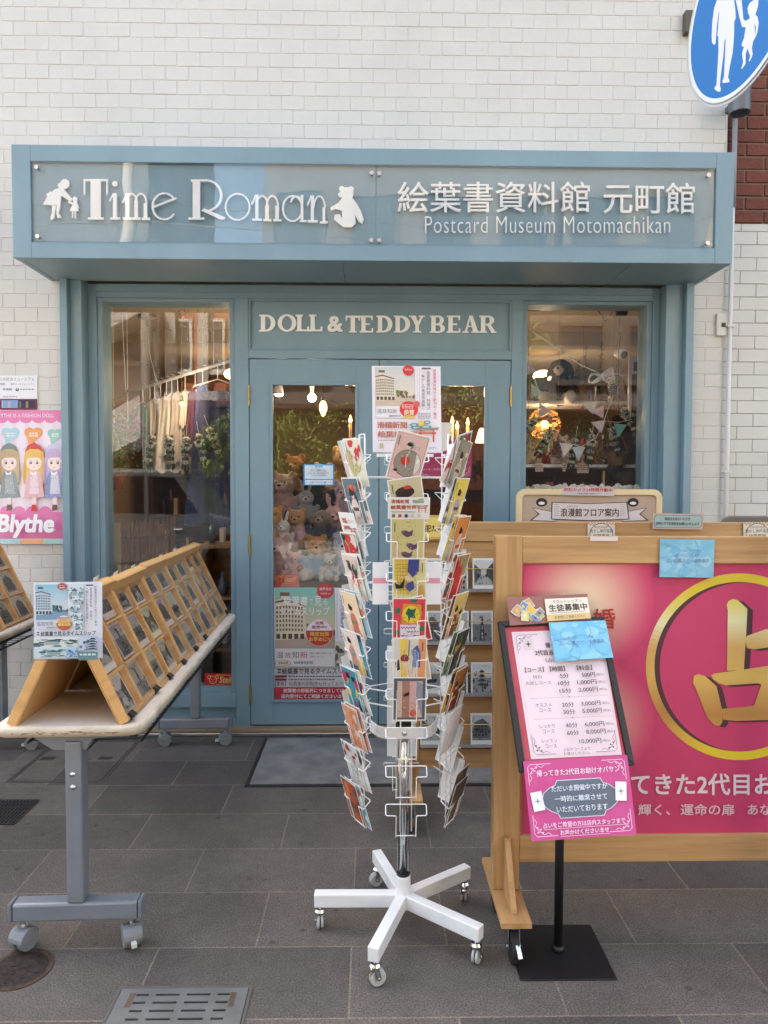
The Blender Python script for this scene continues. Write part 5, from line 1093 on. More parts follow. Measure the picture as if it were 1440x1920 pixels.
for k, (i, y) in enumerate([(0, .02), (0, .30), (1, .12), (1, .34), (2, .2), (3, .05), (4, .3)]):    # black bulldog clips at the foot of the covers
    mw = tentmats(TLOC, TRZ, 1, i); b = MB(); b.T = mw; b.prism([(TRAYW-.004, y, -.006), (TRAYW+.014, y, .002), (TRAYW+.004, y, .02), (TRAYW-.002, y, .02)], (0, .034, 0))
    tag(b.build('bulldog_clip', BLACKM), 'black bulldog clip on the plastic cover of the tray '+['nearest, lower corner', 'nearest, far corner', 'second, near half', 'second, far corner', 'third', 'fourth', 'beside the shopfront'][k], 'clip', 'black clips on the tray covers')
for k, (i, y, z) in enumerate([(0, .06, .42), (0, .22, .43), (1, .05, .428), (1, .26, .43), (2, .3, .43), (3, .2, .43)]):      # white paper slips along the ridge
    mw = tentmats(TLOC, TRZ, 1, i); b = MB(); b.T = mw; b.prism([(TRAYW+.003, y, z), (TRAYW+.004, y+.05, z+.004), (TRAYW+.012, y+.055, z+.018), (TRAYW+.010, y+.005, z+.014)], (.0008, 0, 0))
    tag(b.build('paper_slip', WHITEC), 'white paper slip taped on the ridge of the tray '+['nearest, first slip', 'nearest, second slip', 'second, first slip', 'second, second slip', 'third', 'fourth'][k], 'slip', 'white slips on the tray ridge')
mw = tentmats(TLOC, TRZ, -1, 0)
b = MB(); b.T = mw; b.box((-.0006, TRAYL-.05, .26), (.034, TRAYL+.0015, .285)); tag(b.build('masking_tape', mat('green_tape', (120, 186, 130), .6, 0, .05, 20)), 'pale green tape on the left tray end under the flyer', 'tape')
# flyer hung on the near end of the tent
FY = -1.975
def view_photo(a, x0, y0, x1, y1, seed, tint=(150, 186, 200), dk=(44, 74, 92)):
    'small printed view: sky, trees, roofs, people'
    rg = random.Random(seed); w, h = x1-x0, y1-y0; mixc = lambda k: tuple(int(dk[i]*(1-k)+tint[i]*k) for i in range(3))
    a.rect(x0, y0, x1, y1, mixc(1.15) if max(tint) < 215 else tint); a.lay += 1
    for i in range(26):
        u, v = x0+w*rg.random(), y0+h*rg.uniform(.25, 1); q = rg.uniform(.05, .16)
        P = [(u+w*q*math.cos(t)*rg.uniform(.5, 1), v+h*q*math.sin(t)*rg.uniform(.5, 1)) for t in (0, 1.05, 2.1, 3.14, 4.2, 5.2)]
        a.poly([(min(x1, max(x0, x)), min(y1, max(y0, y))) for x, y in P], mixc(rg.uniform(0, .8)), a.lay); a.lay += 1 if i % 6 == 0 else 0
    a.lay += 1; u = x0+w*rg.uniform(.25, .5)
    a.poly([(u-w*.2, y0+h*.45), (u, y0+h*.25), (u+w*.2, y0+h*.45)], mixc(.1)); a.rect(u-w*.15, y0+h*.45, u+w*.15, y0+h*.75, mixc(.75))
def store_view(a, x0, y0, x1, y1, sky0, sky1, wall, dark, road):
    'the corner department store of the poster: bands of sky, a six storey block in perspective, street'
    w, h = x1-x0, y1-y0; P = lambda u, v: (x0+w*u, y0+h*v)
    for k in range(12): t = k/11; a.rect(x0, y0+h*.72*k/12, x1, y0+h*.72*(k+1)/12, tuple(int(sky0[i]*(1-t)+sky1[i]*t) for i in range(3)), a.lay+1 if k == 0 else a.lay)
    a.rect(x0, y0+h*.72, x1, y1, road); a.lay += 1
    a.poly([P(0, .20), P(.18, .17), P(.48, .26), P(.52, .80), P(.2, .86), P(0, .86)], wall); a.rect(*P(.08, .07), *P(.24, .13), dark); a.rect(*P(.10, .13), *P(.22, .19), wall)
    a.poly([P(0, .22), P(.18, .185), P(.48, .275), P(.48, .30), P(.18, .22), P(0, .25)], dark); a.lay += 1
    for r in range(6):
        for c in range(9):
            u = .02+.052*c; v = .29+.075*r+abs(u-.18)*.10*(1-r/6); a.rect(*P(u, v), *P(u+.026, v+.045), dark, a.lay)
    for c in range(5): a.rect(*P(.02+.1*c, .755), *P(.085+.1*c, .84), tuple(int(x*.7) for x in dark), a.lay)
    a.lay += 1; rg = random.Random(4)
    for i in range(26): u, v = rg.uniform(.52, 1), rg.uniform(.58, .76); a.rect(*P(u, v), *P(min(1, u+.05), min(.78, v+.07)), tuple(int(dark[k]*rg.uniform(.6, 1.4)) for k in range(3)), a.lay)
def flyer_b(a):        # 130 x 144
    a.sheet(0, 0, 130, 144, (226, 228, 238)); a.frame(.5, .5, 129.5, 143.5, 1., (196, 206, 222))
    store_view(a, 4, 4, 65, 70, (140, 196, 216), (214, 214, 222), (196, 208, 224), (52, 92, 116), (120, 156, 184))
    a.ell(55, 8, 9, 6.5, (170, 76, 80)); a.text('神戸市より', 49, 5, 61, 8, (236, 220, 220)); a.lines(50, 9, 60, 12, 1, (236, 220, 220))
    a.rect(4, 70, 65, 88, (206, 212, 226)); a.text('温故知新', 6, 73, 38, 81, (96, 104, 122)); a.text('絵葉書資料館', 25, 83, 44, 86, (60, 70, 92))
    a.ell(58, 76, 15, 14, (226, 220, 218)); a.ell(58, 76, 15, 14, (196, 92, 66), a0=0, a1=180); a.rect(46, 70, 72, 82, (226, 150, 72)); a.text('2,000部', 47, 70.5, 71, 75.5, (240, 222, 150), .02); a.text('限定出版', 47, 76.5, 71, 81.5, (240, 222, 150), .02); a.lines(48, 65, 68, 69, 2, (150, 80, 80))
    for i, (x0, y0, x1, y1) in enumerate(((67, 4, 96, 31), (75, 29, 96, 42), (69, 42, 90, 57), (73, 57, 96, 72), (77, 72, 96, 88))): view_photo(a, x0, y0, x1, y1, i+1, (188, 204, 214), (48, 84, 96))
    a.vtext('絵葉書資料館から新刊のご案内', 118.5, 6, 123.5, 82, (40, 40, 56)); a.rect(103, 4, 117, 6.5, (52, 54, 66)); a.vtext('絵葉書資料館 所蔵の', 110, 9, 115, 71, (52, 54, 70)); a.vtext('「懐かしの風景写真集」', 102.5, 9, 107.5, 74, (52, 54, 70))
    for x in (99, 100.5): a.line([(x, 6), (x, 84)], .25, (150, 156, 172))
    a.text('絵葉書で見るタイムスリップ', 17, 90, 121, 98.5, (34, 44, 62), .02); a.lines(10, 90, 15, 98, 2, (34, 44, 62), 5)
    view_photo(a, 4, 100, 88, 119, 21, (196, 204, 206), (36, 70, 84)); view_photo(a, 4, 119, 88, 139, 22, (176, 200, 206), (40, 80, 92)); view_photo(a, 66, 120, 87, 138, 23, (176, 204, 232), (30, 84, 150))
    view_photo(a, 90, 100, 127, 126, 24, (196, 206, 226), (30, 66, 96))
    for i in range(5): v = 102+4.6*i; a.poly([(112-2-i*1.6, v+3.6), (114, v), (120, v), (124+i*.7, v+3.6)], (36, 70, 96)); a.rect(111-i, v+3.6, 123+i*.5, v+5, (190, 204, 220))
    a.rect(90, 128, 127, 143, (92, 130, 140)); a.lines(93, 130, 124, 136, 1, (206, 222, 226), 3); a.lines(6, 140, 76, 142.6, 1, (90, 100, 120), 7)
fl = Art(quad([(62, 1092), (191.5, 1090.5), (192.5, 1234), (65, 1236.5)], 130, 144, y=FY), (0, -1, 0)); flyer_b(fl)
tag(fl.build('advert_flyer', LAMI), 'laminated blue tinted flyer with town views on the near end of the tray tent', 'flyer')
# ================================================================== revolving wire rack of postcards
AX = Vector((.105, -1.79, 0)); PR = .156
rk = thing('postcard_rack', 'white revolving wire postcard rack on a five armed castor base', 'postcard rack', AX)
WIRE = mat('white_coated_wire', (240, 238, 236), .35, 0, .03, 12)
b = MB(); b.cyl(AX+Vector((0, 0, .075)), AX+Vector((0, 0, .185)), .024, n=24); b.build('base_hub', WHITEM, rk, bevel=.004)
CWH = mat('clear_grey_wheel', (190, 190, 188), .35, 0, .03, 10)
for k, an in enumerate((250, 322, 36, 107, 178)):
    d = Vector((math.cos(RAD(an)), math.sin(RAD(an)), 0)); e = d.cross(Vector((0, 0, 1)))
    b = MB(); b.bar(AX+d*.02+Vector((0, 0, .105)), AX+d*.288+Vector((0, 0, .101)), .034, .044); b.build('base_arm', WHITEM, rk, bevel=.003)
    p = AX+d*.27; tw = RAD((20, 60, 80, 200, 100)[k]); f = Vector((math.cos(tw), math.sin(tw), 0)); s_ = f.cross(Vector((0, 0, 1))); w = p+f*.008
    b = MB()
    for q in (-1, 1): b.cyl(w+s_*q*.002+Vector((0, 0, .024)), w+s_*q*.010+Vector((0, 0, .024)), .024, n=22)
    c = b.build('caster', CWH, rk, bevel=.003)
    b = MB(); b.cyl(p+Vector((0, 0, .055)), p+Vector((0, 0, .0785)), .006, n=10); b.cyl(p+Vector((0, 0, .062)), p+Vector((0, 0, .070)), .019, .015, 18); b.cyl(p+Vector((0, 0, .054)), p+Vector((0, 0, .0615)), .016, .019, 18)
    for q in (-1, 1): b.bar(p+s_*q*.014+Vector((0, 0, .058)), w+s_*q*.014+Vector((0, 0, .022)), .002, .016, f)
    b.cyl(w-s_*.017+Vector((0, 0, .024)), w+s_*.017+Vector((0, 0, .024)), .004, n=8); b.build('caster_fork', CHROME, c)
    if k in (0, 2, 3): b = MB(); b.bar(w-f*.02+Vector((0, 0, .05)), w-f*.042+Vector((0, 0, .042)), .016, .003); b.build('brake_lever', CHROME, c)
b = MB(); b.cyl(AX+Vector((0, 0, .186)), AX+Vector((0, 0, .76)), .0195, n=28); b.build('chrome_pole', CHROME, rk, True)
b = MB(); b.cyl(AX+Vector((0, 0, .185)), AX+Vector((0, 0, .193)), .022, n=24); b.build('base_collar', mat('dark_collar', (44, 44, 46), .4, .3, .1, 20), rk, bevel=.001); b = MB(); b.cyl(AX+Vector((0, 0, .64)), AX+Vector((0, 0, .72)), .026, n=24); b.cyl(AX+Vector((0, 0, .70)), AX+Vector((0, 0, .706)), .033, n=24); b.build('pole_collar', mat('dark_collar', (44, 44, 46), .4, .3, .1, 20), rk, bevel=.002)
b = MB(); b.cyl(AX+Vector((0, 0, .74)), AX+Vector((0, 0, 1.50)), .026, n=24); b.build('upper_sleeve', WHITEM, rk, bevel=.003)
ANG = [0, 60, -60, 120, -120, 180]
def panelM(a):
    'panel frame: x across, y outward, z up'
    q = RAD(a); n = Vector((-math.sin(q), -math.cos(q), 0)); x = Vector((math.cos(q), -math.sin(q), 0))
    m = Matrix((x, n, Vector((0, 0, 1)))).transposed().to_4x4(); m.translation = AX+n*PR; return m
ROWZ = [1.537-.1165*k for k in range(10)]
for a in ANG:
    Mx = panelM(a); b = MB(); b.T = Mx
    for s in (-1, 1): b.tube([(s*.017, 0, .405), (s*.017, 0, 1.60)], .0021, 6)
    b.tube([(-.017, 0, 1.60), (.017, 0, 1.60)], .0021, 6)
    for z in ROWZ:
        b.tube([(-.03, .004, z-.099), (-.03, .006, z-.093), (-.03, .026, z-.026), (-.032, .0275, z-.0235), (-.058, .0275, z-.0225), (-.061, .026, z-.020), (-.061, .004, z-.002), (-.058, .002, z), (.058, .002, z), (.061, .004, z-.002), (.061, .026, z-.020), (.058, .0275, z-.0225), (.032, .0275, z-.0235), (.03, .026, z-.026), (.03, .006, z-.093), (.03, .004, z-.099)], .00165, 6)
        b.tube([(-.03, .004, z-.095), (.03, .004, z-.095)], .00165, 6)
    b.build('pocket_column', WIRE, rk, True)
for z in (1.47, 1.125, .775):
    b = MB(); pts = [AX+Vector((-math.sin(RAD(a)), -math.cos(RAD(a)), 0))*(PR-.003)+Vector((0, 0, z)) for a in (0, 60, 120, 180, 240, 300)]; b.tube(pts, .0026, 6, True)
    for p in pts[::2]: b.tube([p, (AX.x, AX.y, z)], .0026, 6)
    b.build('wire_ring', WIRE, rk, True)
b = MB(); Z = .668; bp = [(-.108, .02), (-.085, -.035), (-.06, -.055), (.06, -.055), (.085, -.035), (.108, .02)]
for i in range(5): b.bar(AX+Vector((bp[i][0], bp[i][1], Z)), AX+Vector((bp[i+1][0], bp[i+1][1], Z)), .004, .036)
for s in (-1, 1): b.tube([AX+Vector((s*.108, .02, Z+.01)), AX+Vector((s*.11, .018, Z+.03)), AX+Vector((s*.118, .01, Z+.03)), AX+Vector((s*.12, .008, Z+.01))], .004, 6)
b.build('hanging_bracket', WHITEM, rk, bevel=.0015)
b = MB(); b.lathe(AX+Vector((0, -.0571, Z)), [(0, .004), (.007, .003), (.009, 0)], 12, (0, -1, 0)); b.build('bracket_bolt', CHROME, rk, True)
# --------------------------------------------------------- colour postcards
SK = (236, 206, 178); HR = (44, 32, 34)
def lady(a, x, y, s, robe, sash=(200, 60, 50), flip=1, hair=HR):
    'simple robed figure, s = height'
    X = lambda u: x+flip*u*s
    a.poly([(X(-.10), y-.62*s), (X(.10), y-.64*s), (X(.20), y-.40*s), (X(.16), y-.25*s), (X(.24), y), (X(-.20), y), (X(-.14), y-.28*s), (X(-.24), y-.42*s)], robe)
    a.poly([(X(-.14), y-.42*s), (X(.15), y-.42*s), (X(.14), y-.33*s), (X(-.13), y-.33*s)], sash)
    a.ell(X(.0), y-.72*s, .075*s, .09*s, SK); a.ell(X(-.03), y-.79*s, .11*s, .075*s, hair); a.ell(X(-.07), y-.86*s, .06*s, .05*s, hair)
def c_disc(a): a.rect(0, 0, 100, 148, (224, 188, 182)); a.frame(3, 3, 97, 145, 1, (120, 100, 96)); a.ell(52, 92, 42, 42, (150, 142, 130)); a.ell(52, 92, 42, 42, (222, 214, 206), a0=-60, a1=50); a.ring(52, 92, 42, 42, 1.2, (70, 60, 56)); a.ell(44, 86, 14, 14, (206, 56, 44)); a.line([(52, 46), (44, 74), (50, 106)], 2, (250, 246, 240)); a.ell(48, 36, 12, 12, (120, 150, 160)); a.ell(44, 40, 7, 8, SK); a.ell(46, 33, 9, 6, HR); a.ell(22, 124, 6, 6, SK); a.ell(21, 120, 7, 4, HR); a.ell(82, 80, 5, 8, (240, 238, 234))
def c_geisha(a): a.rect(0, 0, 100, 148, (206, 196, 160)); a.ell(50, 60, 22, 26, SK); a.ell(46, 42, 30, 18, HR); a.ell(28, 56, 12, 16, HR); a.ell(56, 28, 12, 6, (200, 60, 40)); a.poly([(22, 148), (30, 96), (50, 84), (72, 96), (84, 148)], (206, 150, 140)); a.rect(66, 86, 94, 148, (222, 120, 50)); [a.line([(68+6*i, 86), (68+6*i, 148)], 1.2, (250, 230, 200), a.lay) for i in range(5)]
def c_birds(a):
    a.rect(0, 0, 100, 148, (206, 196, 136)); a.text('おみくじ', 44, 8, 72, 13, (90, 80, 60))
    for x, y in ((50, 46), (66, 88), (50, 116)): a.poly([(x-18, y), (x-8, y-10), (x+6, y-4), (x+18, y-12), (x+14, y+8), (x, y+14), (x-12, y+8)], (98, 62, 92)); a.ell(x-14, y-4, 6, 5, (120, 80, 108))
    a.poly([(6, 148), (14, 50), (20, 50), (26, 148)], (210, 180, 150))
def c_check(a):
    a.rect(0, 0, 100, 148, (224, 216, 160)); a.poly([(2, 0), (42, 0), (52, 118), (6, 118)], (232, 200, 92)); [a.line([(4+.3*i, 12*i+6), (44+.9*i, 12*i+6)], 1, (120, 90, 50)) for i in range(9)]; [a.line([(10+9*i, 0), (13+10*i, 118)], .9, (120, 90, 50)) for i in range(4)]
    a.poly([(46, 0), (80, 0), (78, 40), (60, 60), (44, 40)], (62, 66, 140)); a.ell(44, 62, 8, 10, SK); a.poly([(20, 86), (4, 78), (8, 98), (32, 96), (36, 62)], HR); a.poly([(40, 82), (62, 70), (66, 96), (52, 108), (40, 96)], (70, 74, 150)); a.ell(88, 118, 10, 34, (206, 160, 80))
def c_leaf(a):
    a.rect(0, 0, 100, 148, (222, 70, 88)); a.poly([(50, 0), (78, 0), (70, 12), (56, 12)], (46, 120, 80)); a.poly([(30, 14), (92, 20), (84, 86), (24, 84)], (230, 150, 50)); a.ell(56, 52, 28, 30, (232, 206, 60)); a.poly([(46, 30), (60, 36), (72, 30), (66, 50), (70, 66), (54, 62), (48, 80), (46, 58), (38, 48)], (36, 98, 76))
    for x, y in ((14, 38), (12, 112), (90, 100)): a.poly([(x-8, y-6), (x+6, y-10), (x+8, y+8), (x-6, y+12)], (50, 120, 84))
    a.rect(22, 86, 84, 146, (226, 214, 226)); [a.line([(24+3*i, 94+14*j+(i % 3)*3) for i in range(20)], 3, (104, 62, 128), a.lay) for j in range(4)]
def c_beach(a):
    a.rect(0, 0, 100, 148, (226, 220, 212)); a.poly([(18, 0), (42, 0), (42, 148), (24, 148)], (236, 206, 96)); a.poly([(78, 0), (100, 0), (100, 148), (66, 148), (76, 70)], (232, 160, 110)); a.poly([(54, 40), (74, 20), (84, 50), (84, 100), (58, 96), (60, 66)], (66, 100, 160)); [a.line([(58+5*i, 30+4*i), (62+4*i, 96)], 1.2, (220, 230, 240), a.lay) for i in range(5)]
    a.ell(34, 68, 13, 14, (150, 60, 50)); a.poly([(24, 78), (44, 78), (58, 132), (50, 134)], SK); a.poly([(4, 84), (16, 70), (20, 106), (10, 112)], HR); a.line([(48, 4), (46, 60)], 3, (110, 90, 80))
def c_frame(a): a.rect(0, 0, 100, 148, (92, 100, 110)); a.rect(9, 10, 91, 140, (216, 190, 182)); a.rect(26, 10, 50, 140, (174, 130, 112)); a.poly([(54, 10), (66, 10), (64, 120), (52, 96)], (226, 176, 180)); a.poly([(72, 10), (91, 20), (91, 140), (70, 60)], (150, 150, 170)); a.poly([(30, 56), (50, 46), (48, 60), (32, 66)], HR); a.ell(62, 124, 10, 14, (216, 110, 80))
def c_lady(bg, robe, sash, s=120, x=50, y=146, flip=1, extra=None):
    def f(a):
        a.rect(0, 0, 100, 148, bg); a.rect(5, 5, 95, 143, tuple(min(255, int(c*1.06)) for c in bg))
        if extra: extra(a)
        lady(a, x, y, s, robe, sash, flip)
    return f
def c_two(bg, r1, r2):
    def f(a): a.rect(0, 0, 100, 148, bg); lady(a, 34, 144, 118, r1, (220, 180, 80)); lady(a, 68, 146, 100, r2, (90, 60, 60), -1)
    return f
def c_patch(cs):
    def f(a):
        rg = random.Random(sum(cs[0])); a.rect(0, 0, 100, 148, cs[0]); a.lay += 1
        for i in range(14):
            x, y, q = rg.uniform(5, 95), rg.uniform(5, 143), rg.uniform(8, 26); a.poly([(min(98, max(2, x+q*math.cos(t)*rg.uniform(.5, 1.1))), min(146, max(2, y+q*math.sin(t)*rg.uniform(.5, 1.3)))) for t in (0, .9, 1.9, 2.8, 3.7, 4.6, 5.5)], cs[1+i % (len(cs)-1)], a.lay); a.lay += (i % 3 == 0)
    return f
def torii(a, x, y, s, col=(206, 84, 60)):
    a.poly([(x-.5*s, y-.62*s), (x, y-.58*s), (x+.5*s, y-.64*s), (x+.46*s, y-.52*s), (x-.46*s, y-.52*s)], (150, 130, 110)); a.rect(x-.38*s, y-.42*s, x+.38*s, y-.35*s, col); a.rect(x-.3*s, y-.52*s, x-.23*s, y, col); a.rect(x+.23*s, y-.52*s, x+.3*s, y, col)
def clouds(a, x, y, s):
    a.ell(x+.1*s, y, .22*s, .22*s, (236, 196, 80))
    for dx, dy, w_ in ((-.45, .1, .3), (-.3, .3, .4), (.4, .25, .42), (.5, -.1, .24)): a.ell(x+dx*s, y+dy*s, w_*s, .13*s, (84, 142, 150)); a.ell(x+dx*s, y+dy*s, w_*s*.6, .07*s, (170, 206, 206))
def c_japan(a): a.rect(0, 0, 100, 148, (236, 232, 228)); a.text('珍品', 14, 14, 44, 32, (206, 60, 40), .03); a.text('絵はがき', 50, 18, 92, 30, (176, 170, 178)); a.text('JAPAN', 14, 40, 56, 58, (196, 66, 48), .01); a.text('POSTCARD', 14, 64, 90, 84, (196, 66, 48), .01); torii(a, 76, 74, 46); a.poly([(0, 148), (0, 120), (40, 96), (70, 108), (100, 90), (100, 148)], (104, 110, 128))
def c_ban(a): a.rect(0, 0, 148, 80, (238, 236, 236)); a.text('滑稽新聞', 6, 6, 74, 22, (186, 96, 72), .02); a.text('絵葉書世界', 6, 28, 102, 44, (186, 96, 72), .02); clouds(a, 108, 8, 28); torii(a, 124, 56, 46); a.lines(6, 50, 100, 56, 2, (120, 116, 116), 2); [a.rect(10+24*i, 62, 22+24*i, 76, c, a.lay) for i, c in enumerate(((120, 110, 96), (196, 80, 60), (70, 70, 70), (206, 200, 190), (206, 200, 190)))]
WHITE = lambda a: a.rect(0, 0, 100, 148, (232, 230, 230))
GREYB = lambda a: a.rect(0, 0, 100, 148, (206, 203, 198))
def fine_detail(a, seed):
    'brush lines, robe patterns and a caption line'
    rg = random.Random(seed); a.lay += 1; dk = [(70, 50, 50), (120, 84, 70), (236, 226, 206), (90, 96, 110), (170, 70, 60)]
    for i in range(16):
        x, y = rg.uniform(10, 90), rg.uniform(16, 136); an = rg.uniform(0, 6.3); l = rg.uniform(6, 20); c = rg.choice(dk); b_ = rg.uniform(-.5, .5)
        P = [(x+l*t*math.cos(an+b_*t), y+l*t*math.sin(an+b_*t)) for t in (0, .35, .7, 1)]; a.line([(min(96, max(4, u)), min(143, max(5, v))) for u, v in P], [.5, 1.1, .9, .4], c, a.lay)
    for i in range(22):
        x, y, r = rg.uniform(26, 76), rg.uniform(50, 138), rg.uniform(.8, 2.2); a.ell(x, y, r, r*rg.uniform(.6, 1), rg.choice(dk), 7, a.lay)
    x = rg.choice((8, 88)); a.lay += 1
    for i in range(6): a.rect(x, 12+5*i, x+3.2, 15.5+5*i, (60, 46, 46), a.lay)
def rackcard(a_, row, art, label, dx=0., rot=0., dz=0., lift=0., w=.1, h=.148, nm='postcard', grp='colour postcards in the revolving rack', sheet=None, lean=0.):
    Mx = panelM(a_); z = ROWZ[row]; tl = .285+lean; up = Vector((0, math.sin(tl), math.cos(tl))); x = Vector((1, 0, 0)); n = Vector((0, math.cos(tl), -math.sin(tl)))
    c, s = math.cos(rot), math.sin(rot); x2 = x*c+up*s; u2 = up*c-x*s
    o = Vector((dx, .0045+lift, z-.094+dz))+up*(h/2)-x2*(w/2)+u2*(h/2); R3 = Mx.to_3x3()
    W_, H_ = (100, 100*h/w) if w < h else (148, 148*h/w)
    a = Art(aff(Mx @ o, R3 @ (x2*w), R3 @ (-u2*h), W_, H_), R3 @ n); a.sheet(0, 0, W_, H_, sheet or (240, 238, 234), .0007)
    if art is not WHITE and art is not GREYB: a.fm = aff(Mx @ (o+x2*w*.035-u2*h*.025), R3 @ (x2*w*.93), R3 @ (-u2*h*.95), W_, H_)
    art(a)
    if art not in (WHITE, GREYB, c_ban, c_japan): fine_detail(a, len(label)*7+row)
    tag(a.build(nm), label, 'postcard', grp)
P60, M60 = 60, -60
FRONT = [
 (0, c_disc, 'pink postcard with a grey disc, tilted at the top of the front column', dict(rot=-.24, lift=.012, dz=.012)),
 (1, c_geisha, 'beige postcard of a lady with orange bundle, tilted, behind the torii card', dict(rot=.16, lift=.0, dz=.0)),
 (2, c_birds, 'olive yellow postcard with purple birds in the front column', {}),
 (3, c_check, 'postcard with yellow checks and dark blue robe in the front column', dict(dx=.006)),
 (4, c_leaf, 'red postcard with green leaf on yellow ground in the front column', dict(dx=.006, lift=.001)),
 (4, c_patch(((206, 52, 60), (190, 40, 50), (222, 90, 80))), 'plain red postcard sticking out askew behind the green leaf card', dict(rot=.22, lift=-.003, dx=.012)),
 (5, c_beach, 'beach postcard in blue stripes and yellow in the front column', dict(dx=.008, lift=.001)),
 (5, c_patch(((222, 200, 180), (214, 180, 150), (230, 214, 200))), 'pale orange postcard askew behind the beach card', dict(rot=.16, lift=-.003, dx=.014)),
 (6, c_frame, 'grey bordered postcard of pink strips, lowest in the front column', dict(dx=.008))]
for r, f, lb, kw in FRONT: rackcard(0, r, f, lb, **kw)
rackcard(0, 1, c_ban, 'white card with torii gate and red characters 滑稽新聞 in front column', dx=.003, lift=.026, dz=.0215, w=.122, h=.066)
LEFT = [
 (0, c_patch(((206, 214, 196), (214, 70, 60), (236, 224, 190), (120, 150, 150), (222, 160, 120))), 'postcard of red and cream patches at the top of the left column', dict(rot=.05)),
 (0, c_patch(((226, 222, 200), (190, 180, 130), (206, 60, 70), (230, 226, 220))), 'cream and red striped postcard second at the top of the left column', dict(lift=.006, dx=.02, rot=-.04)),
 (0, GREYB, 'blank grey card standing at the back of the top left pocket', dict(dx=-.03, lift=-.004, rot=.06)),
 (1, c_lady((88, 112, 122), (226, 206, 196), (60, 50, 70), 130, 50, 150, 1, lambda a: (a.ell(50, 34, 26, 16, (206, 110, 70)), a.poly([(16, 90), (40, 20), (48, 120), (26, 130)], (52, 50, 78)), a.poly([(60, 20), (86, 96), (74, 130), (56, 110)], (52, 50, 78)))), 'teal postcard of a black haired lady in the left column', {}),
 (2, c_japan, 'white postcard lettered JAPAN POSTCARD in red in the left column', dict(dx=-.012, lift=.004, dz=.01)),
 (2, c_patch(((150, 160, 140), (50, 42, 46), (206, 50, 44), (226, 214, 206))), 'red and black figure postcard below the JAPAN POSTCARD card', dict(lift=.007, dz=-.05, dx=.005)),
 (3, c_patch(((226, 206, 190), (206, 60, 60), (240, 226, 220), (70, 60, 60), (150, 170, 150))), 'pale pink and red postcard in the fourth pocket of left column', {}),
 (4, c_lady((230, 200, 168), (206, 120, 96), (120, 130, 100)), 'peach postcard of a lady in a salmon robe in the left column', dict(dx=-.01)),
 (5, c_lady((226, 208, 196), (200, 150, 130), (120, 160, 170), 110, 46, 120, 1, lambda a: (a.rect(0, 112, 100, 148, (66, 110, 130)), a.rect(60, 96, 100, 148, (226, 190, 70)))), 'postcard of a lady over a yellow and blue ground in the left column', dict(dx=-.004)),
 (6, c_patch(((60, 150, 170), (206, 50, 96), (36, 30, 44), (232, 200, 60), (60, 150, 170))), 'turquoise and magenta postcard with black shape in the left column', dict(dx=-.01)),
 (7, c_patch(((226, 160, 120), (190, 186, 180), (222, 130, 90), (236, 206, 180))), 'orange and grey postcard in the left column', {}),
 (8, c_patch(((222, 216, 212), (190, 190, 186), (150, 60, 50), (206, 206, 206))), 'grey white postcard with dark red edge low in the left column', dict(dx=-.004)),
 (9, c_patch(((150, 96, 70), (206, 80, 50), (110, 70, 56), (222, 130, 70))), 'brown and orange postcard in the lowest pocket of left column', dict(dx=-.006))]
for r, f, lb, kw in LEFT: rackcard(60, r, f, lb, **kw)
for k, (r, cs) in enumerate([(1, ((222, 206, 190), (150, 60, 60), (90, 110, 120))), (3, ((206, 216, 206), (60, 70, 80), (206, 90, 70))), (4, ((150, 180, 190), (226, 216, 200), (206, 120, 90))), (5, ((84, 150, 170), (236, 220, 150), (60, 60, 70))), (6, ((214, 206, 200), (120, 60, 80), (70, 110, 120))), (7, ((206, 150, 130), (240, 226, 210), (110, 70, 60))), (8, ((232, 226, 220), (150, 160, 170), (90, 60, 60))), (9, ((120, 170, 176), (206, 60, 60), (236, 230, 220)))]):
    rackcard(60, r, c_patch(cs), f'{["beige", "pale green", "sky blue", "blue", "light grey", "salmon", "cream", "aqua"][k]} postcard peeping out behind its neighbour in the {["second", "fourth", "fifth", "sixth", "seventh", "eighth", "ninth", "lowest"][k]} left pocket', dx=.02, rot=.07-.02*(k % 4), lift=-.0025, dz=.004*(k % 3))
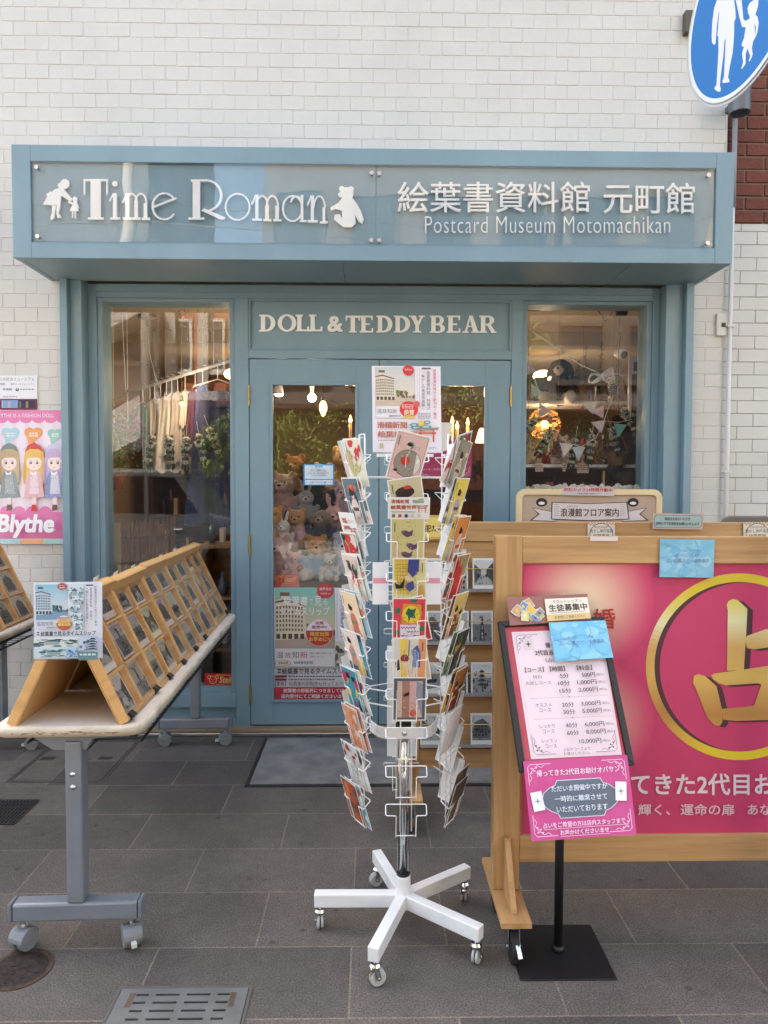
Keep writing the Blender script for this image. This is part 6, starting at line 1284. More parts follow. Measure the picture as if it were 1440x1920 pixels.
RIGHT = [
 (0, c_lady((150, 140, 120), (206, 196, 170), (120, 50, 60)), 'brown grey postcard leaning askew at the top of the right column', dict(rot=-.14, lift=.006)),
 (0, c_patch(((196, 188, 160), (110, 96, 80), (226, 216, 200), (150, 60, 60))), 'khaki postcard tilted at the very top of the right column', dict(rot=.22, dz=.02, lift=.011)),
 (0, c_patch(((226, 206, 200), (206, 180, 170), (180, 60, 70))), 'pinkish postcard at the outer edge of the top right pocket', dict(rot=-.3, dx=-.03)),
 (1, c_lady((226, 200, 90), (190, 176, 170), (90, 60, 70), 125), 'yellow postcard of a robed lady in the right column', {}),
 (2, c_lady((206, 130, 60), (200, 190, 170), (190, 60, 50), 125), 'orange brown postcard of a lady in grey robe in right column', dict(dx=.012)),
 (3, c_patch(((200, 44, 44), (190, 160, 110), (206, 60, 50), (160, 150, 100))), 'red postcard with tan band in the right column', dict(dx=.008)),
 (4, c_two((222, 190, 110), (150, 60, 50), (150, 140, 90)), 'ochre postcard of two ladies in the right column', {}),
 (5, c_patch(((52, 70, 60), (86, 110, 80), (36, 44, 44), (190, 150, 60), (90, 60, 40))), 'dark green postcard in the right column', dict(dx=.01)),
 (6, c_two((170, 110, 50), (150, 50, 30), (110, 50, 40)), 'brown postcard of two figures in red robes in right column', dict(dx=.006)),
 (9, c_patch(((96, 80, 70), (60, 50, 46), (206, 196, 190), (120, 90, 80))), 'dark brown postcard in the lowest pocket of the right column', dict(dx=.008)),
 (8, c_patch(((120, 106, 92), (70, 60, 52), (200, 190, 180))), 'grey brown postcard edge just above the lowest right pocket', dict(lift=.004, dz=-.08, dx=.004))]
for r, f, lb, kw in RIGHT: rackcard(-60, r, f, lb, **kw)
for k, (r, cs) in enumerate([(1, ((160, 150, 130), (90, 70, 60), (226, 206, 180))), (2, ((226, 190, 90), (120, 60, 50), (206, 196, 180))), (3, ((230, 222, 206), (150, 50, 50), (96, 96, 90))), (4, ((130, 60, 50), (226, 200, 120), (60, 44, 40))), (5, ((100, 120, 96), (200, 180, 120), (50, 54, 50))), (6, ((206, 160, 70), (120, 40, 36), (60, 50, 60)))]):
    rackcard(-60, r, c_patch(cs), f'{["taupe", "mustard", "ivory", "maroon", "sage", "golden"][k]} postcard peeping out behind its neighbour in the {["second", "third", "fourth", "fifth", "sixth", "seventh"][k]} right pocket', dx=-.02, rot=-.07+.02*(k % 4), lift=-.0025, dz=.004*(k % 3))
ORD = ['topmost', 'second', 'third', 'fourth', 'fifth', 'sixth', 'seventh', 'eighth', 'ninth', 'lowest']
for r in range(10):
    if r not in (4,): rackcard(-120, r, WHITE, f'back of a white card, {ORD[r]} on the far right side of the rack', dx=-.012+.006*(r % 3), rot=.05*((r % 3)-1), grp='white card backs on the far side of the rack')
    if r < 8: rackcard(120, r, WHITE, f'back of a white card, {ORD[r]} on the far left side of the rack', dx=.01-.005*(r % 3), rot=.04*((r % 3)-1), grp='white card backs on the far side of the rack')
for r in (6, 7, 8): rackcard(180, r, WHITE, f'back of a white card, {ORD[r]} on the far side behind the pole', grp='white card backs on the far side of the rack')
for r in (6, 7): rackcard(-60, r+(0 if r == 7 else 1), WHITE, f'blank white card tucked in the {ORD[r]} pocket of the right column', dx=-.03, rot=.1, lift=-.002) if r == 7 else None
for s in (-1, 1):
    b = Art(aff(AX+Vector((s*.078-.024, -.145, 1.215)), (.048, 0, 0), (0, 0, -.125), 48, 125), (0, -1, 0)); b.sheet(0, 0, 48, 125, (238, 236, 238), .012); b.rect(2, 46, 46, 62, (226, 150, 166))
    tag(b.build('envelope_pack'), 'pack of white envelopes with a pink band '+('left' if s < 0 else 'right')+' of the checked card', 'envelope', 'white envelope packs')
# poster on top
PT = Art(quad([(697, 686), (826, 687), (828, 849), (699, 848)], 130, 164, y=-1.80), (0, -1, 0)); a = PT; a.sheet(0, 0, 130, 164, (238, 230, 236), .002)
store_view(a, 7, 3, 80, 76, (206, 208, 206), (226, 212, 196), (226, 214, 196), (120, 96, 80), (206, 186, 166)); a.frame(6.5, 2.5, 80.5, 99, .6, (150, 146, 150))
a.ell(69, 8, 10.5, 10, (206, 48, 56)); a.text('神戸市の', 62, 5, 76, 9, (240, 220, 220)); a.rect(7, 76, 80, 98.5, (230, 226, 232)); a.text('温故知新', 9, 81, 47, 90, (96, 92, 96)); a.text('新', 38, 81, 47, 90, (196, 120, 110)); a.text('絵葉書資料館', 31, 93, 54, 96, (70, 66, 72))
a.ell(69, 82, 17.5, 15.5, (214, 52, 60)); a.ell(84, 72, 6, 6, (214, 96, 96)); a.text('絶賛', 60, 82, 79, 94, (250, 226, 190), .02); a.lines(56, 72, 78, 81, 3, (246, 206, 200), 4); a.rect(58, 95, 80, 99, (226, 196, 110))
a.vtext('絵葉書資料館から新刊のご案内', 115, 5, 121.5, 101, (196, 60, 84)); a.rect(94, 3, 111.5, 6, (100, 90, 96)); a.vtext('絵葉書資料館 所蔵の', 103, 9, 110, 84, (96, 86, 92)); a.vtext('「懐かしの風景写真集」', 93, 9, 100, 84, (96, 86, 92))
for x in (85.5, 89.5): a.line([(x, 4), (x, 80)], .35, (170, 160, 166))
a.lines(86, 88, 110, 100, 4, (170, 160, 166), 6); a.text('滑稽新聞', 9, 106, 65, 118, (196, 116, 92), .02); a.text('絵葉書世界', 10, 124, 85, 135, (196, 116, 92), .02); clouds(a, 90, 109, 26); torii(a, 103, 144, 44); a.lines(10, 140, 60, 143, 1, (150, 140, 140), 8); a.rect(13, 147, 20, 157, (196, 186, 130)); a.text('1枚165円', 97, 153, 118, 157, (110, 100, 104))
tag(PT.build('advert_poster', LAMI), 'laminated white poster with department store view on top of the postcard rack', 'poster')
b = MB(); b.box((AX.x-.012, -1.797, 1.50), (AX.x+.012, -1.793, 1.78)); b.box((AX.x-.09, -1.797, 1.535), (AX.x+.09, -1.793, 1.545)); b.build('poster_holder', WHITEM, rk)
b = MB(); p = at(832, 792, -1.74); b.prism([p+Vector((-.02, 0, 0)), p+Vector((.03, .008, .0)), p+Vector((.012, .004, -.09)), p+Vector((-.03, 0, -.10))], (0, .001, 0)); tag(b.build('blank_card', WHITEC), 'blank white card leaning behind the poster at the rack top', 'card')
# ================================================================== wooden display stands on casters
def black_caster(t, x, y, r=.048, brake=True):
    b = MB(); b.cyl((x-.012, y, r), (x+.012, y, r), r, n=26); c = b.build('caster', RUB, t, bevel=.004)
    b = MB(); b.cyl((x, y+.01, 2*r+.012), (x, y+.01, 2*r+.040), .026, n=18); b.box((x-.03, y-.028, 2*r+.0405), (x+.03, y+.045, 2*r+.0435))
    for s in (-1, 1): b.bar((x+s*.017, y+.012, 2*r+.014), (x+s*.017, y, r-.005), .003, .03, (0, 1, 0))
    b.cyl((x-.022, y, r), (x+.022, y, r), .007, n=10); b.build('caster_fork', CHROME, c)
    if brake: b = MB(); b.bar((x+.005, y-.038, r+.026), (x+.010, y-.058, r-.002), .013, .003); b.build('brake_pedal', CHROME, c)
FYB = -1.84
def stand_frame(t, x0, x1, yf, ztop, zrail, zbot0, zbot1, pw):
    'two posts, top rail, bottom rail, planks underneath with gussets and casters'
    for xa in (x0, x1-pw):
        b = MB(); b.box((xa, yf, .1605), (xa+pw, yf+.045, ztop)); b.build('post', OAKV, t, bevel=.003)
        b = MB(); b.box((xa-.003, yf-.17, .141), (xa+pw+.004, yf+.20, .16)); b.build('foot_plank', OAKY, t, bevel=.002)
        for s in (-1, 1):
            b = MB(); gx = xa+pw*.40; y0 = yf if s < 0 else yf+.045; b.prism([(gx, y0+s*.0004, .161), (gx, y0+s*.13, .161), (gx, y0+s*.125, .175), (gx, y0+s*.016, .335), (gx, y0+s*.0004, .335)], (.018, 0, 0)); b.build('gusset', OAKV, t, bevel=.0015)
        black_caster(t, xa+pw*.55, yf-.105); black_caster(t, xa+pw*.5, yf+.15, brake=False)
    b = MB(); b.box((x0+pw+.0005, yf+.004, zrail), (x1-pw-.0005, yf+.041, ztop-.002)); b.build('top_rail', OAKH, t, bevel=.002)
    b = MB(); b.box((x0+pw+.0005, yf+.004, zbot0), (x1-pw-.0005, yf+.041, zbot1)); b.build('bottom_rail', OAKH, t, bevel=.002)
fx0, fx1 = at(927, 1300, FYB).x, at(977, 1300, FYB).x; pwF = fx1-fx0; fxr = at(1800, 1250, FYB).x
zt_ = at(960, 1005, FYB).z; zr_ = at(1200, 1056.5, FYB).z; zb0, zb1 = at(1200, 1617, FYB).z, at(1200, 1567, FYB).z
ft = thing('fortune_stand', 'oak framed stand on casters with a magenta fortune telling panel', 'display stand', ((fx0+fxr)/2, FYB, 0))
stand_frame(ft, fx0, fxr+pwF, FYB, zt_, zr_, zb0, zb1, pwF)
yP = FYB+.016
b = MB(); b.box((fx1+.0005, yP+.001, zb1+.0005), (fxr-.0005, yP+.012, zr_-.0005)); b.build('backing_board', OAKH, ft)
A = Art(pxplane(yP), (0, -1, 0)); MAG = (204, 62, 108)
xa, xb = 978.5, 1799; y0_, y1_ = 1057.5, 1566; A.sheet(xa, y0_, xb, y1_, MAG, .0008)
def glow(cx, cy, rx, ry, col, base):
    n = 40; A.lay += 1; st = A.lay
    def mixp(t): return tuple(lin(*base)[i]*(1-t)+lin(*col)[i]*t for i in range(3))
    for k in range(24):
        r0, r1 = k/24, (k+1)/24; t0 = max(0, min(1, 1.25*(1-r0)))**1.3; t1 = max(0, min(1, 1.25*(1-r1)))**1.3
        for i in range(n):
            P = []
            for r, j in ((r0, i), (r1, i), (r1, i+1), (r0, i+1)):
                x, y = cx+rx*r*math.cos(2*math.pi*j/n), cy+ry*r*math.sin(2*math.pi*j/n); P.append((max(xa+.5, x), min(y1_-.5, max(y0_+.5, y))))
            tt = (t0+t1)/2; A.mb.col = tuple(min(.86, c*1.03) for c in mixp(tt)); A.mb.add([A._p(x, y, st) for x, y in P], [(0, 3, 2, 1)])
glow(1098, 1128, 128, 128, (240, 206, 176), MAG); glow(1098, 1352, 128, 118, (238, 196, 170), MAG)
def gold(x, y):
    pts = [(1070, (226, 200, 48)), (1105, (228, 204, 66)), (1165, (236, 230, 184)), (1215, (218, 170, 96)), (1270, (224, 184, 96)), (1340, (190, 134, 70)), (1390, (220, 176, 70)), (1430, (234, 212, 40))]
    for i in range(len(pts)-1):
        if pts[i][0] <= y <= pts[i+1][0]:
            t = (y-pts[i][0])/(pts[i+1][0]-pts[i][0]); return tuple(int(pts[i][1][k]*(1-t)+pts[i+1][1][k]*t) for k in range(3))
    return pts[0][1] if y < pts[0][0] else pts[-1][1]
def ringg(cx, cy, r, w, colf, n=120):
    A.lay += 1
    for i in range(n):
        a0, a1 = 2*math.pi*i/n, 2*math.pi*(i+1)/n; P = [(cx+q*math.cos(a), cy+q*1.0*math.sin(a)) for q, a in ((r, a0), (r, a1), (r-w, a1), (r-w, a0))]
        A.poly(P, colf(cx+r*math.cos((a0+a1)/2), cy+r*math.sin((a0+a1)/2)), A.lay)
ringg(1396, 1251, 171, 12, lambda x, y: (80, 42, 54)); ringg(1386, 1250, 175, 16, gold)
def zp(L): return [(1180+x/3, 1000+y/3) for x, y in L]
STR = [zp([(545, 402), (556, 380), (582, 368), (610, 376), (662, 424), (655, 575), (642, 768), (548, 772), (552, 430)]),
       zp([(648, 590), (664, 574), (768, 538), (830, 548), (872, 590), (880, 640), (840, 636), (780, 640), (700, 652), (660, 645)]),
       zp([(458, 800), (474, 788), (640, 765), (780, 744), (900, 738), (980, 760), (1006, 790), (960, 900), (936, 970), (850, 975), (700, 968), (740, 850), (720, 842), (540, 854), (500, 842), (470, 820)]),
       zp([(355, 838), (362, 800), (385, 790), (425, 802), (488, 858), (518, 985), (522, 1060), (505, 1082), (478, 1078), (436, 1036), (372, 872)]),
       zp([(515, 986), (640, 976), (705, 966), (860, 968), (934, 972), (900, 1046), (760, 1048), (600, 1054), (524, 1046)])]
A.lay += 1
for P in STR: A.poly([(x+11, y+3) for x, y in P], (80, 42, 54), A.lay); A.lay += 1
for P in STR:
    # cut each stroke into horizontal slices so that the printed gold runs through its tones
    ys_ = sorted(set([min(y for _, y in P)+i*4 for i in range(int((max(y for _, y in P)-min(y for _, y in P))/4)+1)]+[max(y for _, y in P)])); A.lay += 1
    for ya2, yb2 in zip(ys_[:-1], ys_[1:]):
        Q = P
        for lim, sgn in ((ya2, 1), (yb2, -1)):
            out = []
            for i in range(len(Q)):
                (x0_, y0q), (x1_, y1q) = Q[i], Q[(i+1) % len(Q)]; i0, i1 = (y0q-lim)*sgn >= 0, (y1q-lim)*sgn >= 0
                if i0: out.append((x0_, y0q))
                if i0 != i1: t = (lim-y0q)/(y1q-y0q); out.append((x0_+(x1_-x0_)*t, lim))
            Q = out
            if len(Q) < 3: break
        if len(Q) >= 3: A.poly(Q, gold(0, (ya2+yb2)/2), A.lay)
A.lay += 1
A.text('帰っ', 1106, 1450, 1176, 1489, (236, 216, 222), .015); A.text('てきた2代目お', 1183, 1450, 1450, 1489, (236, 216, 222), .018)
A.text('輝く、', 1196, 1507, 1255, 1527, (238, 196, 206), .012); A.text('運命の扉', 1275, 1506, 1375, 1527, (238, 196, 206), .012); A.text('あなた', 1400, 1507, 1466, 1526, (238, 196, 206), .012)
A.text('婚', 1111, 1141, 1152, 1178, (190, 44, 44), .01); A.text('恋愛・結', 1000, 1141, 1108, 1178, (190, 44, 44), .01) if False else None
A.build('fortune_panel', PAPER, ft)
# tags taped on the stand
def watercolour(name, label, fm, n, w=100, h=70, seed=0):
    a = Art(fm, n); a.sheet(0, 0, w, h, (126, 194, 226), .002); rg = random.Random(seed); a.lay += 1
    for i in range(70):
        x, y, q = rg.uniform(3, w-3), rg.uniform(3, h-3), rg.uniform(4, 15); c = rg.choice([(118, 190, 225), (130, 197, 228), (142, 203, 231), (122, 193, 226), (150, 207, 232), (112, 186, 223)])
        P = [(min(w-.5, max(.5, x+q*1.3*math.cos(t)*rg.uniform(.6, 1))), min(h-.5, max(.5, y+q*math.sin(t)*rg.uniform(.6, 1)))) for t in (0, .7, 1.4, 2.1, 2.8, 3.5, 4.2, 4.9, 5.6)]; a.poly(P, c, a.lay); a.lay += 1 if i % 5 == 0 else 0
    a.lay += 1
    for x, y, xx, yy in ((0, 34, 30, 30), (62, 0, 70, 22), (70, 22, 58, 34), (30, 34, 46, 48), (46, 48, 40, 70)): a.line([(x, y), ((x+xx)/2+2, (y+yy)/2), (xx, yy)], .8, (84, 156, 206), a.lay)
    a.text('ありがとうございます', 28, 26, 72, 32, (94, 130, 170)); a.text('占いの館 ただいま準備中', 12, 35, 90, 43, (94, 130, 170))
    tag(a.build(name, LAMI), label, 'notice', 'blue watercolour notices')
watercolour('blue_notice', 'sky blue watercolour notice taped on the top rail of the oak stand', quad([(1238, 1011), (1340, 1012), (1337.5, 1083), (1236.5, 1082)], 100, 70, y=FYB-.004), (0, -1, 0), seed=3)
b = MB(); a0, a1 = at(1107, 1006, FYB-.002), at(1158.5, 1014.5, FYB-.002); b.box((a0.x, FYB-.0012, a1.z), (a1.x, FYB-.0004, a0.z)); tag(b.build('white_tape', mat('white_tape_strip', (222, 210, 204), .6, 0, .03, 20)), 'strip of white tape on the top rail of the oak stand', 'tape')
# rear stand with shelves of black and white cards
YB2 = -1.03
rs = thing('card_stand', 'oak stand on casters with ledges of black and white postcards', 'display stand', (1., YB2, 0))
rx0, rx1 = at(745, 1300, YB2).x, at(787, 1300, YB2).x; pwR = rx1-rx0; rxr = at(1560, 1250, YB2).x; rzt = at(850, 978, YB2).z; rzr = at(850, 1015, YB2).z; rzb = at(850, 1441, YB2).z; rzb1 = at(850, 1405, YB2).z
stand_frame(rs, rx0, rxr+pwR, YB2, rzt, rzr, rzb, rzb1, pwR)
b = MB()
zz = rzb1
while zz < rzr-.001: b.box((rx1+.001, YB2+.015, zz+.0006), (rxr-.001, YB2+.030, min(zz+.112, rzr)-.0006)); zz += .112
b.build('back_boards', OAKH, rs)
LED = [at(850, y, YB2-.03).z for y in (1110, 1209, 1306, 1402)]
for z in LED:
    b = MB(); b.box((rx1+.002, YB2-.032, z), (rxr-.002, YB2-.030, z+.014)); b.box((rx1+.002, YB2-.0298, z), (rxr-.002, YB2+.0145, z+.002)); b.build('ledge', mat('aluminium_ledge', (190, 190, 194), .35, .7, .04, 20), rs)
    b = MB(); b.tube([(rx1+.002, YB2-.026, z+.098), (rxr-.002, YB2-.026, z+.098)], .0022, 6); b.build('retaining_rod', BRASS, rs)
cols = [(787, 829), (836, 879), (884.5, 925), (931, 972), (978, 1020)]
for r, z in enumerate(LED):
    for c, (p0, p1) in enumerate(cols[:3]):
        if r == 3 and c == 1: continue
        rg = random.Random(r*5+c); w = .094; x0 = at((p0+p1)/2, 1200, YB2-.02).x-w/2+rg.uniform(-.004, .004); h = .138
        a = Art(aff((x0, YB2-.006, z+.003+h), (w, 0, 0), (0, -.016, -h), 100, 147), (0, -1, .1)); a.sheet(0, 0, 100, 147, (222, 216, 200), .001); oldcard(a, 0, 0, 100, 147, r*3+c*2+1, True)
        tag(a.build('monochrome_postcard'), f'black and white {KW[(r*3+c*2+1) % 5]} postcard, {["top", "second", "third", "lowest"][r]} ledge, {["left behind wire rack", "middle", "beside oak post"][c]} on rear stand', 'postcard', 'black and white postcards on the rear stand')
ye = Art(pxplane(YB2-.004), (0, -1, 0)); ye.sheet(784, 966, 871, 1011, (236, 206, 110), .0015); [ye.line([(786.5+2.4*i, 967), (786.5+2.4*i, 970)], .7, (60, 50, 40), 1) for i in range(35)]; [ye.line([(786.5+2.4*i, 1007), (786.5+2.4*i, 1010)], .7, (60, 50, 40), 1) for i in range(35)]; ye.lay = 2
ye.text('防犯カメラ作動中', 790, 984, 866, 997, (70, 50, 40), .02); tag(ye.build('warning_card', PAPER), 'yellow warning card with zigzag edge on the rear stand behind the wire rack', 'notice')
for k, (x0, x1) in enumerate(((1102, 1153), (1394, 1446))):
    a = Art(pxplane(YB2-.004), (0, -1, 0)); a.sheet(x0, 979, x1, 1022, (226, 214, 198), .001); a.lay += 1
    for i in range(9):
        for j in range(2): a.rect(x0+1+5.6*i+(2.8 if j else 0), 979.5+2.6*j, x0+3.8+5.6*i+(2.8 if j else 0), 982+2.6*j, (214, 140, 90), a.lay)
    a.ell((x0+x1)/2, 1001, 22, 20, (90, 84, 84)); a.ell((x0+x1)/2, 1001, 20.8, 18.8, (230, 222, 208)); a.lines(x0+12, 986, x1-12, 991, 2, (170, 140, 120), k); a.text('懐かし神戸風景', x0+4, 992, x1-4, 999, (80, 70, 66)); a.text('絵葉書展', x0+10, 1001, x1-10, 1007.5, (80, 70, 66))
    tag(a.build('exhibition_card', PAPER), ['cream exhibition card with orange lattice edge near the cream floor guide sign', 'cream exhibition card with orange lattice edge at the right frame edge'][k], 'notice', 'exhibition cards on the rear stand')
gr = Art(quad([(1225, 962), (1319.5, 964), (1317, 993), (1224, 992)], 95, 30, y=YB2-.006), (0, -1, 0)); gr.sheet(0, 0, 95, 30, (206, 178, 164), .0012); gr.poly([(6, 3), (89, 3), (93, 8), (93, 22), (89, 27), (6, 27), (2, 22), (2, 8)], (96, 116, 118)); gr.poly([(6.5, 3.8), (88.5, 3.8), (92.2, 8.4), (92.2, 21.6), (88.5, 26.2), (6.5, 26.2), (2.8, 21.6), (2.8, 8.4)], (172, 194, 190)); gr.text('商品をお持ちいただき', 22, 7, 70, 13, (60, 70, 74), .01); gr.text('店内レジでお会計をお願いいたします', 5, 16, 88, 22, (60, 70, 74), .01)
tag(gr.build('checkout_card', LAMI), 'pale green card asking to pay inside, on top of the rear stand', 'notice')
# floor guide board
YG = -.34
gs = thing('floor_guide_sign', 'cream framed floor guide sign with ribbon banner before the right window', 'sign', (at(1105, 1000, YG).x, YG, 0)); x0, x1 = at(968, 1000, YG).x, at(1241, 1000, YG).x; zt2 = at(1100, 917, YG).z; zb2_ = .45
def rrect(x0, x1, z0, z1, r, n=8):
    P = []
    for cx, cz, a0 in ((x1-r, z1-r, 0), (x0+r, z1-r, 90), (x0+r, z0+r, 180), (x1-r, z0+r, 270)): P += [(cx+r*math.cos(RAD(a0+90*i/n)), cz+r*math.sin(RAD(a0+90*i/n))) for i in range(n+1)]
    return P
b = MB(); O = rrect(x0, x1, zb2_, zt2, .05); I = rrect(x0+.03, x1-.03, zb2_+.03, zt2-.03, .022); n = len(O); V = [(x, YG, z) for x, z in O]+[(x, YG, z) for x, z in I]+[(x, YG+.025, z) for x, z in O]+[(x, YG+.025, z) for x, z in I]; fs = []
for i in range(n): j = (i+1) % n; fs += [(i, j, n+j, n+i), (2*n+j, 2*n+i, 3*n+i, 3*n+j), (j, i, 2*n+i, 2*n+j), (n+i, n+j, 3*n+j, 3*n+i)]
b.add(V, fs); b.build('frame', mat('cream_frame_paint', (226, 202, 158), .4, 0, .04, 8), gs)
for xx in (x0+.06, x1-.06): b = MB(); b.tube([(xx, YG+.03, .45), (xx, YG+.06, .02), (xx, YG-.12, .014)], .012, 8); b.tube([(xx, YG+.06, .02), (xx, YG+.2, .014)], .012, 8); b.build('leg', STEEL, gs)
A = Art(pxplane(YG+.008), (0, -1, 0)); A.mb.usecol = True; c0, c1 = at(968, 1000, YG+.008).x, 0
A.sheet(977, 926, 1232.5, 1300, (192, 166, 144), .003)
for x in (1015.5, 1187): A.ell(x, 942, 10.5, 8.2, (38, 30, 30)); A.ell(x, 943.5, 6, 3, (232, 226, 220))
BR = (84, 56, 46); RBN = (222, 210, 204)
for s in (-1, 1):
    X = lambda u: 1105+s*u
    A.poly([(X(108), 951.5), (X(62), 960), (X(62), 978), (X(112), 976), (X(96), 964)], BR); A.poly([(X(105.5), 953), (X(63), 961), (X(63), 977), (X(107), 975), (X(93), 964)], RBN)
A.poly([(1034, 941), (1105, 943.5), (1176, 941), (1180, 974), (1105, 977), (1033, 974)], BR); A.poly([(1036, 942.5), (1105, 945), (1174, 942.5), (1178, 972.5), (1105, 975.3), (1035, 972.5)], RBN)
for s in (-1, 1): [A.line([(1105+s*66, 946+4*i), (1105+s*(58-(i % 2)*2), 946.4+4*i)], .5, BR, A.lay+1) for i in range(6)]
A.lay += 1; A.text('ろまんかん', 1062, 947.5, 1084, 951, BR); A.text('浪漫館フロア案内', 1051, 953, 1159.5, 968.5, (78, 44, 38), .012); A.build('guide_panel', PAPER, gs)
a = Art(quad([(1055, 913.5), (1151, 914.5), (1151, 930), (1054, 928.5)], 96, 15, y=YG-.004), (0, -1, 0)); a.sheet(0, 0, 96, 15, (208, 196, 196), .001); a.text('防犯カメラ24時間作動中', 3, 1, 93, 7.5, (196, 40, 52), .02); a.text('不審者は警察へ通報します', 27, 10, 70, 12.6, (60, 50, 50)); tag(a.build('camera_notice', LAMI), 'white strip with red letters about a 24 hour security camera', 'notice')
b = MB(); q0, q1 = at(1356, 972, -.6), at(1450, 972, -.6); ztp = at(1395, 968, -.6).z; b.prism([(q0.x, -.6, .05), (q1.x, -.6, .05), (q1.x, -.6, ztp-.006), (q1.x-.04, -.6, ztp), (q0.x+.04, -.6, ztp), (q0.x+.012, -.6, ztp-.01), (q0.x, -.6, ztp-.03)], (0, .03, 0)); tag(b.build('folded_sign', mat('dark_taupe_paint', (110, 100, 92), .5, 0, .06, 8), None, bevel=.006), 'dark taupe board with rounded top peeping over the rear stand', 'sign')
# ================================================================== menu stand
ms = thing('menu_stand', 'black menu stand with a tilted price board on a square base plate', 'menu stand', (.583, -1.9, 0))
b = MB(); b.box((.437, -2.034, .0), (.722, -1.776, .005)); b.build('base_plate', BLACKM, ms, bevel=.002)
LN, YW = .495, .05; MN = Vector((math.sin(YW)*math.cos(LN), -math.cos(YW)*math.cos(LN), math.sin(LN))); MO = at(1060, 1300, -2.0)
b = MB(); b.cyl((.583, -1.9, .0055), (.583, -1.9, .82), .0135, n=18); b.cyl((.583, -1.9, .0055), (.583, -1.9, .02), .022, .018, 18); b.build('pole', BLACKM, ms, True)
def onm(px, py, k=0): return onplane(px, py, MO+MN*k, MN)
Q = [(934, 1165), (1132, 1156), (1190, 1435), (975.5, 1448)]; mq = quad(Q, 342, 450, MO, MN)
b = MB(); V = [mq(0, 0), mq(342, 0), mq(342, 450), mq(0, 450)]; b.prism([p-MN*.016 for p in V][::-1], MN*.008)
IN = [mq(18, 18), mq(324, 18), mq(324, 432), mq(18, 432)]
b.build('backing', BLACKM, ms)
b = MB()
for i in range(4):
    j = (i+1) % 4; P = [V[i], V[j], IN[j], IN[i]]; b.prism([p-MN*.0075 for p in P], MN*.0115)
b.build('frame', mat('black_wood_frame', (30, 28, 28), .4, 0, .15, 12), ms, bevel=.002)
c_ = mq(171, 225); b = MB(); b.bar(c_-MN*.03, c_-MN*.0165, .09, .12, (0, 0, 1)); b.bar((.583, -1.9, .812), c_-MN*.03, .02, .02); b.build('tilt_joint', BLACKM, ms, bevel=.002)
A = Art(mq, MN); A.fm = (lambda x, y: mq(x, y)-MN*.006); A.sheet(19, 19, 323, 431, (190, 62, 80), .0012)
PK, TX = (238, 214, 220), (66, 52, 60)
A.fm = (lambda f: (lambda x, y: f(x, y)))(quad([(959, 1185), (1127, 1179), (1166, 1415), (996, 1423.5)], 300, 400, MO-MN*.006, MN))
A.rect(0, 0, 300, 400, PK); A.frame(8, 8, 292, 392, .8, (206, 170, 180))
def flourish(cx, cy, sx, sy, k=1., col=(70, 56, 62), w=1.3):
    A.lay += 1; l = A.lay; q = lambda L: [(cx+sx*x*k, cy+sy*y*k) for x, y in L]
    A.line(q([(0, 62), (0, 8), (8, 0), (72, 0)]), w, col, l); A.line(q([(4, 50), (10, 40), (4, 30), (12, 20), (20, 12), (30, 4), (42, 10), (52, 4)]), w, col, l)
    for x, y in ((12, 12), (20, 20), (26, 10), (10, 26)): A.ell(cx+sx*x*k, cy+sy*y*k, 3.4*k, 2.2*k, col, 10, l)
for cx, cy, sx, sy in ((12, 12, 1, 1), (288, 388, -1, -1), (12, 388, 1, -1), (288, 12, -1, 1)): flourish(cx, cy, sx, sy)
A.rect(32, 24, 66, 62, (222, 204, 206)); A.poly([(49, 30), (51.5, 40), (58, 43), (51.5, 46), (49, 56), (46.5, 46), (40, 43), (46.5, 40)], (90, 80, 84))
A.text('占い', 126, 22, 160, 34, TX); A.text('帰ってきた', 104, 40, 190, 58, TX, .01); A.text('2代目お助けオバサン', 66, 64, 236, 82, TX, .01); A.text('《占いメニュー》', 96, 92, 204, 106, TX)
A.text('【コース】', 24, 120, 86, 136, TX, .01); A.text('【時間】', 106, 120, 156, 136, TX, .01); A.text('【料金】', 196, 120, 246, 136, TX, .01)
for y, t1, t2 in ((158, '5分', '500円'), (184, '10分', '1,000円'), (211, '15分', '2,000円'), (262, '20分', '3,000円'), (289, '30分', '5,000円'), (337, '40分', '6,000円'), (364, '60分', '8,000円')):
    pass
rows = [(144, '5分', '500円'), (168, '10分', '1,000円'), (192, '15分', '2,000円'), (236, '20分', '3,000円'), (259, '30分', '5,000円'), (300, '40分', '6,000円'), (323, '60分', '8,000円'), (350, '', '10,000円')]
for y, t1, t2 in rows:
    w1 = 11*len(t1)+6
    if t1: A.text(t1, 164-w1, y, 164, y+15, TX, .008)
    w2 = {4: 44, 6: 64, 7: 72}[len(t2)]; A.text(t2, 252-w2 if t1 else 150+82-w2, y, 252 if t1 else 232, y+15, TX, .008); A.text('(税込)', 256 if t1 else 236, y+4, 282 if t1 else 262, y+13, TX)
A.text('特別', 42, 149, 70, 161, TX); A.text('お試しコース', 16, 168, 98, 180, TX); A.text('オススメ', 36, 238, 88, 249, TX); A.text('コース', 46, 254, 84, 265, TX); A.text('しっかり', 38, 302, 88, 313, TX); A.text('コース', 46, 318, 84, 329, TX); A.text('レッスン', 38, 346, 88, 357, TX); A.text('コース', 46, 362, 84, 373, TX)
for y in (222, 286): A.line([(20, y), (280, y)], .7, (150, 126, 132)); A.ell(150, y, 2, 2, (90, 70, 76), 8)
A.text('上記のコースより', 102, 374, 190, 384, TX); A.text('お選びください。', 102, 387, 188, 396, TX)
A.build('price_sheet', LAMI, ms)
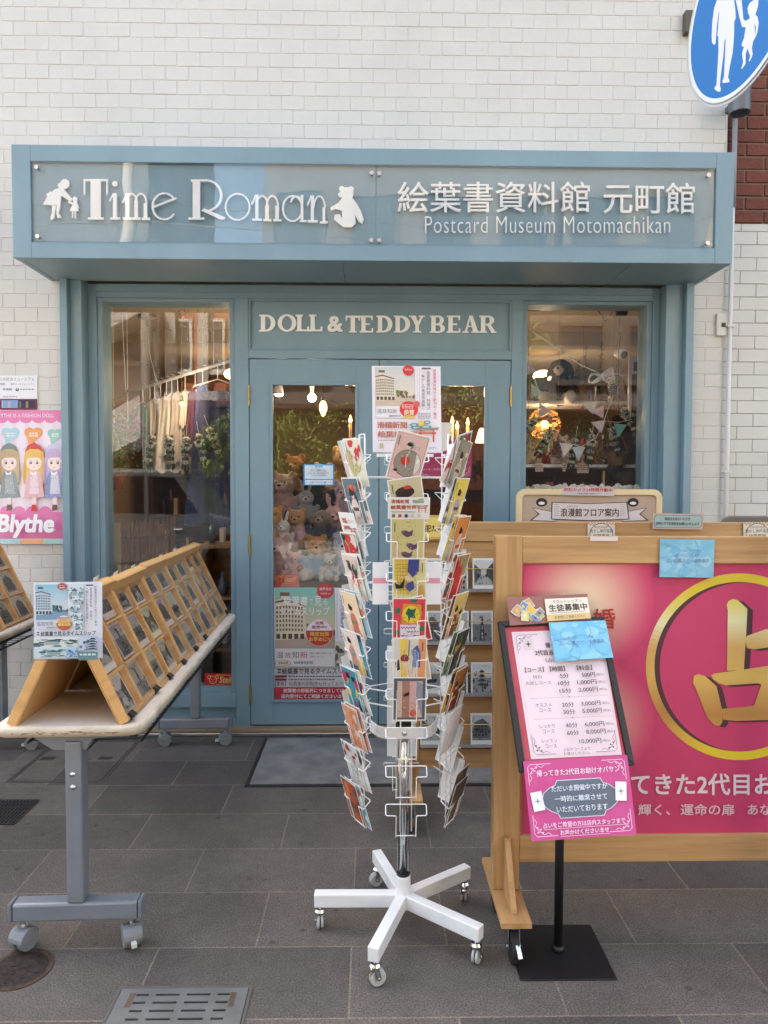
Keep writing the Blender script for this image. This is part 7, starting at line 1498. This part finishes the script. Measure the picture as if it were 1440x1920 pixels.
# papers clipped on the menu stand
def pinned(px, name, label, w, h, k, draw, cat='notice', m=None):
    a = Art(quad(px, w, h, MO+MN*k, MN), MN); draw(a); tag(a.build(name, m or LAMI), label, cat); return a
def d_pink(a):
    global A
    a.sheet(0, 0, 280, 200, (196, 62, 132), .0015); W2 = (240, 206, 226); A = a
    for cx, cy, sx, sy in ((10, 10, 1, 1), (270, 10, -1, 1), (10, 190, 1, -1), (270, 190, -1, -1)): flourish(cx, cy, sx, sy, .85, W2, 1.5)
    a.text('帰ってきた2代目お助けオバサン', 32, 26, 254, 42, (244, 220, 234), .015)
    P = [(82, 54), (200, 54), (206, 66), (222, 72), (238, 84), (246, 102), (238, 120), (222, 132), (206, 138), (200, 150), (82, 150), (76, 138), (60, 132), (44, 120), (36, 102), (44, 84), (60, 72), (76, 66)]
    a.poly(P, (200, 206, 216)); cx, cy = 141, 102; a.poly([(cx+(x-cx)*.975, cy+(y-cy)*.955) for x, y in P], (86, 96, 112)); L_ = (226, 230, 238)
    a.text('ただいま開催中ですが', 66, 68, 216, 83, L_, .01); a.text('一時的に離席させて', 72, 94, 212, 109, L_, .01); a.text('いただいております', 74, 120, 210, 135, L_, .01)
    for (x, y, r) in ((26, 104, -.12), (250, 92, .10)):
        c, s = math.cos(r), math.sin(r); a.poly([(x+dx*c-dy*s, y+dx*s+dy*c) for dx, dy in ((-15, -24), (15, -24), (15, 24), (-15, 24))], (230, 228, 236)); a.poly([(x+3*math.cos(t*.785)*(3.4 if t % 2 == 0 else .7), y+3*math.sin(t*.785)*(3.4 if t % 2 == 0 else .7)) for t in range(8)], (110, 110, 130))
    a.text('占いをご希望の方は店内スタッフまで', 34, 158, 252, 171, (244, 214, 232), .012); a.line([(34, 174), (252, 174)], 1, (244, 214, 232)); a.text('お声かけくださいませ', 76, 178, 206, 190, (244, 214, 232), .012); a.line([(76, 193), (206, 193)], 1, (244, 214, 232))
pinned([(981, 1427.5), (1176, 1415.5), (1193.5, 1564), (997, 1578)], 'pink_notice', 'magenta notice with grey plaque hung below the price board', 280, 200, .011, d_pink)
watercolour('blue_notice', 'sky blue watercolour notice over the corner of the menu price board', quad([(1029, 1167), (1135, 1163), (1150, 1233), (1040.5, 1241)], 100, 70, MO+MN*.012, MN), MN, seed=8)
def d_tarot(a):
    a.sheet(0, 0, 150, 54, (150, 96, 84), .0012); rg = random.Random(5); a.lay += 1
    for i in range(11):
        x, y, r = rg.uniform(14, 58), rg.uniform(14, 44), rg.uniform(-.9, .9); c, s = math.cos(r), math.sin(r); q = lambda k: [(min(66, max(3, x+dx*c*k-dy*s*k)), min(52, max(3, y+dx*s*k+dy*c*k))) for dx, dy in ((-7, -10), (7, -10), (7, 10), (-7, 10))]
        a.poly(q(1), (214, 204, 186)); a.poly(q(.8), rg.choice([(226, 186, 70), (90, 140, 190), (196, 160, 120), (150, 150, 140), (226, 206, 130)])); a.ell(min(60, max(8, x)), min(46, max(8, y)), 3, 3, rg.choice([(240, 190, 50), (120, 80, 70), (240, 230, 210)]), 10)
    a.rect(68, 8, 148, 40, (238, 226, 206)); a.rect(68, 40, 148, 52, (222, 190, 130)); a.text('タロットレッスン', 82, 11, 136, 18, (70, 60, 56)); a.text('生徒募集中', 74, 20, 144, 34, (64, 54, 50), .02); a.line([(76, 37), (142, 37)], .6, (90, 80, 70)); a.text('お気軽にご相談ください', 82, 43, 138, 49, (120, 96, 70))
pinned([(950, 1120), (1101, 1113.5), (1109, 1162), (956, 1173)], 'lesson_notice', 'tarot lesson card in a plastic sleeve on top of the menu board', 150, 54, .010, d_tarot)
# ================================================================== round street sign
SO = Vector((1.167, -1.757, 2.985)); ph = -1.433; SH = Vector((math.cos(ph), math.sin(ph), 0)); SN = Vector((SH.y, -SH.x, 0))
if (C0-SO).dot(SN) < 0: SN = -SN
SN.normalize()
rsn = thing('pedestrian_sign', 'round blue pedestrian road sign with white walking figures', 'road sign', (SO.x, SO.y, 0))
b = MB(); q = SO-SN*.004; b.lathe(q, [(0, .0), (.296, .0), (.300, .003), (.300, .006), (.292, .006), (.29, .0035), (0, .0035)], 72, SN); b.build('disc', mat('sign_aluminium', (196, 198, 200), .4, .5, .04, 12), rsn)
b = MB(); b.tube([(1.36, -2.02, 0), (1.36, -2.02, 3.5)], .038, 16); b.build('pole', mat('sign_pole_paint', (132, 130, 128), .5, .2, .06, 8), rsn, True)
b = MB(); b.bar(SO-SN*.02, (1.36, SO.y-.02, SO.z), .03, .04); b.bar((1.36, SO.y-.02, SO.z), (1.36, -2.02, SO.z), .03, .04); b.bar(SO-SN*.02+SH*.0+Vector((0, 0, .06)), SO-SN*.02-Vector((0, 0, .06)), .04, .02, SN); b.build('bracket', mat('bracket_brown', (92, 82, 72), .6, .2, .1, 10), rsn, bevel=.003)
SP = SO+SN*.0035; A = Art(lambda x, y: onplane(1200+x/6, y/6, SP, SN), SN)
f0 = A.fm; A.fm = lambda x, y: SP+SH*x+Vector((0, 0, -y)); A.ell(0, 0, .288, .288, (222, 226, 232), 72); A.ell(0, 0, .274, .274, (18, 112, 186), 72); A.fm = f0; WS = (222, 224, 232)
A.poly([(868, 0), (1062, 0), (1075, 120), (1078, 205), (1062, 245), (1060, 400), (1045, 590), (1010, 760), (992, 872), (1008, 900), (1005, 925), (935, 935), (928, 912), (945, 870), (958, 640), (966, 430), (952, 460), (940, 620), (905, 900), (900, 965), (912, 1000), (906, 1030), (880, 1032), (842, 1005), (840, 985), (862, 955), (872, 800), (885, 560), (882, 412), (872, 404), (895, 125), (884, 160), (866, 300), (852, 490), (836, 506), (812, 480), (808, 400), (815, 250), (836, 90)], WS)
A.poly([(1080, 0), (1146, 0), (1158, 130), (1165, 215), (1190, 236), (1232, 212), (1236, 180), (1218, 150), (1212, 90), (1232, 40), (1280, 0), (1336, 0), (1330, 70), (1300, 165), (1326, 190), (1338, 260), (1325, 360), (1302, 420), (1276, 462), (1262, 540), (1270, 610), (1262, 640), (1236, 692), (1226, 690), (1242, 628), (1210, 545), (1192, 610), (1190, 720), (1150, 776), (1142, 768), (1162, 700), (1150, 600), (1172, 528), (1145, 518), (1148, 490), (1172, 430), (1192, 306), (1150, 302), (1138, 252), (1118, 180)], WS)
A.poly([(1290, 270), (1306, 300), (1300, 400), (1294, 330)], (18, 112, 186))
A.build('sign_face', PAPER, rsn)
# ================================================================== posters on the wall and doors
pb = Art(pxplane(-.012), (0, -1, 0)); a = pb; YW_ = 1; PKK = (228, 128, 178)
x0, x1 = -78, 119.5
a.sheet(x0, 769, x1, 1020, (238, 226, 238), .0012); a.lay += 1
for i in range(8): a.rect(x0+25*i, 770, x0+25*i+9, 1019, (236, 216, 232), a.lay)
a.lay += 1; a.rect(x0, 769.2, x1, 785, PKK, a.lay); a.rect(x0, 960, x1, 1010, PKK, a.lay)
for i in range(9): a.ell(-66+23*i, 785, 11.8, 8.5, PKK, 24, a.lay, 0, 180); a.ell(-62+24.5*i if i < 8 else 116-6, 962, 12.6, 13, PKK, 24, a.lay, 180, 360) if -62+24.5*i+12.6 < x1 else None
a.text('BLYTHE IS A FASHION DOLL', -7, 775.5, 101, 782.5, (246, 222, 238), .015)
def heart(cx, cy, s, col):
    a.lay += 1; a.ell(cx-.42*s, cy-.25*s, .52*s, .5*s, col, 24, a.lay); a.ell(cx+.42*s, cy-.25*s, .52*s, .5*s, col, 24, a.lay); a.lay += 1; a.poly([(cx-.92*s, cy-.12*s), (cx+.92*s, cy-.12*s), (cx+.7*s, cy+.3*s), (cx-.5*s, cy+1.1*s), (cx-.62*s, cy+.4*s)], col, a.lay)
    a.lay += 1; a.lines(cx-.45*s, cy-.25*s, cx+.45*s, cy+.25*s, 2, (246, 240, 240), int(cx))
heart(20, 815, 18, (176, 212, 222)); heart(63, 815, 18, (238, 160, 96)); heart(104, 816, 15.6, (150, 204, 186)); heart(-24, 815, 18, (206, 176, 214))
def doll(cx, hat, hair, dress, d2, long=True, shoe=(120, 70, 60), x1c=999):
    SKN = (244, 222, 216); X = lambda x: min(x1c, x)
    P = lambda L, c: a.poly([(X(cx+x), y) for x, y in L], c)
    P([(-19, 862), (-16, 842), (0, 833), (16, 842), (19, 862), (19, 905), (10, 912), (-12, 912), (-20, 905)], hair)
    P([(-4, 930), (4, 930), (4, 948), (-4, 948)], SKN); P([(-4, 946), (4.5, 946), (5.5, 956), (-5, 958)], shoe)
    P([(-9, 884), (9, 884), (15, 908), (20, 932), (-19, 934), (-14, 908)], dress); P([(-6, 886), (6, 886), (10, 926), (-9, 926)], d2); P([(-11, 886), (-7, 886), (-14, 910), (-18, 908)], dress); P([(8, 886), (12, 887), (18, 908), (14, 911)], dress)
    a.ell(X(cx), 868, min(14, x1c-cx), 14, SKN); P([(-15, 864), (-13, 848), (0, 842), (13, 848), (15, 864), (8, 858), (-8, 858)], hair)
    P([(-17, 848), (-12, 836), (0, 830), (12, 836), (17, 848), (8, 842), (-8, 842)], hat); a.lay += 1
    for s in (-1, 1):
        if cx+s*6+3 < x1c: a.ell(cx+s*6, 868, 2.6, 2.4, (60, 48, 70), 12, a.lay)
    a.ell(cx, 876, 1.6, .8, (206, 120, 120), 8, a.lay); rgd = random.Random(int(cx)+99)
    for s in (-1, 1):
        if cx+s*6+3 < x1c: a.ell(cx+s*6-.6, 867.2, .8, .8, (240, 236, 240), 8); a.ell(cx+s*8.5 if cx+s*10 < x1c else cx, 873, 2, 1.2, (240, 196, 190), 10); a.line([(cx+s*3.2, 864.6), (cx+s*6, 863.6), (cx+s*8.6, 864.8)], .6, (90, 70, 70))
    for i in range(26):
        y = rgd.uniform(890, 931); x = cx+rgd.uniform(-1, 1)*(6+(y-888)*.26); a.ell(min(x1c-.8, x), y, .9, .8, rgd.choice([tuple(int(c*.8) for c in dress), (244, 236, 236), d2]), 6)
    for i in range(7): x = cx-14+4.6*i; a.line([(X(x), 846+abs(x-cx)*.25), (X(x+(x-cx)*.12), 858)], .5, tuple(int(c*.86) for c in hair))
    for s in (-1, 1): a.line([(X(cx+s*17.5), 868), (X(cx+s*19), 890), (X(cx+s*17), 908)], [2.2, 3, 1.2], tuple(int(c*.92) for c in hair))
    P([(-6, 883), (0, 888), (6, 883), (5, 890), (-5, 890)], (246, 240, 240))
doll(18, (126, 138, 140), (206, 178, 140), (140, 154, 158), (166, 176, 178)); doll(66, (206, 44, 52), (236, 190, 96), (232, 186, 192), (242, 218, 226), shoe=(206, 44, 52)); doll(106, (196, 196, 222), (196, 172, 212), (142, 154, 200), (216, 214, 226), x1c=119); doll(-28, (180, 200, 180), (120, 84, 66), (206, 180, 120), (222, 210, 180))
a.lay += 1; a.text('Blythe', 2, 965, 104, 1006, (252, 244, 250), .035, 1.0, sh=.12); a.text('TM', 105, 991, 111, 994.5, (250, 236, 246))
for xx, yy, w_ in ((3, 972, 5), (3, 981, 5)): a.line([(xx-3, yy+4), (xx, yy), (xx+6, yy+1)], 3, (252, 244, 250))
for i, (u0, u1, c) in enumerate(((x0, 45, (168, 206, 212)), (45, 88, (240, 176, 120)), (88, x1, (160, 208, 196)))): a.rect(u0, 1010.5, u1, 1018.5, c)
tag(pb.build('doll_poster', LAMI), 'pink fashion doll poster with hearts on the white brick wall', 'poster')
mu = Art(pxplane(-.011), (0, -1, 0)); a = mu; a.sheet(-90, 704, 70, 768, (232, 232, 238), .0008); a.text('唯一無二の総合ミュージアム', -22, 707.5, 65, 714, (90, 90, 100)); a.text('神戸ドールミュージアム', 20, 718, 65, 722.5, (110, 110, 118)); a.text('物館', 0, 717.5, 9.5, 722.5, (90, 90, 100)); a.text('美術館', 5, 727.5, 22, 732.5, (110, 110, 118)); a.ell(32.5, 730.5, 3.2, 3, (70, 70, 80)); a.ell(32.5, 729.5, 1.4, 1.4, (232, 232, 238)); a.lines(38, 728, 64, 732, 1, (150, 150, 156), 3); a.lines(6, 742, 32, 745.5, 1, (170, 168, 172), 5)
a.rect(-90, 748, 70, 768, (112, 30, 62)); a.rect(3, 750.5, 34, 765, (130, 160, 206)); a.rect(34.5, 750.5, 66, 765, (46, 32, 62)); a.lay += 1
for x, c in ((15.5, (206, 196, 150)), (18.5, (206, 196, 150)), (49, (170, 160, 110)), (51.5, (170, 160, 110)), (4.5, (206, 196, 150)), (37.5, (170, 160, 110))): a.rect(x, 753, x+1.4, 764.5, c, a.lay)
tag(mu.build('museum_notice', PAPER), 'white museum notice with a strip of bridge photos above the doll poster', 'notice')
# big poster inside the left door glass
dp = Art(pxplane(yd+.0165), (0, -1, 0)); a = dp; a.sheet(513.5, 1102, 668, 1309.5, (232, 226, 224), .0006); a.lay += 1
store_view(a, 516, 1102.5, 628, 1216, (130, 196, 180), (236, 204, 160), (232, 214, 184), (116, 84, 66), (190, 166, 146))
a.ell(610, 1108, 16, 14, (196, 40, 52)); a.text('神戸市の', 599, 1101.5, 621, 1107.5, (246, 226, 226), .01); a.text('絵葉書集 Vol.1', 601, 1111, 620, 1114.5, (246, 226, 226))
W3 = (250, 246, 240); a.text('絵葉書', 532, 1118, 577, 1135, W3, .012); a.text('で', 580, 1123, 587, 1133, W3); a.text('見', 590, 1118, 603, 1135, W3, .012); a.text('る', 606, 1122, 614, 1134, W3); a.text('タイムスリップ', 525, 1138, 618, 1153, W3, .01)
a.ell(599, 1186, 26, 25.5, (236, 226, 222)); a.ell(599, 1186, 25, 24.5, (206, 44, 50)); a.ell(599, 1186, 24.2, 24, (240, 234, 232), 28, None, 190, 350); a.text('絶賛', 592, 1164.5, 607, 1170.5, (190, 40, 56), .01); a.text('販売中!!', 585, 1172, 613, 1178.5, (190, 40, 56), .01); a.text('限定出版', 582, 1184, 617, 1192, (250, 210, 90), .015); a.text('お早めに!!', 580, 1194, 618, 1202, (250, 210, 90), .015)
a.rect(628.5, 1102.5, 668, 1202, (238, 232, 234)); a.vtext('絵葉書資料館 所蔵の', 649, 1108, 656, 1176, (70, 60, 66)); a.vtext('「懐かしの風景写真集」', 638, 1106, 646, 1196, (70, 60, 66)); a.line([(632, 1104), (632, 1198)], .5, (120, 110, 116))
view_photo(a, 629, 1203, 668, 1248, 31, (226, 214, 196), (66, 66, 64))
a.rect(516, 1216, 628, 1249, (230, 222, 218)); a.text('温', 519, 1221, 532, 1233, (80, 74, 76)); a.text('故', 535, 1222, 546, 1233, (176, 60, 60)); a.text('知', 548, 1221, 561, 1233, (80, 74, 76)); a.text('新', 563, 1221, 577, 1233, (190, 60, 60)); a.text('時代の移り変わりを', 581, 1222, 622, 1226, (110, 100, 100)); a.text('収録しました', 581, 1228.5, 608, 1232, (110, 100, 100)); a.ell(531, 1242, 15, 5.5, (150, 120, 80)); a.ell(531, 1242, 14, 4.8, (236, 220, 190)); a.text('当館出版', 522, 1239, 541, 1244.5, (110, 80, 50), .01); a.text('絵葉書資料館', 552, 1238.5, 587, 1243.5, (70, 64, 66))
a.text('絵葉書で見るタイムスリップ', 529, 1251.5, 664, 1262.5, (50, 46, 54), .012); a.lines(521, 1252, 527, 1262, 2, (60, 56, 64), 2)
for k in range(2): a.rect(516, 1265+6*k, 538, 1269+6*k, (120, 40, 56)); a.lines(541, 1265+6*k, 656-28*k, 1269+6*k, 1, (96, 90, 96), k)
a.text('【業販】絵葉書の卸販売も行っております', 516, 1276.5, 659, 1284.5, (70, 62, 64)); a.rect(515, 1287, 668, 1309, (186, 44, 62)); a.text('絵葉書の卸販売につきましては', 532, 1289.5, 645, 1297, (246, 230, 230), .012); a.text('店内受付にてご相談くださいませ', 528, 1300, 649, 1307.5, (246, 230, 230), .012)
tag(dp.build('shop_poster', LAMI), 'large poster of an old department store behind the left door glass', 'poster')
nd = Art(pxplane(yd+.0163), (0, -1, 0)); a = nd; a.sheet(569, 870, 626.5, 910, (62, 140, 200), .0006); a.rect(571.5, 872.5, 624, 898, (214, 224, 236)); a.rect(572.5, 900, 623.5, 908.5, (220, 230, 240)); a.rect(590, 870.2, 605, 876.5, (120, 186, 226)); a.text('店内、混雑時の対応', 582, 880, 612, 884, (60, 60, 76)); a.text('お客さまの人数を制限させて', 577, 885.5, 617, 889, (60, 60, 76)); a.text('いただいております', 582, 890, 612, 893.5, (60, 60, 76)); a.text('ペットを連れてのお入りはご遠慮ください', 574, 902, 622, 906.5, (60, 60, 76))
tag(nd.build('entry_notice', LAMI), 'small blue bordered entry notice on the left door glass', 'notice')
def steiff(a, x0, y0, x1, y1, fg, two=True):
    w, h = x1-x0, y1-y0; P = lambda u, v: (x0+w*u, y0+h*v)
    a.ring(*P(.24, .36), w*.10, h*.20, h*.03, fg, 24); a.ring(*P(.13, .2), w*.045, h*.09, h*.03, fg, 16); a.ring(*P(.36, .2), w*.045, h*.09, h*.03, fg, 16); a.ell(*P(.20, .33), w*.012, h*.025, fg, 8); a.ell(*P(.28, .33), w*.012, h*.025, fg, 8); a.ell(*P(.24, .44), w*.02, h*.03, fg, 8)
    a.line([P(.36, .08), P(.90, .12), P(.88, .56), P(.34, .6), P(.36, .08)], h*.025, fg); a.text('Steiff', *P(.43, .17), *P(.86, .5), fg, .03, sh=.2)
    if two: a.text('BUTTON IN EAR', *P(.08, .66), *P(.86, .85), fg, .008)
s1 = Art(pxplane(.139), (0, -1, 0)); s1.sheet(384, 1262.5, 447, 1297, (190, 22, 34), .002); steiff(s1, 384, 1262.5, 447, 1297, (226, 190, 110)); tag(s1.build('bear_brand_plate', LAMI), 'red plate lettered BUTTON IN EAR at the foot of the left window', 'sign')
s2 = Art(pxplane(yd+.05), (0, -1, 0)); s2.sheet(512, 1076.5, 561, 1101, (206, 50, 34), .002); steiff(s2, 510, 1076, 562, 1106, (240, 150, 70), False); tag(s2.build('bear_brand_card', LAMI), 'orange red bear brand card above the poster behind the left door', 'sign')
pk = Art(pxplane(yd+.05), (0, -1, 0)); pk.sheet(784, 826, 884, 894, (190, 46, 104), .001); A = pk
for cx, cy, sx, sy in ((786, 828, 1, 1), (881, 828, -1, 1), (786, 892, 1, -1), (881, 892, -1, -1)): flourish(cx, cy, sx, sy, .3, (236, 190, 214), .7)
pk.rect(866, 852, 876, 868, (216, 214, 226)); pk.text('占いをご希望の方は店内スタッフまで', 794, 878, 876, 882, (240, 206, 224)); tag(pk.build('pink_door_notice', LAMI), 'magenta notice seen through the right door glass behind the wire rack', 'notice')
# ================================================================== things set in or on the pavement
mt = thing('door_mat', 'grey ribbed door mat with black rubber edge before the doors', 'door mat', (-.1, -.37, 0)); q = [atz(463, 1476, 0), atz(489, 1386, 0)]
b = MB(); mx0, mx1 = -.605, .66; b.box((mx0, -.70, .0005), (mx1, -.052, .006)); b.build('rubber_edge', RUB, mt, bevel=.002); b = MB(); b.box((mx0+.022, -.682, .0062), (mx1-.022, -.07, .0105)); b.build('pile', mat('mat_pile', (134, 131, 126), .95, 0, .14, 7, .5, 220, dark=(104, 103, 101)), mt, bevel=.001)
mh = thing('manhole_cover', 'small round dark iron cover beside the table caster', 'manhole cover', (-1.045, -1.962, 0)); b = MB(); b.lathe((-1.045, -1.962, .0), [(.093, 0), (.093, .0025), (.079, .0025), (.079, .0)], 40); b.build('rim', mat('rusty_ring', (78, 58, 46), .85, .2, .3, 40, .4, 90), mh)
b = MB(); b.lathe((-1.045, -1.962, .0), [(.0785, .0), (.0785, .002), (0, .002)], 40); rg = random.Random(2)
for i in range(9): a_ = rg.uniform(0, 6.3); r = rg.uniform(.01, .06); b.box((-1.045+r*math.cos(a_)-.006, -1.962+r*math.sin(a_)-.003, .0021), (-1.045+r*math.cos(a_)+.006, -1.962+r*math.sin(a_)+.003, .0034))
b.build('iron_lid', mat('worn_iron', (62, 52, 48), .6, .5, .35, 30, .4, 60), mh)
gx0, gx1, gy0, gy1 = -.712, -.348, -2.42, -2.052
dg = thing('drain_grate', 'steel drain grate with rows of slots at the bottom edge', 'drain grate', ((gx0+gx1)/2, -2.2, 0)); b = MB(); t = .009
b.box((gx0-t, gy0-t, .0), (gx1+t, gy0, .003)); b.box((gx0-t, gy1, .0), (gx1+t, gy1+t, .003)); b.box((gx0-t, gy0, .0), (gx0, gy1, .003)); b.box((gx1, gy0, .0), (gx1+t, gy1, .003)); b.build('surround', mat('dull_steel_frame', (104, 98, 94), .6, .4, .15, 20), dg)
b = MB(); b.box((gx0+.001, gy0+.001, -.03 if False else .0005), (gx1-.001, gy1-.001, .0012)); b.build('void_shade_sheet', mat('drain_shade_paint', (26, 24, 24), .9, 0, .1, 10), dg)  # flat dark sheet, the shade down the drain put into its colour
# plate with slots: strips between the slot rows, bars between the slots
b = MB(); z0, z1 = .0013, .0042; rows_ = 11; pitch = (gy1-gy0-.03)/rows_; edges = [(gx0+.002, gx0+.03)]
xs2 = [gx0+.055, gx0+.095, gx0+.112, gx0+.165, gx0+.190, gx0+.243, gx0+.262, gx0+.31]
xs2 = [gx0+.05, gx0+.085, gx0+.105, gx0+.172, gx0+.192, gx0+.259, gx0+.279, gx0+.314]
for r in range(rows_+1):
    y = gy1-.016-pitch*r; b.box((gx0+.002, y-pitch*.5+.0085 if r < rows_ else gy0+.002, z0), (gx1-.002, y+pitch*.5 if r else gy1-.002, z1))
    if r < rows_:
        ya2, yb2 = y-pitch*.5-.0005, y-pitch*.5+.0084
        segs = [gx0+.002]+xs2+[gx1-.002]
        for k in range(0, len(segs), 2): b.box((segs[k], ya2+.0006, z0), (segs[k+1], yb2, z1-.0001))
b.build('slotted_plate', mat('worn_galvanised', (120, 120, 119), .55, .4, .2, 12, .1, 60), dg)
for x in (gx0+.032, gx1-.048): m_ = MB(); m_.box((x, gy1-.075, .0043), (x+.016, gy1-.02, .0047)); m_.build('lifting_slot', mat('rust_slot', (96, 78, 62), .9, .1, .3, 60), dg)
vt = thing('vent_grate', 'dark iron ventilation grate at the left edge of the pavement', 'drain grate', (-1.66, -.94, 0)); b = MB(); vx0, vx1, vy0, vy1 = -1.82, -1.515, -1.06, -.83
b.box((vx0, vy0, .0), (vx1, vy1, .0015)); b.build('pit_shade_sheet', mat('drain_shade_paint', (26, 24, 24), .9, 0, .1, 10), vt); b = MB()  # the pit is a flat sheet coloured dark for the shade below the bars
for i in range(20): x = vx0+(vx1-vx0)*i/19; b.box((x-.003, vy0, .0017), (x+.003, vy1, .005))
for i in range(7): y = vy0+(vy1-vy0)*i/6; b.box((vx0, y-.003, .0053), (vx1, y+.003, .006))
b.build('bars', mat('dark_iron', (70, 66, 64), .6, .4, .2, 20), vt)
ic = thing('inspection_cover', 'stone filled inspection cover with thin metal frame under the table', 'inspection cover', (-1.55, -.35, 0)); b = MB(); ix0, ix1, iy0, iy1 = -1.77, -1.30, -.635, -.07
for k, (m_, w_) in enumerate(((0, .006), (.016, .004))):
    x0, x1, y0, y1 = ix0+m_, ix1-m_, iy0+m_, iy1-m_; b.box((x0, y0, .0003), (x1, y0+w_, .003)); b.box((x0, y1-w_, .0003), (x1, y1, .003)); b.box((x0, y0+w_, .0003), (x0+w_, y1-w_, .003)); b.box((x1-w_, y0+w_, .0003), (x1, y1-w_, .003))
b.build('metal_frame', mat('dull_steel_frame', (104, 98, 94)), ic)
for x, y in ((-1.70, -.33), (-1.40, -.33)): m_ = MB(); m_.box((x-.035, y-.018, .0004), (x+.035, y+.018, .0022)); m_.build('lifting_pocket', mat('dark_iron', (70, 66, 64)), ic, bevel=.001)
